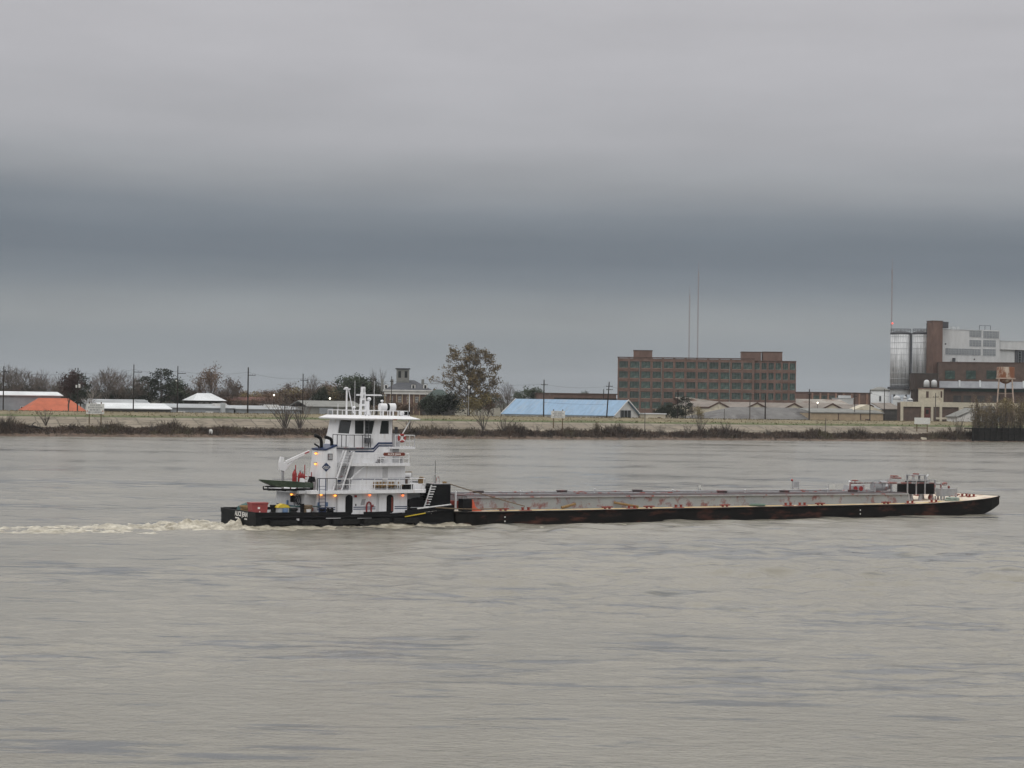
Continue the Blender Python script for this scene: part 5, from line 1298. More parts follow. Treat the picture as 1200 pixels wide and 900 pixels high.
deck = dk.build('deck', M['bargedeck'], barge)
gw_ = MB()                                                          # gunwale bar round the deck edge
for s in (0, 1): gw_.tube([(x, (rnd_y(x) - .02) if s == 0 else BW - rnd_y(x) + .02, deck_z(x) - .06) for x in xs], .10, 6)
gw_.tube([(67.52, .9, deck_z(67.5) - .05), (67.52, BW - .9, deck_z(67.5) - .05)], .10, 6)
gw_.build('gunwale', M['bargehull'], barge)
yl = MB()
for a, b in zip(xs[4:14], xs[5:14]): yl.quad((a, .75, deck_z(a) + .028), (b, .75, deck_z(b) + .028), (b, 1.75, deck_z(b) + .028), (a, 1.75, deck_z(a) + .028))
yl.build('yellow_edge_line', M['yellowline'], barge)
# trunk over the cargo tanks
T0, T1, TY0, TY1 = -1.6, 54.8, 2.2, 10.3
tz = lambda x: 2.70 - .30 * (x + 2) / 57
trk = MB().hull([[(x, TY0, deck_z(x) + .01), (x, TY1, deck_z(x) + .01), (x, TY1, tz(x)), (x, TY0, tz(x))] for x in (T0, 12, 26, 40, T1)]).build('trunk', M['trunk'], barge)
rim = MB().hull([[(x, TY0 - .16, tz(x) - .13), (x, TY0 + .10, tz(x) - .13), (x, TY0 + .10, tz(x) + .02), (x, TY0 - .16, tz(x) + .02)] for x in (T0 - .1, 12, 26, 40, T1 + .1)]).build('rim', M['greymetal'], trk)
top = MB()
top.hull([[(x, TY0 + .2, tz(x) + .005), (x, TY1, tz(x) + .005), (x, TY1, tz(x) + .10), (x, TY0 + .2, tz(x) + .10)] for x in (T0, 12, 26, 40, T1)]).build('trunk_top', M['trunktop'], trk)
pp = MB()
for yy, rr, hh in ((4.4, .06, .17), (7.4, .07, .18)):
    pp.tube([(T0 + .8, yy, tz(0) + hh), (26, yy, tz(26) + hh), (T1 - 1, yy, tz(54) + hh)], rr, 6)
for k in range(28):
    x = T0 + 1.5 + 2 * k
    for yy in (4.4, 7.4): pp.box(x - .05, x + .05, yy - .06, yy + .06, tz(x) + .1, tz(x) + .2)
pp.build('deck_pipes', M['greymetal'], trk)
r = random.Random(21)
for k in range(6):
    x = 3 + k * 9 + r.uniform(-1, 1); y = r.choice([4.2, 7.2]); z = tz(x) + .1
    h = MB().lathe((x, y, z), [(.55, 0), (.55, .18), (.6, .19), (.6, .25), (.1, .3)], 14).build('tank_hatch', M['trunktop'], trk)
for x, y in ((5.2, 3.6), (24.4, 4.5), (16.2, 7.0), (33.5, 4.0), (45.0, 4.2)): MB().lathe((x, y, tz(x) + .1), [(.06, 0), (.06, .22), (.13, .25), (.13, .36), (.04, .4)], 10).build('white_vent', M['shadegrey'], trk)
# fittings along the near deck edge: kevels and bitts, part of the barge
def kevel(x, y=.75):
    z = deck_z(x) + .02
    MB().box(x - .35, x - .2, y - .12, y + .12, z, z + .15).box(x + .2, x + .35, y - .12, y + .12, z, z + .15).prism([(x - .65, z + .24), (x - .58, z + .151), (x + .58, z + .151), (x + .65, z + .24), (x + .5, z + .27), (x - .5, z + .27)], 'y', y - .13, y + .13).build('kevel', M['rust'], barge)
def bitt(x, y=.8):
    z = deck_z(x) + .02; b = MB().box(x - .6, x + .6, y - .22, y + .22, z, z + .06)
    for s in (-.33, .33): b.lathe((x + s, y, z), [(.13, .05), (.13, .26), (.18, .28), (.18, .32)], 12)
    b.build('mooring_bitt', M['rust'], barge)
for x in (1.6, 13.8, 18.9, 28.5, 41.2, 50.5): kevel(x)
for x in (4.2, 16.8, 22.6, 36.9, 38.8, 54.0, 57.5): bitt(x)
for x, y in ((64.6, 6.8), (65.2, 3.0), (65.2, 4.2), (63.2, 9.6), (65.3, 8.4)): bitt(x, y)
kevel(62.8, 10.4); kevel(64.9, 5.4)
# buttress blocks at the stern where the towboat faces up
for y0 in (1.0, 10.4):
    b = MB().box(-2.75, -1.75, y0, y0 + 1.0, 1.33, 2.55).build('push_block', M['blacksteel'], barge)
    MB().prism([(-1.748, 1.335), (-.55, 1.335), (-1.3, 1.75), (-1.6, 2.5), (-1.748, 2.5)], 'y', y0 + .1, y0 + .9).build('bracket', M['orange_red'], b)
b = MB()
for x in (1.4, 46.2): b.box(x - .06, x + .06, -.025, -.004, .30, .42).box(x - .06, x + .06, -.025, -.004, .72, .84)
b.build('draft_marks', M['letter'], barge)
# low red stern structure seen behind the push knees
b = MB().box(-2.9, -1.65, 4, 8.5, 1.345, 2.2).build('stern_locker', M['rust'], barge)
# deck gear of the barge, each a thing of its own
def gear(name, label, cat, x, y, z, group=None): return thing(name, label, cat, BG.w(x, y, z), BG.a, group)
def board(x, y, w, h, up, label, red=False, written=True):
    o = gear('notice_board', label, 'sign', x, y, tz(x) + .1, 'white notice boards on the barge')
    for s in (-1, 1): MB().cyl((s * w * .45, 0, 0), (s * w * .45, 0, up + h), .05, n=6).build('post', M['greymetal'], o)
    bd = MB().box(-w / 2, w / 2, -.1, -.05, up, up + h).build('board', M['signwhite'] if not written else M['shadegrey'], o)
    if written:
        t = MB(); r = random.Random(int(x))
        for k in range(4):
            zz = up + h * (.82 - .2 * k); xx = -w * .38
            while xx < w * .34: q = r.uniform(.08, .22); t.box(xx, xx + q, -.118, -.101, zz - .035, zz + .035); xx += q + .07
        t.build('lettering', M['signink'], bd)
    if red: MB().ball((-w * .62, 0, up + h + .1), .13).build('red_lamp', M['red'], o); MB().cyl((-w * .62, 0, 0), (-w * .62, 0, up + h), .03, n=5).build('lamp_post', M['greymetal'], o)
board(43.2, 7.6, .85, .75, .35, 'lettered grey notice board with a red ball beside it, on the barge trunk', True)
board(47.0, 6.0, .80, .62, .18, 'blank white notice board on the barge trunk, left of the pipework', False, False)
board(31.0, 9.0, .32, .38, .25, 'tiny white notice plate on a frame, furthest back along the barge trunk', False, False)
# red wheel-valved tank, piping, pump, engine at the bow
o = gear('valve_chest', 'squat grey and red valve chest at the left end of the bow pipework', 'valve chest', 49.3, 5, tz(49) + .1)
MB().prism([(-1.0, 0), (1.0, 0), (.95, .75), (-.7, .72)], 'y', -.8, .8).build('chest', M['greymetal'], o)
for x in (-.35, .45): MB().torus((x, -.84, .38), .22, .06, 14, 6, 'y').cyl((x, -.86, .38), (x, -.78, .38), .18, n=12).build('handwheel', M['red'], o)
MB().cyl((-.55, 0, .7), (-.55, 0, 1.1), .08, n=8).ball((-.55, 0, 1.1), .14).build('relief_valve', M['white_rail'], o)
o = gear('cargo_pipework', 'raised red and grey cargo pipe running on stands to the barge bow', 'pipework', 48.2, 4.2, tz(49) + .1)
MB().tube([(0, 0, .2), (0, 0, 1.0), (6.0, 0, .98)], .12, 8).build('pipe', M['pipe'], o)
MB().tube([(6.02, 0, .97), (10.6, .1, .90), (14.0, .1, .78)], .12, 8).lathe((14.1, .1, .60), [(.2, 0), (.28, .08), (.28, .34), (.1, .4)], 12).build('pipe', M['pipe'], o)
for x in (3.6, 6.0, 9.0, 13.4): MB().box(x - .07, x + .07, -.08, .08, -.3 if x < 7 else -1.15, .88).build('stand', M['greymetal'], o)
MB().torus((.6, -.1, 1.3), .35, .05, 16, 6, 'z').cyl((.6, -.1, .95), (.6, -.1, 1.3), .05, n=6).build('handwheel', M['rust'], o)
o = gear('cargo_pump', 'grey drum shaped cargo pump with a red painted casing near the barge bow', 'pump', 53.2, 4.8, tz(53) + .1)
MB().cyl((-1.2, 0, .55), (-.3, 0, .55), .55, n=16).build('motor', M['greymetal'], o); MB().cyl((-.28, 0, .62), (.5, 0, .62), .62, n=16).cyl((.5, 0, .62), (1.25, 0, .62), .4, n=14).build('casing', M['greymetal'], o)
MB().box(-1.3, 1.4, -.5, .5, -.0, .1).build('skid', M['pipe'], o); MB().tube([(1.0, 0, .9), (1.35, 0, 1.55), (2.9, 0, 1.5)], .10, 8).build('discharge_pipe', M['pipe'], o)
MB().torus((1.9, 0, 1.75), .42, .06, 16, 6, 'z').cyl((1.9, 0, 1.5), (1.9, 0, 1.78), .06, n=6).build('handwheel', M['rust'], o); MB().prism([(.1, .62), (.45, .62), (.28, 1.1)], 'y', -.66, -.60).build('guard_plate', M['white_rail'], o)
o = gear('pump_engine', 'black diesel pump engine in a pipe frame near the barge bow', 'engine', 58.6, 5, deck_z(58) + .02)
MB().box(-2.1, 1.9, -.9, .9, .75, 1.95).box(-1.2, .9, -.6, .6, 1.951, 2.2).build('engine_block', M['blacksteel'], o)
for x in (-1.9, -.1, 1.6): MB().prism([(x - .3, 0), (x - .12, .73), (x + .12, .73), (x + .3, 0)], 'y', -.9, -.7).prism([(x - .3, 0), (x - .12, .73), (x + .12, .73), (x + .3, 0)], 'y', .7, .9).build('leg', M['greymetal'], o)
MB().box(-2.3, 2.2, -1, 1, .735, .748).build('skid', M['shadegrey'], o)
fr = MB()
for x in (-2.2, -.9, .4, 1.9): fr.box(x - .06, x + .06, -1.05, -.93, .75, 2.3)
fr.box(-2.26, 1.96, -1.04, -.94, 2.31, 2.42)
fr.build('pipe_frame', M['greymetal'], o)
w_ = MB().box(-1.05, -.80, -.6, -.45, 2.2, 2.85).box(.75, .95, -.6, -.45, 2.2, 2.85).box(-1.05, -.85, .45, .6, 2.2, 2.85).box(.75, .95, .45, .6, 2.2, 2.85).box(-1.05, .95, -.6, .6, 2.851, 2.98).build('cab_frame', M['greymetal'], o)
MB().box(-.3, .1, -.3, .3, 2.982, 3.1).build('cab_vent', M['rust'], w_)
MB().tube([(1.5, 0, 1.95), (1.5, 0, 2.7), (1.75, 0, 2.95)], .09, 8).build('exhaust_pipe', M['silver'], o); MB().lathe((1.75, -.5, .1), [(.3, 0), (.34, .3), (.2, .6)], 12).build('filter', M['rust'], o)
MB().lathe((1.35, -.4, 1.951), [(.3, 0), (.3, .35), (.1, .45)], 12).build('air_cleaner', M['silver'], o)
o = gear('fuel_tank', 'grey and red rectangular fuel tank on legs, nearest the barge bow', 'tank', 61.4, 3, deck_z(61) + .02)
MB().box(-1.15, 1.1, -.55, .55, .42, 1.3).build('tank', M['greymetal'], o)
for x in (-1.25, -.85, .9): MB().box(x - .07, x + .07, -.6, -.45, 0, 1.35 if x < -1 else .419).box(x - .07, x + .07, .45, .6, 0, .419).build('leg', M['greymetal'], o)
MB().lathe((.3, 0, 1.3), [(.12, 0), (.12, .2), (.16, .21), (.05, .3)], 10).build('filler_cap', M['rust'], o)
def coil(r, t, n, sq=1.0):
    b = MB(); q = random.Random(int(r * 100))
    for k in range(n): b.torus((q.gauss(0, .05), q.gauss(0, .05), t + k * t * 1.3), r * (1 - .05 * (k % 3)), t, 20, 6, 'z')
    return b
solo('rope_coil', coil(.75, .09, 3), mat('pale_green_hose', (.30, .36, .32), .8, .2, 3), 'pale green hose coil on the barge deck in front of the fuel tank', 'hose', BG, 60.6, 1.2, deck_z(60.6) + .02)
solo('rope_coil', coil(.8, .07, 2), mat('green_hose', (.13, .20, .165), .8, .2, 3), 'green hose coil on the barge deck edge at mid length', 'hose', BG, 33.2, 1.3, deck_z(33) + .02)
solo('timber_fender', MB().tube([(0, 0, .2), (1.7, .1, .55)], [.14, .12], 7).tube([(.2, .15, .15), (1.2, .3, .35)], [.12, .1], 7), M['ochre'], 'brown timber fender lying against the grey trunk, nearer the towboat', 'fender', BG, 8.8, 1.5, deck_z(8))
solo('timber_fender', MB().tube([(0, .4, .6), (2.6, -.2, .15)], [.12, .13], 7), M['ochre'], 'brown timber plank leaning on the grey trunk, further from the towboat', 'fender', BG, 15.4, 1.6, deck_z(15))
solo('deck_post', MB().lathe((0, 0, 0), [(.3, 0), (.3, .12), (.1, .16), (.09, 1.9)], 10), M['white_rail'], 'white post with a red base at the barge stern', 'post', BG, -2.3, 3.4, deck_z(0) + .02)

# ------------------------------------------------------------------ the towboat
TB = Frame(*TOW.w(-24.1, 6.25)[:2], 0, TOW.a)     # stern centre at the waterline; x forward, -y is the side we see
tb = thing('towboat', 'white and black push towboat with a tall pilothouse, pushing the long barge', 'towboat', TB.w(0, 0), TB.a)
def rail(parent, pts, h, posts, mids=1, m='white_rail', rr=.035, name='railing', closed=False):
    b = MB(); P = [Vector(p) for p in pts]; seg = list(zip(P, P[1:] + ([P[0]] if closed else [])))
    for a, c in seg:
        n = max(1, round((c - a).length / posts))
        for k in range(n + 1): q = a.lerp(c, k / n); b.cyl(q, q + Vector((0, 0, h)), rr * 1.15, n=5)
        for k in range(mids + 1):
            z = h * (1 - k / (mids + 1)); b.tube([a + Vector((0, 0, z)), c + Vector((0, 0, z))], rr, 5)
    return b.build(name, M[m], parent)
HW = 4.75
def sheer(x): return 1.42 - .12 * min(1, x / 12) + .55 * max(0, (x - 12.5) / 8.2) ** 1.5
hx = [0, .35, 1, 3, 6, 9, 12, 14, 16, 18, 19.5, 20.6]
def hy(x): return HW - (.35 * (1 - x / .35) if x < .35 else 0)
MB().hull([[(x, -hy(x), sheer(x) - .16), (x, -hy(x), -.1), (x, -hy(x) + .5, -1.6), (x, hy(x) - .5, -1.6), (x, hy(x), -.1), (x, hy(x), sheer(x) - .16)] for x in hx]).build('hull', M['black'], tb)
dkm = MB()
for a, b in zip(hx, hx[1:]): dkm.quad((a, -hy(a) + .2, sheer(a) - .14), (b, -hy(b) + .2, sheer(b) - .14), (b, hy(b) - .2, sheer(b) - .14), (a, hy(a) - .2, sheer(a) - .14))
dkm.build('main_deck', M['greydeck'], tb)
bw_ = MB()                                                          # low bulwark round stern and sides, with step gaps at the doors
def bul(x0, x1, s, h0=.12, h1=.12):
    bw_.hull([[(x, s * (hy(x) + .004), sheer(x) - .17), (x, s * (hy(x) - .12), sheer(x) - .17), (x, s * (hy(x) - .12), sheer(x) + h), (x, s * (hy(x) + .004), sheer(x) + h)] for x, h in ((x0, h0), (x1, h1))])
for s in (-1, 1):
    for x0, x1 in zip(hx, hx[1:]):
        if 9 <= x0 < 12 or 12 <= x0 < 16: continue
        bul(x0, x1, s)
    for x0, x1 in ((9, 9.55), (10.9, 12), (12, 13.65), (15.3, 16)): bul(x0, x1, s)
    for x0 in (9.56, 13.66): bul(x0, x0 + 1.3, s, -.1, -.1)
bw_.box(-.06, .10, -HW + .36, HW - .36, sheer(0) - .3, sheer(0) + .10)
bulw = bw_.build('bulwark', M['black'], tb)
fd = MB()
for x in (1.2, 4.4, 7.6, 10.8, 14.0): fd.box(x, x + 2.7, -HW - .30, -HW - .003, .32, .78)
for x in (6.2, 10.4, 16.2): fd.tube([(x, -HW - .16, .16), (x + 2.4, -HW - .16, .12)], .16, 8)
fd.build('fender', M['rubber'], tb)
gr = MB().tube([(x, -HW - .06, sheer(x) - .34) for x in hx[1:]], .09, 6).tube([(x, HW + .06, sheer(x) - .34) for x in hx[1:]], .09, 6).build('rub_rail', M['blacksteel'], tb)
b = MB().box(3.9, 4.15, -HW - .13, -HW - .02, .72, .92).box(6.9, 8.4, -HW - .14, -HW - .02, .86, .93).box(10.2, 11.7, -HW - .02, -HW - .006, .80, .98).build('hull_marks', M['shadegrey'], tb)
# stern name
name_s = text('ALICE JEAN', .62, M['letter'], tb, (-.066, -.9, 1.17), (PI / 2, 0, -PI / 2), .006)
b = MB()
for y0, y1 in ((.55, .15), (.05, -.35), (-1.75, -2.0), (-2.1, -2.35)): b.box(-.078, -.062, y1, y0, .72, .84)
b.build('port_lettering', M['letter'], tb)
text('ALICE JEAN', .27, M['letter'], tb, (18.0, -HW - .015, 1.27), (PI / 2, -R(5), 0), .004)
solo('mooring_line', MB().tube([(0, 0, 0), (2.2, -.05, .32)], .05, 6), M['yellow'], 'short yellow mooring line hanging along the towboat bow', 'line', TB, 15.2, -HW - .12, .90)
# main deckhouse
DH = MB().box(6.4, 16.0, -3.7, 3.7, sheer(10) - .2, 3.16).build('deckhouse', M['white'], tb)
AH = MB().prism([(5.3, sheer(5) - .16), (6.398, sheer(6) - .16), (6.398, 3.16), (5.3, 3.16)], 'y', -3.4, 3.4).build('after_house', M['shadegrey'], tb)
st = MB()
for x0, x1 in ((6.45, 8.35), (10.25, 12.6), (14.65, 15.98)):
    for z in (1.78, 1.60): st.box(x0, x1, -3.716, -3.703, z, z + .085)
st.build('blue_stripe', M['blue'], DH)
st = MB().box(5.285, 5.297, -3.3, 3.3, 1.80, 1.93).build('blue_stripe', M['blue'], AH)
def arch_door(x0, x1, z0, z1, y, inner):
    w = (x1 - x0) / 2; xm = (x0 + x1) / 2; ra = w * .9
    pts = [(x0, z0 + ra * .5), (x0 + ra * .5, z0), (x1 - ra * .5, z0), (x1, z0 + ra * .5), (x1, z1 - ra)] + [(xm + w * math.cos(a), z1 - ra + ra * math.sin(a)) for a in np.linspace(.3, PI - .3, 6)] + [(x0, z1 - ra)]
    d = MB().prism(pts, 'y', y - .025, y - .004).build('doorway', M['darkglass'] if False else M['blacksteel'], tb)
    if inner: MB().box(x1 - .24, x1 - .04, y - .035, y - .027, z0 + .2, z1 - .25).build('inner_door', M['brownred'], d)
    return d
arch_door(9.42, 10.17, 1.2, 3.03, -3.7, False); arch_door(13.76, 14.52, 1.2, 3.0, -3.7, True)
for x0 in (8.55, 12.93): MB().box(x0, x0 + .80, -3.80, -3.72, 1.25, 3.02).build('open_door', M['white'], tb)
for x in (8.42, 12.72): MB().box(x, x + .10, -3.74, -3.703, 1.2, 3.1).build('door_hinge_post', M['shadegrey'], DH)
MB().prism([(11.0, 2.0), (11.42, 2.05), (11.55, 2.62), (11.15, 2.58)], 'y', -3.74, -3.703).build('notice_plate', M['greymetal'], DH)
MB().box(10.35, 10.58, -3.8, -3.703, 2.78, 2.98).build('alarm_box', M['red'], DH); MB().box(10.45, 10.55, -3.76, -3.703, 1.95, 2.15).build('switch', M['blacksteel'], DH)
b = MB().tube([(11.6, -3.82, 1.2), (11.6, -3.82, 1.95), (11.68, -3.82, 2.22), (11.85, -3.82, 2.32), (12.02, -3.82, 2.22), (12.1, -3.82, 1.95), (12.1, -3.82, 1.2)], .075, 8)
solo('fire_hose', b, M['hose'], 'red fire hose looped on the white deckhouse wall between the doors', 'hose', TB, 0, 0)
MB().box(12.25, 12.37, -3.78, -3.703, 1.85, 2.05).build('hose_valve', M['red'], DH)
# after house clutter on its wall
MB().lathe((5.12, -1.0, 2.25), [(.2, 0), (.24, .1), (.24, .55), (.1, .65)], 10).build('fender_tyre', M['rubber'], AH)
b = MB(); q = random.Random(4)
for k in range(5): b.torus((5.2 - .05 * k, -2.3 + q.gauss(0, .25), 2.45 + q.gauss(0, .15)), .45 + q.uniform(-.1, .1), .035, 20, 5, 'x')
solo('hanging_hose', b, M['darksteel'], 'grey hose loops hanging on the after house wall under the green skiff', 'hose', TB, 0, 0)
for x in (6.6, 7.45): MB().box(x - .09, x + .09, -3.84, -3.703, 1.95, 2.35).build('blue_fire_box', M['bluedrum'], DH)
MB().box(5.15, 5.298, .4, .6, 1.95, 2.35).build('blue_fire_box', M['bluedrum'], AH)
for x, z in ((6.0, 1.55),): MB().box(x - .12, x + .12, -3.65, -3.403, z, z + .3).build('red_box', M['red'], AH)
# second deck
def slab(x0, x1, y0, z0, z1, name='second_deck', m='white'):
    return MB().box(x0, x1, -y0, y0, z0, z1).build(name, M[m], tb)
D2 = MB().prism([(5.5, -4.45), (17.6, -4.45), (18.45, -2.9), (18.45, 2.9), (17.6, 4.45), (5.5, 4.45)], 'z', 3.17, 3.48).build('second_deck', M['white'], tb)
MB().prism([(4.7, -3.5), (5.49, -3.5), (5.49, 3.5), (4.7, 3.5)], 'z', 3.17, 3.44).build('boat_deck', M['shadegrey'], tb)
MB().prism([(13.6, 3.49), (18.4, 3.49), (18.5, 3.95), (16.2, 3.80)], 'y', -2.6, 2.6).build('deck_shield', M['white'], D2)
MB().box(16.05, 17.9, -2.7, -2.6, 1.25, 3.165).box(16.05, 17.9, 2.6, 2.7, 1.25, 3.165).build('forward_bulkhead', M['shadegrey'], tb)
rail(tb, [(8.2, -4.35, 3.48), (17.45, -4.35, 3.48)], 1.08, 1.28)
rail(tb, [(17.5, -4.3, 3.48), (18.35, -2.85, 3.48), (18.35, 2.85, 3.48)], 1.0, 1.4)
rail(tb, [(8.2, 4.35, 3.48), (17.45, 4.35, 3.48)], 1.08, 1.28)
rail(tb, [(6.2, -4.35, 3.48), (8.15, -4.35, 3.48)], 1.15, 1.0, 0, 'bluedrum' if False else 'darksteel', .04, 'blue_railing')
ld = MB()
for x in (6.35, 7.0): ld.cyl((x, -4.42, 1.3), (x, -4.42, 4.6), .045, n=6)
for k in range(9): ld.cyl((6.35, -4.42, 1.5 + .3 * k), (7.0, -4.42, 1.5 + .3 * k), .025, n=5)
ld.build('ladder', M['blue'], tb)
# brown slatted bench and white chairs on the second deck
b = MB()
for k in range(9): b.box(12.55 + .33 * k, 12.75 + .33 * k, -3.32, -3.25, 3.62, 4.22)
b.box(12.5, 15.55, -3.7, -3.3, 3.82, 3.90)
solo('slatted_bench', b, M['ochre'], 'brown slatted bench along the second deck of the towboat', 'bench', TB, 0, 0)
for x, lab in ((15.0, 'white slatted deck chair behind the second deck rail, beside the bench end'), (16.4, 'white deck chair at the forward end of the second deck')):
    o = thing('deck_chair', lab, 'chair', TB.w(x, -3.75, 3.485), TB.a + R(90), 'white deck chairs on the towboat')
    MB().box(-.25, .25, -.25, .25, .40, .45).build('seat', M['white_rail'], o); b = MB()
    for k in range(4): b.box(-.24 + .13 * k, -.15 + .13 * k, .22, .27, .46, .95)
    b.build('backrest', M['white_rail'], o)
    for sx in (-.22, .22):
        for sy in (-.22, .22): MB().box(sx - .03, sx + .03, sy - .03, sy + .03, 0, .399).build('leg', M['white_rail'], o)
solo('cooler_box', MB().box(-.45, .45, -.3, .3, 0, .42).box(-.48, .48, -.33, .33, .422, .52), M['blacksteel'], 'black storage box on the second deck near the forward chair', 'box', TB, 16.0, -3.7, 3.485)
# funnel
fsec = lambda z, x0, x1, w: [(x0, -3.72, z), (x1, -3.72, z), (x1, -3.72 + w, z), (x0, -3.72 + w, z)]
FN = MB().hull([fsec(3.482, 6.85, 8.55, 3.0), [(7.15, -3.7, 7.18), (8.42, -3.7, 7.18), (8.42, -.9, 7.18), (7.15, -.9, 7.18)]]).prism([(7.17, 7.181), (8.41, 7.181), (8.39, 7.66), (7.3, 7.25), (7.17, 7.25)], 'y', -3.69, -.91).build('funnel', M['white'], tb)
MB().prism([(7.08, 7.26), (7.3, 7.26), (8.44, 7.67), (8.44, 7.84), (7.3, 7.43), (7.08, 7.43)], 'y', -3.76, -.85).build('funnel_cap', M['blue'], FN)
for (x0, y, z0, k, rr) in ((7.50, -2.2, 7.35, .95, .16), (8.22, -3.0, 7.62, .66, .16)):
    MB().tube([(x0, y, z0), (x0, y, z0 + k * .75), (x0 - .12, y, z0 + k * 1.1), (x0 - .42, y, z0 + k * 1.28), (x0 - .72, y, z0 + k * 1.38)], rr, 10).build('exhaust_pipe', M['blacksteel'], FN)
MB().tube([(7.4, -1.9, 7.35), (7.35, -1.9, 7.6), (7.1, -1.9, 7.72), (6.9, -1.9, 7.85)], .08, 8).build('small_exhaust_pipe', M['blacksteel'], FN)
MB().box(7.5, 7.98, -3.76, -3.705, 6.36, 6.96).build('funnel_vent', M['darksteel'], FN); MB().box(7.56, 7.92, -3.775, -3.762, 6.42, 6.9).build('vent_louvre', M['greymetal'], FN)
em = MB().prism([(6.88, 5.68), (7.34, 5.25), (7.80, 5.68), (7.34, 6.11)], 'y', -3.76, -3.725).build('company_emblem', M['blue'], FN)
MB().tube([(7.05, -3.775, 5.60), (7.15, -3.775, 5.78), (7.22, -3.775, 5.62), (7.32, -3.775, 5.80), (7.40, -3.775, 5.60), (7.50, -3.775, 5.74), (7.62, -3.775, 5.66)], .028, 5).tube([(7.12, -3.775, 5.52), (7.56, -3.775, 5.54)], .02, 5).build('emblem_script', M['letter'], em)
# lit deck lamps
LAMPS = [(6.98, -2.05, 6.95, 'amber', FN), (6.88, -2.2, 5.95, 'amber', FN), (5.15, -.6, 2.98, 'amber', AH), (6.8, -3.86, 3.06, 'amber', DH), (8.26, -3.86, 3.0, 'amber', DH), (11.9, -3.86, 3.0, 'orangel', DH), (15.45, -3.86, 2.93, 'orangel', DH)]
for x, y, z, mm, par in LAMPS:
    h = MB().lathe((x, y, z), [(.10, .10), (.17, .06), (.17, .12), (.05, .18)], 10).build('lamp_bracket', M['greymetal'], par)
    MB().ball((x, y - .02, z), .115, 8).build('deck_lamp', M[mm], par, smooth=True)
# second house, third deck, upper house
H2 = MB().prism([(10.1, 3.481), (16.0, 3.481), (16.0, 5.76), (10.62, 5.76)], 'y', -3.2, 3.2).build('second_house', M['white'], tb)
MB().prism([(10.36, 4.42), (15.98, 4.42), (15.98, 4.58), (10.40, 4.58)], 'y', -3.216, -3.203).build('blue_stripe', M['blue'], H2)
MB().box(13.55, 14.1, -3.24, -3.203, 3.6, 5.6).build('recess_panel', M['shadegrey'], H2)
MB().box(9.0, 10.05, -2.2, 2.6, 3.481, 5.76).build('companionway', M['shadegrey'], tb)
MB().box(9.0, 10.0, -2.24, -2.203, 4.1, 4.5).build('companionway_stripe', M['blue'], tb)
MB().tube([(10.0, -3.6, 4.55), (11.6, -3.6, 5.9)], .07, 6).build('brace', M['white'], tb)
D3 = MB().box(9.4, 16.15, -3.95, 3.95, 5.77, 6.03).build('third_deck', M['white'], tb)
H3 = MB().box(10.1, 14.75, -2.9, 2.9, 6.032, 7.62).build('upper_house', M['white'], tb)
s = MB(); 
for dz, cc in ((0, 0), (-.24, 1)):
    s.prism([(10.12, 7.32 + dz), (12.7, 7.32 + dz), (13.25, 7.86 + dz), (14.72, 7.86 + dz), (14.72, 7.97 + dz + (.06 if not cc else 0)), (13.2, 7.97 + dz + (.06 if not cc else 0)), (12.65, 7.44 + dz + (.06 if not cc else 0)), (10.12, 7.44 + dz + (.06 if not cc else 0))], 'y', -2.922 - .001 * cc, -2.903)
s.box(10.08, 10.097, -2.9, 2.9, 7.32, 7.5).build('blue_stripe', M['blue'], H3)
rail(tb, [(10.0, -3.85, 6.03), (16.05, -3.85, 6.03)], .92, 1.0, 1); rail(tb, [(16.05, -3.8, 6.03), (16.05, 3.8, 6.03)], .92, 1.2, 1)
MB().box(14.752, 15.6, -2.6, 2.6, 6.032, 7.3).build('forward_console', M['shadegrey'], tb)
b = MB()
for k in range(3): b.box(12.9 - .0 + .18 * k, 13.5 + .12 * k, -3.3, -2.92, 6.1 + .22 * k, 6.16 + .22 * k)
b.build('side_steps', M['greymetal'], tb)
MB().box(15.2, 15.45, -3.7, -3.5, 6.035, 6.5).build('bollard_light', M['greymetal'], D3)
# stairs from second deck up beside the funnel
st = MB()
for y in (-4.1, -3.55):
    for dx in (0, 1): st.prism([(7.85 + dx * .72, 3.5), (8.0 + dx * .72, 3.5), (9.30 + dx * .72, 7.28), (9.15 + dx * .72, 7.28)], 'y', y - .05, y + .05) if dx == 0 else st.prism([(8.72, 3.5), (8.87, 3.5), (10.15, 7.2), (10.0, 7.2)], 'y', y - .05, y + .05)
st.build('stair_stringer', M['white'], tb)
tr = MB()
for k in range(13):
    t = (k + .5) / 13; x = 7.95 + 1.32 * t; tr.box(x, x + .80, -4.04, -3.61, 3.5 + 3.7 * t, 3.54 + 3.7 * t)
tr.build('stair_tread', M['greymetal'], tb)
# pilothouse
pz0, pz1 = 7.622, 10.22
def phs(z, xa, xf, w): return [(xa, -w, z), (xf, -w, z), (xf, w, z), (xa, w, z)]
lo, mid1, mid2, hi = pz0, 8.84, 10.12, pz1
def wallz(z): t = (z - lo) / (hi - lo); return 10.05 + .5 * t, 14.75, 2.75 - .12 * t
PH = MB()
a = wallz(lo); b_ = wallz(mid1); PH.hull([phs(lo, *a), phs(mid1, *b_)])
a = wallz(mid2 + .002); b_ = wallz(hi); PH.hull([phs(mid2 + .002, *a), phs(hi, *b_)])
ph = PH.build('pilothouse', M['white'], tb)
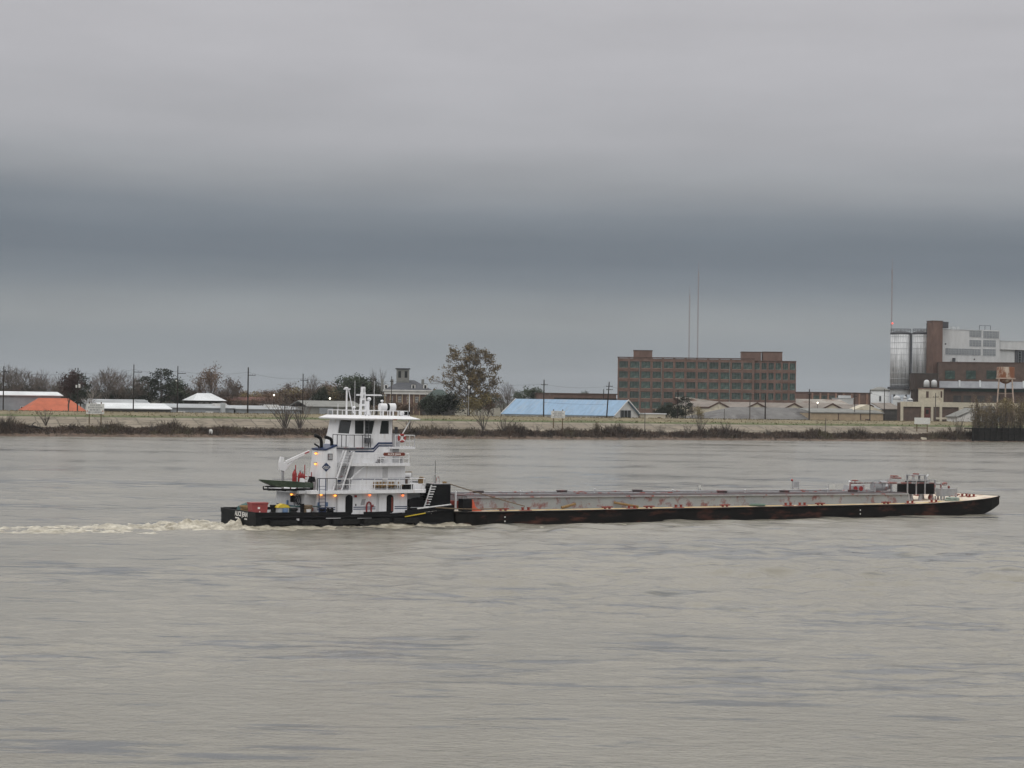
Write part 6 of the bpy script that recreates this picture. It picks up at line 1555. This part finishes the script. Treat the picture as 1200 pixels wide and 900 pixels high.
# mullions between the windows on all four sides, each a leaning post
def postx(x0, x1, s, lean0=0.0, lean1=0.0):
    z0, z1 = mid1 + .001, mid2
    w0, w1 = wallz(z0)[2], wallz(z1)[2]
    MB().hull([[(x0, s * w0, z0), (x1, s * w0, z0), (x1, s * (w0 - .14), z0), (x0, s * (w0 - .14), z0)], [(x0 + lean0, s * w1, z1), (x1 + lean1, s * w1, z1), (x1 + lean1, s * (w1 - .14), z1), (x0 + lean0, s * (w1 - .14), z1)]]).build('window_post', M['white'], ph)
for s in (-1, 1):
    postx(10.30, 10.78, s, .22, .02); postx(11.74, 11.84, s); postx(12.62, 13.42, s, .28, .22); postx(14.42, 14.75, s)
def aftpost(y0, y1):
    MB().hull([[(10.29, y0, mid1 + .001), (10.29, y1, mid1 + .001), (10.42, y1, mid1 + .001), (10.42, y0, mid1 + .001)], [(10.53, y0, mid2), (10.53, y1, mid2), (10.66, y1, mid2), (10.66, y0, mid2)]]).build('window_post', M['white'], ph)
aftpost(-2.59, -2.40); aftpost(.25, 2.59)
for y in (-2.6, -1.3, 0, 1.3, 2.6): MB().box(14.60, 14.749, y - .12, y + .12, mid1 + .001, mid2).build('window_post', M['white'], ph)
for s in (-1, 1):
    for x0, x1 in ((10.78, 11.74), (11.84, 12.74), (13.5, 14.42)):
        y = s * 2.60
        g = MB().prism([(x0 - .05, mid1 - .02), (x1 + .05, mid1 - .02), (x1 + .12, mid2 + .01), (x0 - .02, mid2 + .01)], 'y', min(y, y - s * .03), max(y, y - s * .03)).build('window', M['darkglass'], ph)
for y0 in (-2.46, -1.16, .14, 1.44):
    MB().box(14.55, 14.59, y0, y0 + 1.0, mid1, mid2).build('window', M['darkglass'], ph)
MB().hull([[(10.38, -2.42, mid1), (10.38, .27, mid1), (10.40, .27, mid1), (10.40, -2.42, mid1)], [(10.62, -2.42, mid2), (10.62, .27, mid2), (10.64, .27, mid2), (10.64, -2.42, mid2)]]).build('window', M['darkglass'], ph)
# bridge wing and door
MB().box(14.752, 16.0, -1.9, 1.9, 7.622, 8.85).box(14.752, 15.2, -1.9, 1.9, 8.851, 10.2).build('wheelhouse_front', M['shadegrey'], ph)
MB().box(14.80, 15.15, -1.96, -1.903, 7.7, 10.0).build('wing_door', M['brownred'], ph); MB().box(15.19, 15.24, -1.5, 1.5, 8.9, 10.0).build('front_window', M['darkglass'], ph)
MB().box(15.4, 15.7, -2.05, -1.903, 9.0, 9.5).box(15.45, 15.6, -2.0, -1.903, 8.85, 9.0).build('control_box', M['darksteel'], ph)
WG = MB().box(14.2, 17.0, -3.3, 3.3, 7.40, 7.60).prism([(13.9, 7.05), (14.25, 7.396), (14.25, 7.05)], 'y', -3.3, 3.3).build('bridge_wing', M['white'], tb)
rail(tb, [(14.85, -3.25, 7.6), (16.95, -3.25, 7.6), (16.95, 3.25, 7.6)], 1.12, 1.05, 1)
for y in (-3.1, 3.1): MB().tube([(15.6, y, 8.7), (16.5, y, 10.15)], .06, 6).build('roof_strut', M['white_rail'], tb)
MB().prism([(15.7, 6.04), (15.7, 7.395), (14.76, 7.395), (14.76, 7.1)], 'y', -2.4, 2.4).build('wing_gusset', M['shadegrey'], tb)
# roof with overhang
RF = MB().hull([[(9.75, -3.45, 10.222), (17.4, -3.45, 10.222), (17.4, 3.45, 10.222), (9.75, 3.45, 10.222)], [(9.7, -3.5, 10.34), (17.45, -3.5, 10.30), (17.45, 3.5, 10.30), (9.7, 3.5, 10.34)], [(10.3, -3.0, 10.62), (16.5, -3.0, 10.58), (16.5, 3.0, 10.58), (10.3, 3.0, 10.62)]]).build('roof', M['white'], tb)
MB().box(14.5, 14.9, -3.48, -3.453, 10.2, 10.27).build('side_light', M['red'], RF)
rail(RF, [(10.4, -2.8, 10.61), (16.4, -2.8, 10.58), (16.4, 2.8, 10.58), (10.4, 2.8, 10.61)], .48, 1.05, 0, closed=True, rr=.032)
# access ladder on the pilothouse side, blue posts, small items
b = MB()
for x in (11.72, 12.10): b.cyl((x, -3.0, 7.5), (x, -3.0, 10.7), .035, n=6)
for k in range(10): b.cyl((11.72, -3.0, 7.7 + .3 * k), (12.10, -3.0, 7.7 + .3 * k), .022, n=5)
b.build('ladder', M['darksteel'], ph)
rail(ph, [(9.6, -.2, 7.52), (9.6, -3.25, 7.52), (12.2, -3.25, 7.52)], 1.2, 1.0, 0, 'darksteel', .035, 'blue_railing')
MB().box(9.5, 12.3, -3.3, -2.925, 7.46, 7.53).box(9.5, 10.09, -2.924, 2.9, 7.46, 7.53).build('side_walkway', M['greymetal'], H3)
MB().box(11.75, 12.15, -3.25, -2.77, 8.0, 8.45).build('air_conditioner', M['darksteel'], ph); MB().box(12.2, 12.6, -3.0, -2.77, 7.9, 8.4).build('vent_box', M['shadegrey'], ph)
# name board
nb_ = MB().prism([(13.35, 6.74), (15.5, 6.74), (15.62, 6.9), (15.5, 7.06), (13.35, 7.06), (13.23, 6.9)], 'y', -3.93, -3.90).build('name_board', M['brownred'], tb)
text('ALICE JEAN', .27, M['letter'], nb_, (14.42, -3.936, 6.895), (PI / 2, 0, 0), .003)
# mast, antennas, lights
MS = MB()
for k in range(5):
    z0 = 10.6 + .56 * k; w0 = .34 - .045 * k; w1 = w0 - .03
    MS.box(12.86 - w0, 12.86 - w0 + .10, -.2, .2, z0, z0 + .56); MS.box(12.86 + w0 - .10, 12.86 + w0, -.2, .2, z0, z0 + .56); MS.box(12.86 - w0 + .101, 12.86 + w0 - .101, -.19, .19, z0 + .36, z0 + .555)
mast = MS.build('mast', M['white'], tb)
MB().box(12.15, 14.9, -.08, .08, 12.52, 12.64).box(12.2, 14.8, -.03, .03, 12.65, 12.68).build('radar_bar', M['white'], mast)
MB().lathe((12.9, 0, 13.4), [(.1, 0), (.13, .1), (.13, .25), (.04, .32)], 10).build('masthead_light', M['blacksteel'], mast)
MB().box(13.1, 13.5, -.15, .15, 11.2, 12.0).prism([(13.05, 10.6), (13.6, 10.6), (13.5, 11.2), (13.15, 11.2)], 'y', -.2, .2).build('mast_leg', M['white'], mast)
MB().ball((13.52, 0, 12.2), .22, 10, .85).build('satellite_dome', M['white'], mast, smooth=True)
MB().cyl((11.75, 1.4, 10.6), (11.75, 1.4, 13.1), .085, n=8).tube([(11.95, 1.4, 13.1), (12.5, 1.4, 10.8)], .05, 6).build('radar_post', M['white'], tb)
MB().box(11.45, 12.1, 1.28, 1.52, 13.1, 13.22).lathe((11.7, 1.4, 13.22), [(.2, 0), (.2, .1), (.05, .14)], 10).build('radar_scanner', M['white'], tb)
for x, y, z, rr in ((12.4, .9, 14.0, .025), (14.5, .9, 14.0, .025), (16.65, -2.6, 12.8, .035), (11.2, 2.2, 11.7, .03)): MB().cyl((x, y, 10.58), (x, y, z), rr * 1.2, rr * .7, 6).build('whip_antenna', M['white_rail'], tb)
for x, z in ((14.55, 11.95), (11.55, 11.3)): b = MB().cyl((x, -.8, 10.6), (x, -.8, z), .04, n=6).ball((x, -.8, z + .08), .17, 8, .7).build('dome_antenna', M['white'], tb)
b = MB().box(15.9, 16.5, -2.7, -2.3, 10.6, 10.68).cyl((15.75, -2.5, 10.85), (16.05, -2.5, 10.85), .22, n=12).build('searchlight', M['white'], tb)
MB().cyl((16.06, -2.5, 10.86), (16.7, -2.5, 10.86), .2, n=12).build('searchlight_barrel', M['blacksteel'], b)
# life raft canister on the roof
o = thing('life_raft_canister', 'white barrel shaped life raft canister with a black strap on the pilothouse roof', 'life raft', TB.w(14.95, -1.2, 10.62), TB.a)
MB().cyl((-.85, 0, .82), (-.16, 0, .82), .36, n=20).build('canister', M['white'], o); MB().cyl((.12, 0, .82), (.80, 0, .82), .38, n=20).build('canister', M['white'], o)
MB().cyl((-.158, 0, .82), (.118, 0, .82), .35, n=20).build('strap', M['blacksteel'], o)
b = MB()
for x in (-.6, .5): b.box(x - .05, x + .05, -.35, -.28, 0, .5).box(x - .05, x + .05, .28, .35, 0, .5).box(x - .05, x + .05, -.27, .27, .40, .46)
b.build('cradle', M['white_rail'], o)
# lifebuoy on the wing rail
o = thing('lifebuoy', 'red and white lifebuoy hanging on the bridge wing rail', 'lifebuoy', TB.w(15.5, -3.36, 8.45), TB.a)
MB().torus((0, 0, 0), .33, .115, 28, 10, 'y').build('ring', M['red'], o, smooth=True)
b = MB()
for k in range(4):
    a = PI / 4 + k * PI / 2; b.cyl((.33 * math.cos(a) - .05 * math.sin(a), 0, .33 * math.sin(a) + .05 * math.cos(a)), (.33 * math.cos(a) + .05 * math.sin(a), 0, .33 * math.sin(a) - .05 * math.cos(a)), .122, n=10)
b.build('white_bands', M['white_rail'], o); MB().box(-.09, .09, -.05, .05, -.18, .18).build('rope_bag', M['white_rail'], o)
# green skiff on its cradle over the stern
o = thing('green_skiff', 'olive green flat bottomed skiff resting above the towboat stern', 'skiff', TB.w(1.15, -2.4, 0), TB.a)
sk = []
for x, hw, zt_, zb_ in ((0, .30, 4.50, 4.40), (.5, .55, 4.46, 4.18), (1.4, .74, 4.40, 3.86), (2.8, .80, 4.32, 3.74), (4.2, .80, 4.24, 3.70), (5.1, .78, 4.18, 3.70)):
    sk.append([(x, -hw, zt_), (x, -hw * .82, zb_), (x, hw * .82, zb_), (x, hw, zt_), (x, hw - .08, zt_), (x, hw * .8 - .05, zb_ + .10), (x, -hw * .8 + .05, zb_ + .10), (x, -hw + .08, zt_)])
MB().hull(sk).box(5.09, 5.15, -.76, .76, 3.72, 4.17).build('hull', M['green'], o)
for x in (1.6, 2.9, 4.1): MB().box(x - .15, x + .15, -.70, .70, 4.12, 4.17).build('seat', M['green'], o)
om = MB().prism([(4.95, 4.2), (5.15, 4.75), (5.55, 4.72), (5.6, 4.25)], 'y', -.2, .2).box(5.2, 5.42, -.09, .09, 3.45, 4.2).build('outboard_motor', M['blacksteel'], o)
o = thing('skiff_cradle', 'black tubular cradle under the green skiff', 'cradle', TB.w(1.9, -2.4, 3.4), TB.a)
b = MB()
for y in (-.55, .55): b.tube([(-.15, y, .15), (3.9, y, .08)], .09, 8).tube([(-.15, y, .15), (-.15, y, .42), (.1, y, .42), (1.2, y, .40)], .07, 8)
b.box(-.2, -.05, -.55, .55, .1, .2).box(3.2, 4.3, -.7, .7, .02, .22).build('frame', M['blacksteel'], o)
for x in (1.7, 3.8): MB().box(x - .08, x + .08, -.4, .4, -.02, .09).build('foot', M['blacksteel'], o)
solo('jerry_can', MB().prism([(0, 0), (.45, 0), (.45, .3), (.3, .42), (.05, .42)], 'y', -.14, .14), M['white_rail'], 'white fuel can on the green skiff beside the outboard motor', 'fuel can', TB, 5.0, -2.95, 4.2, rot=.0)
# davit crane
o = thing('davit_crane', 'white davit crane with its boom reaching down over the green skiff', 'crane', TB.w(4.15, -.8, 3.44), TB.a)
MB().cyl((0, 0, 0), (0, 0, 1.9), .13, n=10).box(-1.0, 1.0, -.09, .09, .98, 1.05).build('post', M['greymetal'], o)
hd = MB().prism([(-.35, 1.9), (.15, 1.75), (.42, 2.2), (.3, 2.65), (0, 2.6), (.05, 3.1), (-.25, 3.15), (-.38, 2.6)], 'y', -.2, .2).build('head', M['white'], o)
MB().hull([[(.28, -.12, 2.45), (.28, .12, 2.45), (.25, .12, 2.75), (.25, -.12, 2.75)], [(2.75, -.10, 3.58), (2.75, .10, 3.58), (2.72, .10, 3.78), (2.72, -.10, 3.78)]]).build('boom', M['white'], o)
MB().tube([(.3, 0, 1.95), (.55, 0, 2.3), (1.25, 0, 2.95)], .085, 8).build('hydraulic_ram', M['white'], o); MB().cyl((2.2, -.12, 3.45), (2.65, -.12, 3.62), .06, n=6).build('hook', M['red'], o)
# red gas cylinders on the boat deck
for i, (x, y, h, lab) in enumerate(((5.25, -2.3, 1.35, 'tallest red gas cylinder on the boat deck, nearest the skiff bow'), (5.75, -2.5, 1.2, 'red gas cylinder behind the white pipe rack on the boat deck'), (6.15, -2.2, 1.05, 'shortest red gas cylinder, against the funnel'))):
    o = thing('gas_cylinder', lab, 'gas cylinder', TB.w(x - .1, y + 1.0, 3.99), TB.a, 'red gas cylinders on the boat deck')
    MB().lathe((0, 0, 0), [(.21, 0), (.22, .05), (.22, h - .35), (.12, h - .12), (.06, h - .08), (.06, h)], 14).build('body', M['red'], o); MB().lathe((0, 0, h), [(.09, 0), (.09, .12), (.03, .16)], 8).build('valve', M['greymetal'], o)
o = thing('cylinder_rack', 'red and white pipe rack around the gas cylinders on the boat deck', 'rack', TB.w(5.0, -1.7, 3.44), TB.a)
MB().box(-.2, 1.7, -.5, 1.3, .42, .54).build('base', M['red'], o); b = MB()
for x in (-.05, .9, 1.6): b.cyl((x, -.3, .54), (x, -.3, 2.4 if x < 1.2 else 1.7), .05, n=6)
b.tube([(-.05, -.3, 1.3), (1.6, -.3, 1.3)], .04, 6).build('uprights', M['red'], o); MB().cyl((1.2, -.4, .5), (1.2, -.4, 2.1), .05, n=6).build('white_pipe', M['white_rail'], o)
for x in (.1, 1.5):
    for y in (-.4, 1.2): MB().box(x - .05, x + .05, y - .05, y + .05, 0, .419).build('leg', M['red'], o)
# after deck clutter
dzs = sheer(1) - .13
o = thing('red_deck_box', 'large faded red plastic box on the towboat stern deck', 'box', TB.w(.85, -2.7, dzs), TB.a)
MB().prism([(-.72, 0), (.72, 0), (.80, .95), (-.80, .95)], 'y', -.55, .55).build('body', M['redbox'], o); MB().box(-.84, .84, -.6, .6, .952, 1.1).build('lid', M['redbox'], o)
MB().box(-.22, 0, -.575, -.56, .5, .68).box(-.08, .04, -.575, -.56, .2, .28).build('sticker', M['letter'], o)
solo('rope_pile', coil(.55, .11, 4), M['ochre'], 'tan rope coil at the very stern of the towboat', 'rope', TB, .95, .3, dzs)
solo('tarpaulin', MB().hull([[(-.9, -.6, 0), (-.9, .6, 0), (-.8, .4, .5), (-.8, -.4, .45)], [(0, -.7, 0), (0, .7, 0), (.1, .5, .85), (0, -.4, .75)], [(.9, -.6, 0), (.9, .6, 0), (.8, .3, .5), (.8, -.35, .6)]]), M['tarp'], 'teal tarpaulin bundle behind the rope coil on the stern', 'tarpaulin', TB, 1.5, 1.5, dzs)
solo('rope_pile', coil(.45, .10, 5), M['ochre'], 'tan rope coil between the teal tarpaulin and the red box', 'rope', TB, 1.7, -.6, dzs)
o = thing('deck_capstan', 'black capstan winch just right of the red box', 'winch', TB.w(2.35, -2.9, dzs), TB.a)
MB().lathe((0, 0, 0), [(.42, 0), (.42, .12), (.26, .2), (.22, .5), (.34, .75), (.34, .85)], 16).build('drum', M['rubber'], o); MB().box(-.5, .5, -.5, .5, -.05, .0).build('base', M['blacksteel'], o)
o = thing('yellow_topped_bin', 'pale bin with a yellow cover and blue side on the stern deck', 'bin', TB.w(3.0, -3.6, dzs), TB.a)
MB().box(-.55, .5, -.35, .35, 0, .62).build('body', M['palegrey'], o); MB().prism([(-.65, .622), (.6, .622), (.4, .85), (-.1, 1.0), (-.5, .85)], 'y', -.42, .42).build('cover', M['yellow'], o)
MB().lathe((.05, -.5, 0), [(.24, .05), (.27, .3), (.24, .6)], 12).build('blue_drum', M['bluedrum'], o)
solo('tyre_stack', MB().torus((0, 0, .14), .36, .14, 20, 8, 'z').torus((.1, .05, .42), .36, .14, 20, 8, 'z'), M['rubber'], 'stack of two black tyres on the stern deck by the yellow topped bin', 'tyre', TB, 3.95, -3.6, dzs)
solo('mooring_bitt', MB().box(-.3, .3, -.25, .25, 0, .05).lathe((0, 0, 0), [(.17, .05), (.17, .85), (.22, .88), (.22, .98)], 12), M['blacksteel'], 'tall black mooring bitt left of the white bucket', 'bitt', TB, 4.75, -4.1, dzs)
solo('rope_pile', coil(.4, .12, 5), M['wirerope'], 'brown wire rope pile beside the tall black bitt', 'rope', TB, 5.35, -3.9, dzs)
solo('white_bucket', MB().lathe((0, 0, 0), [(.17, 0), (.22, .42), (.23, .42), (.23, .46)], 14), M['white_rail'], 'white bucket on the side deck below the ladder', 'bucket', TB, 5.3, -4.4, dzs)
o = thing('deck_winch', 'pair of small black winch drums on the side deck below the ladder', 'winch', TB.w(7.2, -4.2, sheer(7) - .13), TB.a)
MB().box(-.7, .8, -.25, .25, 0, .08).build('base', M['blacksteel'], o)
for x in (-.35, .4): MB().cyl((x - .2, 0, .36), (x + .2, 0, .36), .2, n=14).cyl((x - .24, 0, .36), (x - .2, 0, .36), .3, n=14).cyl((x + .2, 0, .36), (x + .24, 0, .36), .3, n=14).build('drum', M['blacksteel'], o)
o = thing('handrail_bar', 'teal grey pipe rail along the stern deck before the after house', 'rail', TB.w(3.6, -3.9, dzs), TB.a)
MB().tube([(-.2, 0, .75), (3.2, 0, .7)], .05, 6).build('bar', M['tarp'], o)
for x in (0, 1.5, 3.0): MB().cyl((x, 0, 0), (x, 0, .74), .045, n=6).build('post', M['tarp'], o)
# forward: towing machinery and push knees
o = thing('towing_winch', 'black towing winch on the foredeck between the deckhouse and the push knee', 'winch', TB.w(17.15, -3.2, sheer(17) - .13), TB.a)
MB().box(-.85, .9, -.8, .8, 0, .16).build('bed', M['blacksteel'], o)
MB().cyl((-.45, -.6, .72), (-.45, .6, .72), .36, n=18).build('drum', M['rubber'], o); MB().cyl((-.45, -.68, .72), (-.45, -.60, .72), .58, n=18).cyl((-.45, .60, .72), (-.45, .68, .72), .58, n=18).build('flange', M['blacksteel'], o)
MB().box(.1, .85, -.55, .5, .16, .95).prism([(.1, .952), (.8, .952), (.6, 1.25), (.2, 1.25)], 'y', -.4, .4).build('motor', M['blacksteel'], o)
MB().torus((.95, -.6, .9), .26, .035, 18, 6, 'x').build('handwheel', M['rust'], o); MB().box(-.9, .95, -.72, -.68, .3, .36).build('guard_bar', M['silver'], o)
for s in (-1, 1):
    k = MB().prism([(18.15, sheer(18) - .14), (20.55, sheer(20) - .14), (20.62, 3.95), (18.95, 3.95)], 'y', -.95 + s * 2.95 - .0, .95 + s * 2.95).build('push_knee', M['black'], tb)
    b = MB(); q = MB()
    for i in range(9):
        t = i / 9; x = 17.75 + .85 * t; z = sheer(18) + .15 + (3.8 - sheer(18)) * t
        b.box(x - .02, x + .62, s * 2.95 - .9, s * 2.95 + .9, z, z + .05)
        q.box(x - .02, x + .55, s * 2.95 - .97, s * 2.95 - .905, z - .03, z + .07)
    b.build('step', M['blacksteel'], k); q.build('step_edge', M['tread'], k)
    MB().prism([(17.62, sheer(18) - .1), (17.74, sheer(18) - .1), (18.6, 3.9), (18.48, 3.9)], 'y', s * 2.95 - 1.0, s * 2.95 - .92).build('step_stringer', M['tread'], k)
    hp = MB().tube([(18.95, s * 2.95 - .6, 3.95), (18.9, s * 2.95 - .6, 4.6), (19.05, s * 2.95 - .6, 4.9), (19.3, s * 2.95 - .6, 5.0)], .035, 6).tube([(19.7, s * 2.95 + .3, 3.95), (19.72, s * 2.95 + .3, 4.5), (19.9, s * 2.95 + .3, 4.72), (20.05, s * 2.95 + .3, 4.4), (20.05, s * 2.95 + .3, 3.95)], .035, 6).build('grab_rail', M['greymetal'], k)
    MB().box(18.9, 20.6, s * 2.95 - .9, s * 2.95 + .9, 3.952, 4.02).build('knee_top', M['greymetal'], k)
    MB().box(20.56, 20.74, s * 2.95 - .8, s * 2.95 + .8, sheer(20), 3.9).build('knee_pad', M['rubber'], k)
MB().cyl((19.45, -2.9, 4.0), (19.45, -2.9, 6.25), .04, .02, 6).build('jackstaff', M['blacksteel'], tb)
MB().box(20.1, 20.4, -3.5, -3.2, 4.02, 4.2).build('fairlead', M['ochre'], tb)
MB().tube([(16.6, -4.72, sheer(16.6) + .15), (20.3, -4.72, sheer(20) + .22)], .07, 6).build('bow_rail', M['tread'], tb)
# ropes and coils hanging at the front of the second deck
b = MB()
for k in range(5): b.torus((0, -.1 * k + .2, .72), .36 - .03 * (k % 2), .09, 16, 6, 'x')
b.tube([(0, .2, .72), (.05, .2, .0)], .12, 6)
solo('hanging_rope', b, M['ochre'], 'golden rope coil hanging on the forward rail of the second deck', 'rope', TB, 18.30, -2.2, 3.48)
o = thing('searchlight_stand', 'brown and white searchlight stand on the forward second deck', 'searchlight', TB.w(17.0, -1.6, 3.80), TB.a)
MB().box(-.2, .2, -.2, .2, 0, .75).build('stand', M['browntrim'], o); MB().cyl((-.3, 0, .98), (.35, 0, .98), .24, n=14).build('lamp', M['white_rail'], o); MB().box(-.5, .55, -.05, .05, 1.25, 1.32).build('bracket', M['ochre'], o)
# face wires from knee and bow to the barge
def line(name, p0, p1, m_, label, r_=.035, sag=.1):
    a, b = Vector(p0), Vector(p1); n = 10
    pts = [tuple((b - a) * (i / n) - Vector((0, 0, sag * 4 * (i / n) * (1 - i / n)))) for i in range(n + 1)]
    setp(MB().tube(pts, r_, 6).build(name, M[m_], None, TOW.w(*p0), TOW.a), label, 'wire')
line('face_wire', (-3.6, 3.4, 4.1), (4.2, .95, 1.75), 'wirerope', 'tan wire running from the top of the push knee down to the barge deck', .045, .05)
line('face_wire', (-5.6, 1.3, 1.75), (1.6, .6, 1.62), 'wirerope', 'slack wire along the deck edge from the towboat bow to the barge', .05, .12)
# ------------------------------------------------------------------ the air between here and the far bank
hz = MB().box(-7900, 7900, -7900, 7900, -6, 118).build('haze', None, kind='stuff')
hm = bpy.data.materials.new('river_haze'); hm.use_nodes = True
hm.node_tree.nodes.clear()
pv = hm.node_tree.nodes.new('ShaderNodeVolumePrincipled'); pv.inputs['Color'].default_value = (.82, .86, .90, 1); pv.inputs['Density'].default_value = .00006
ho = hm.node_tree.nodes.new('ShaderNodeOutputMaterial'); hm.node_tree.links.new(pv.outputs[0], ho.inputs['Volume'])
hz.data.materials.append(hm)
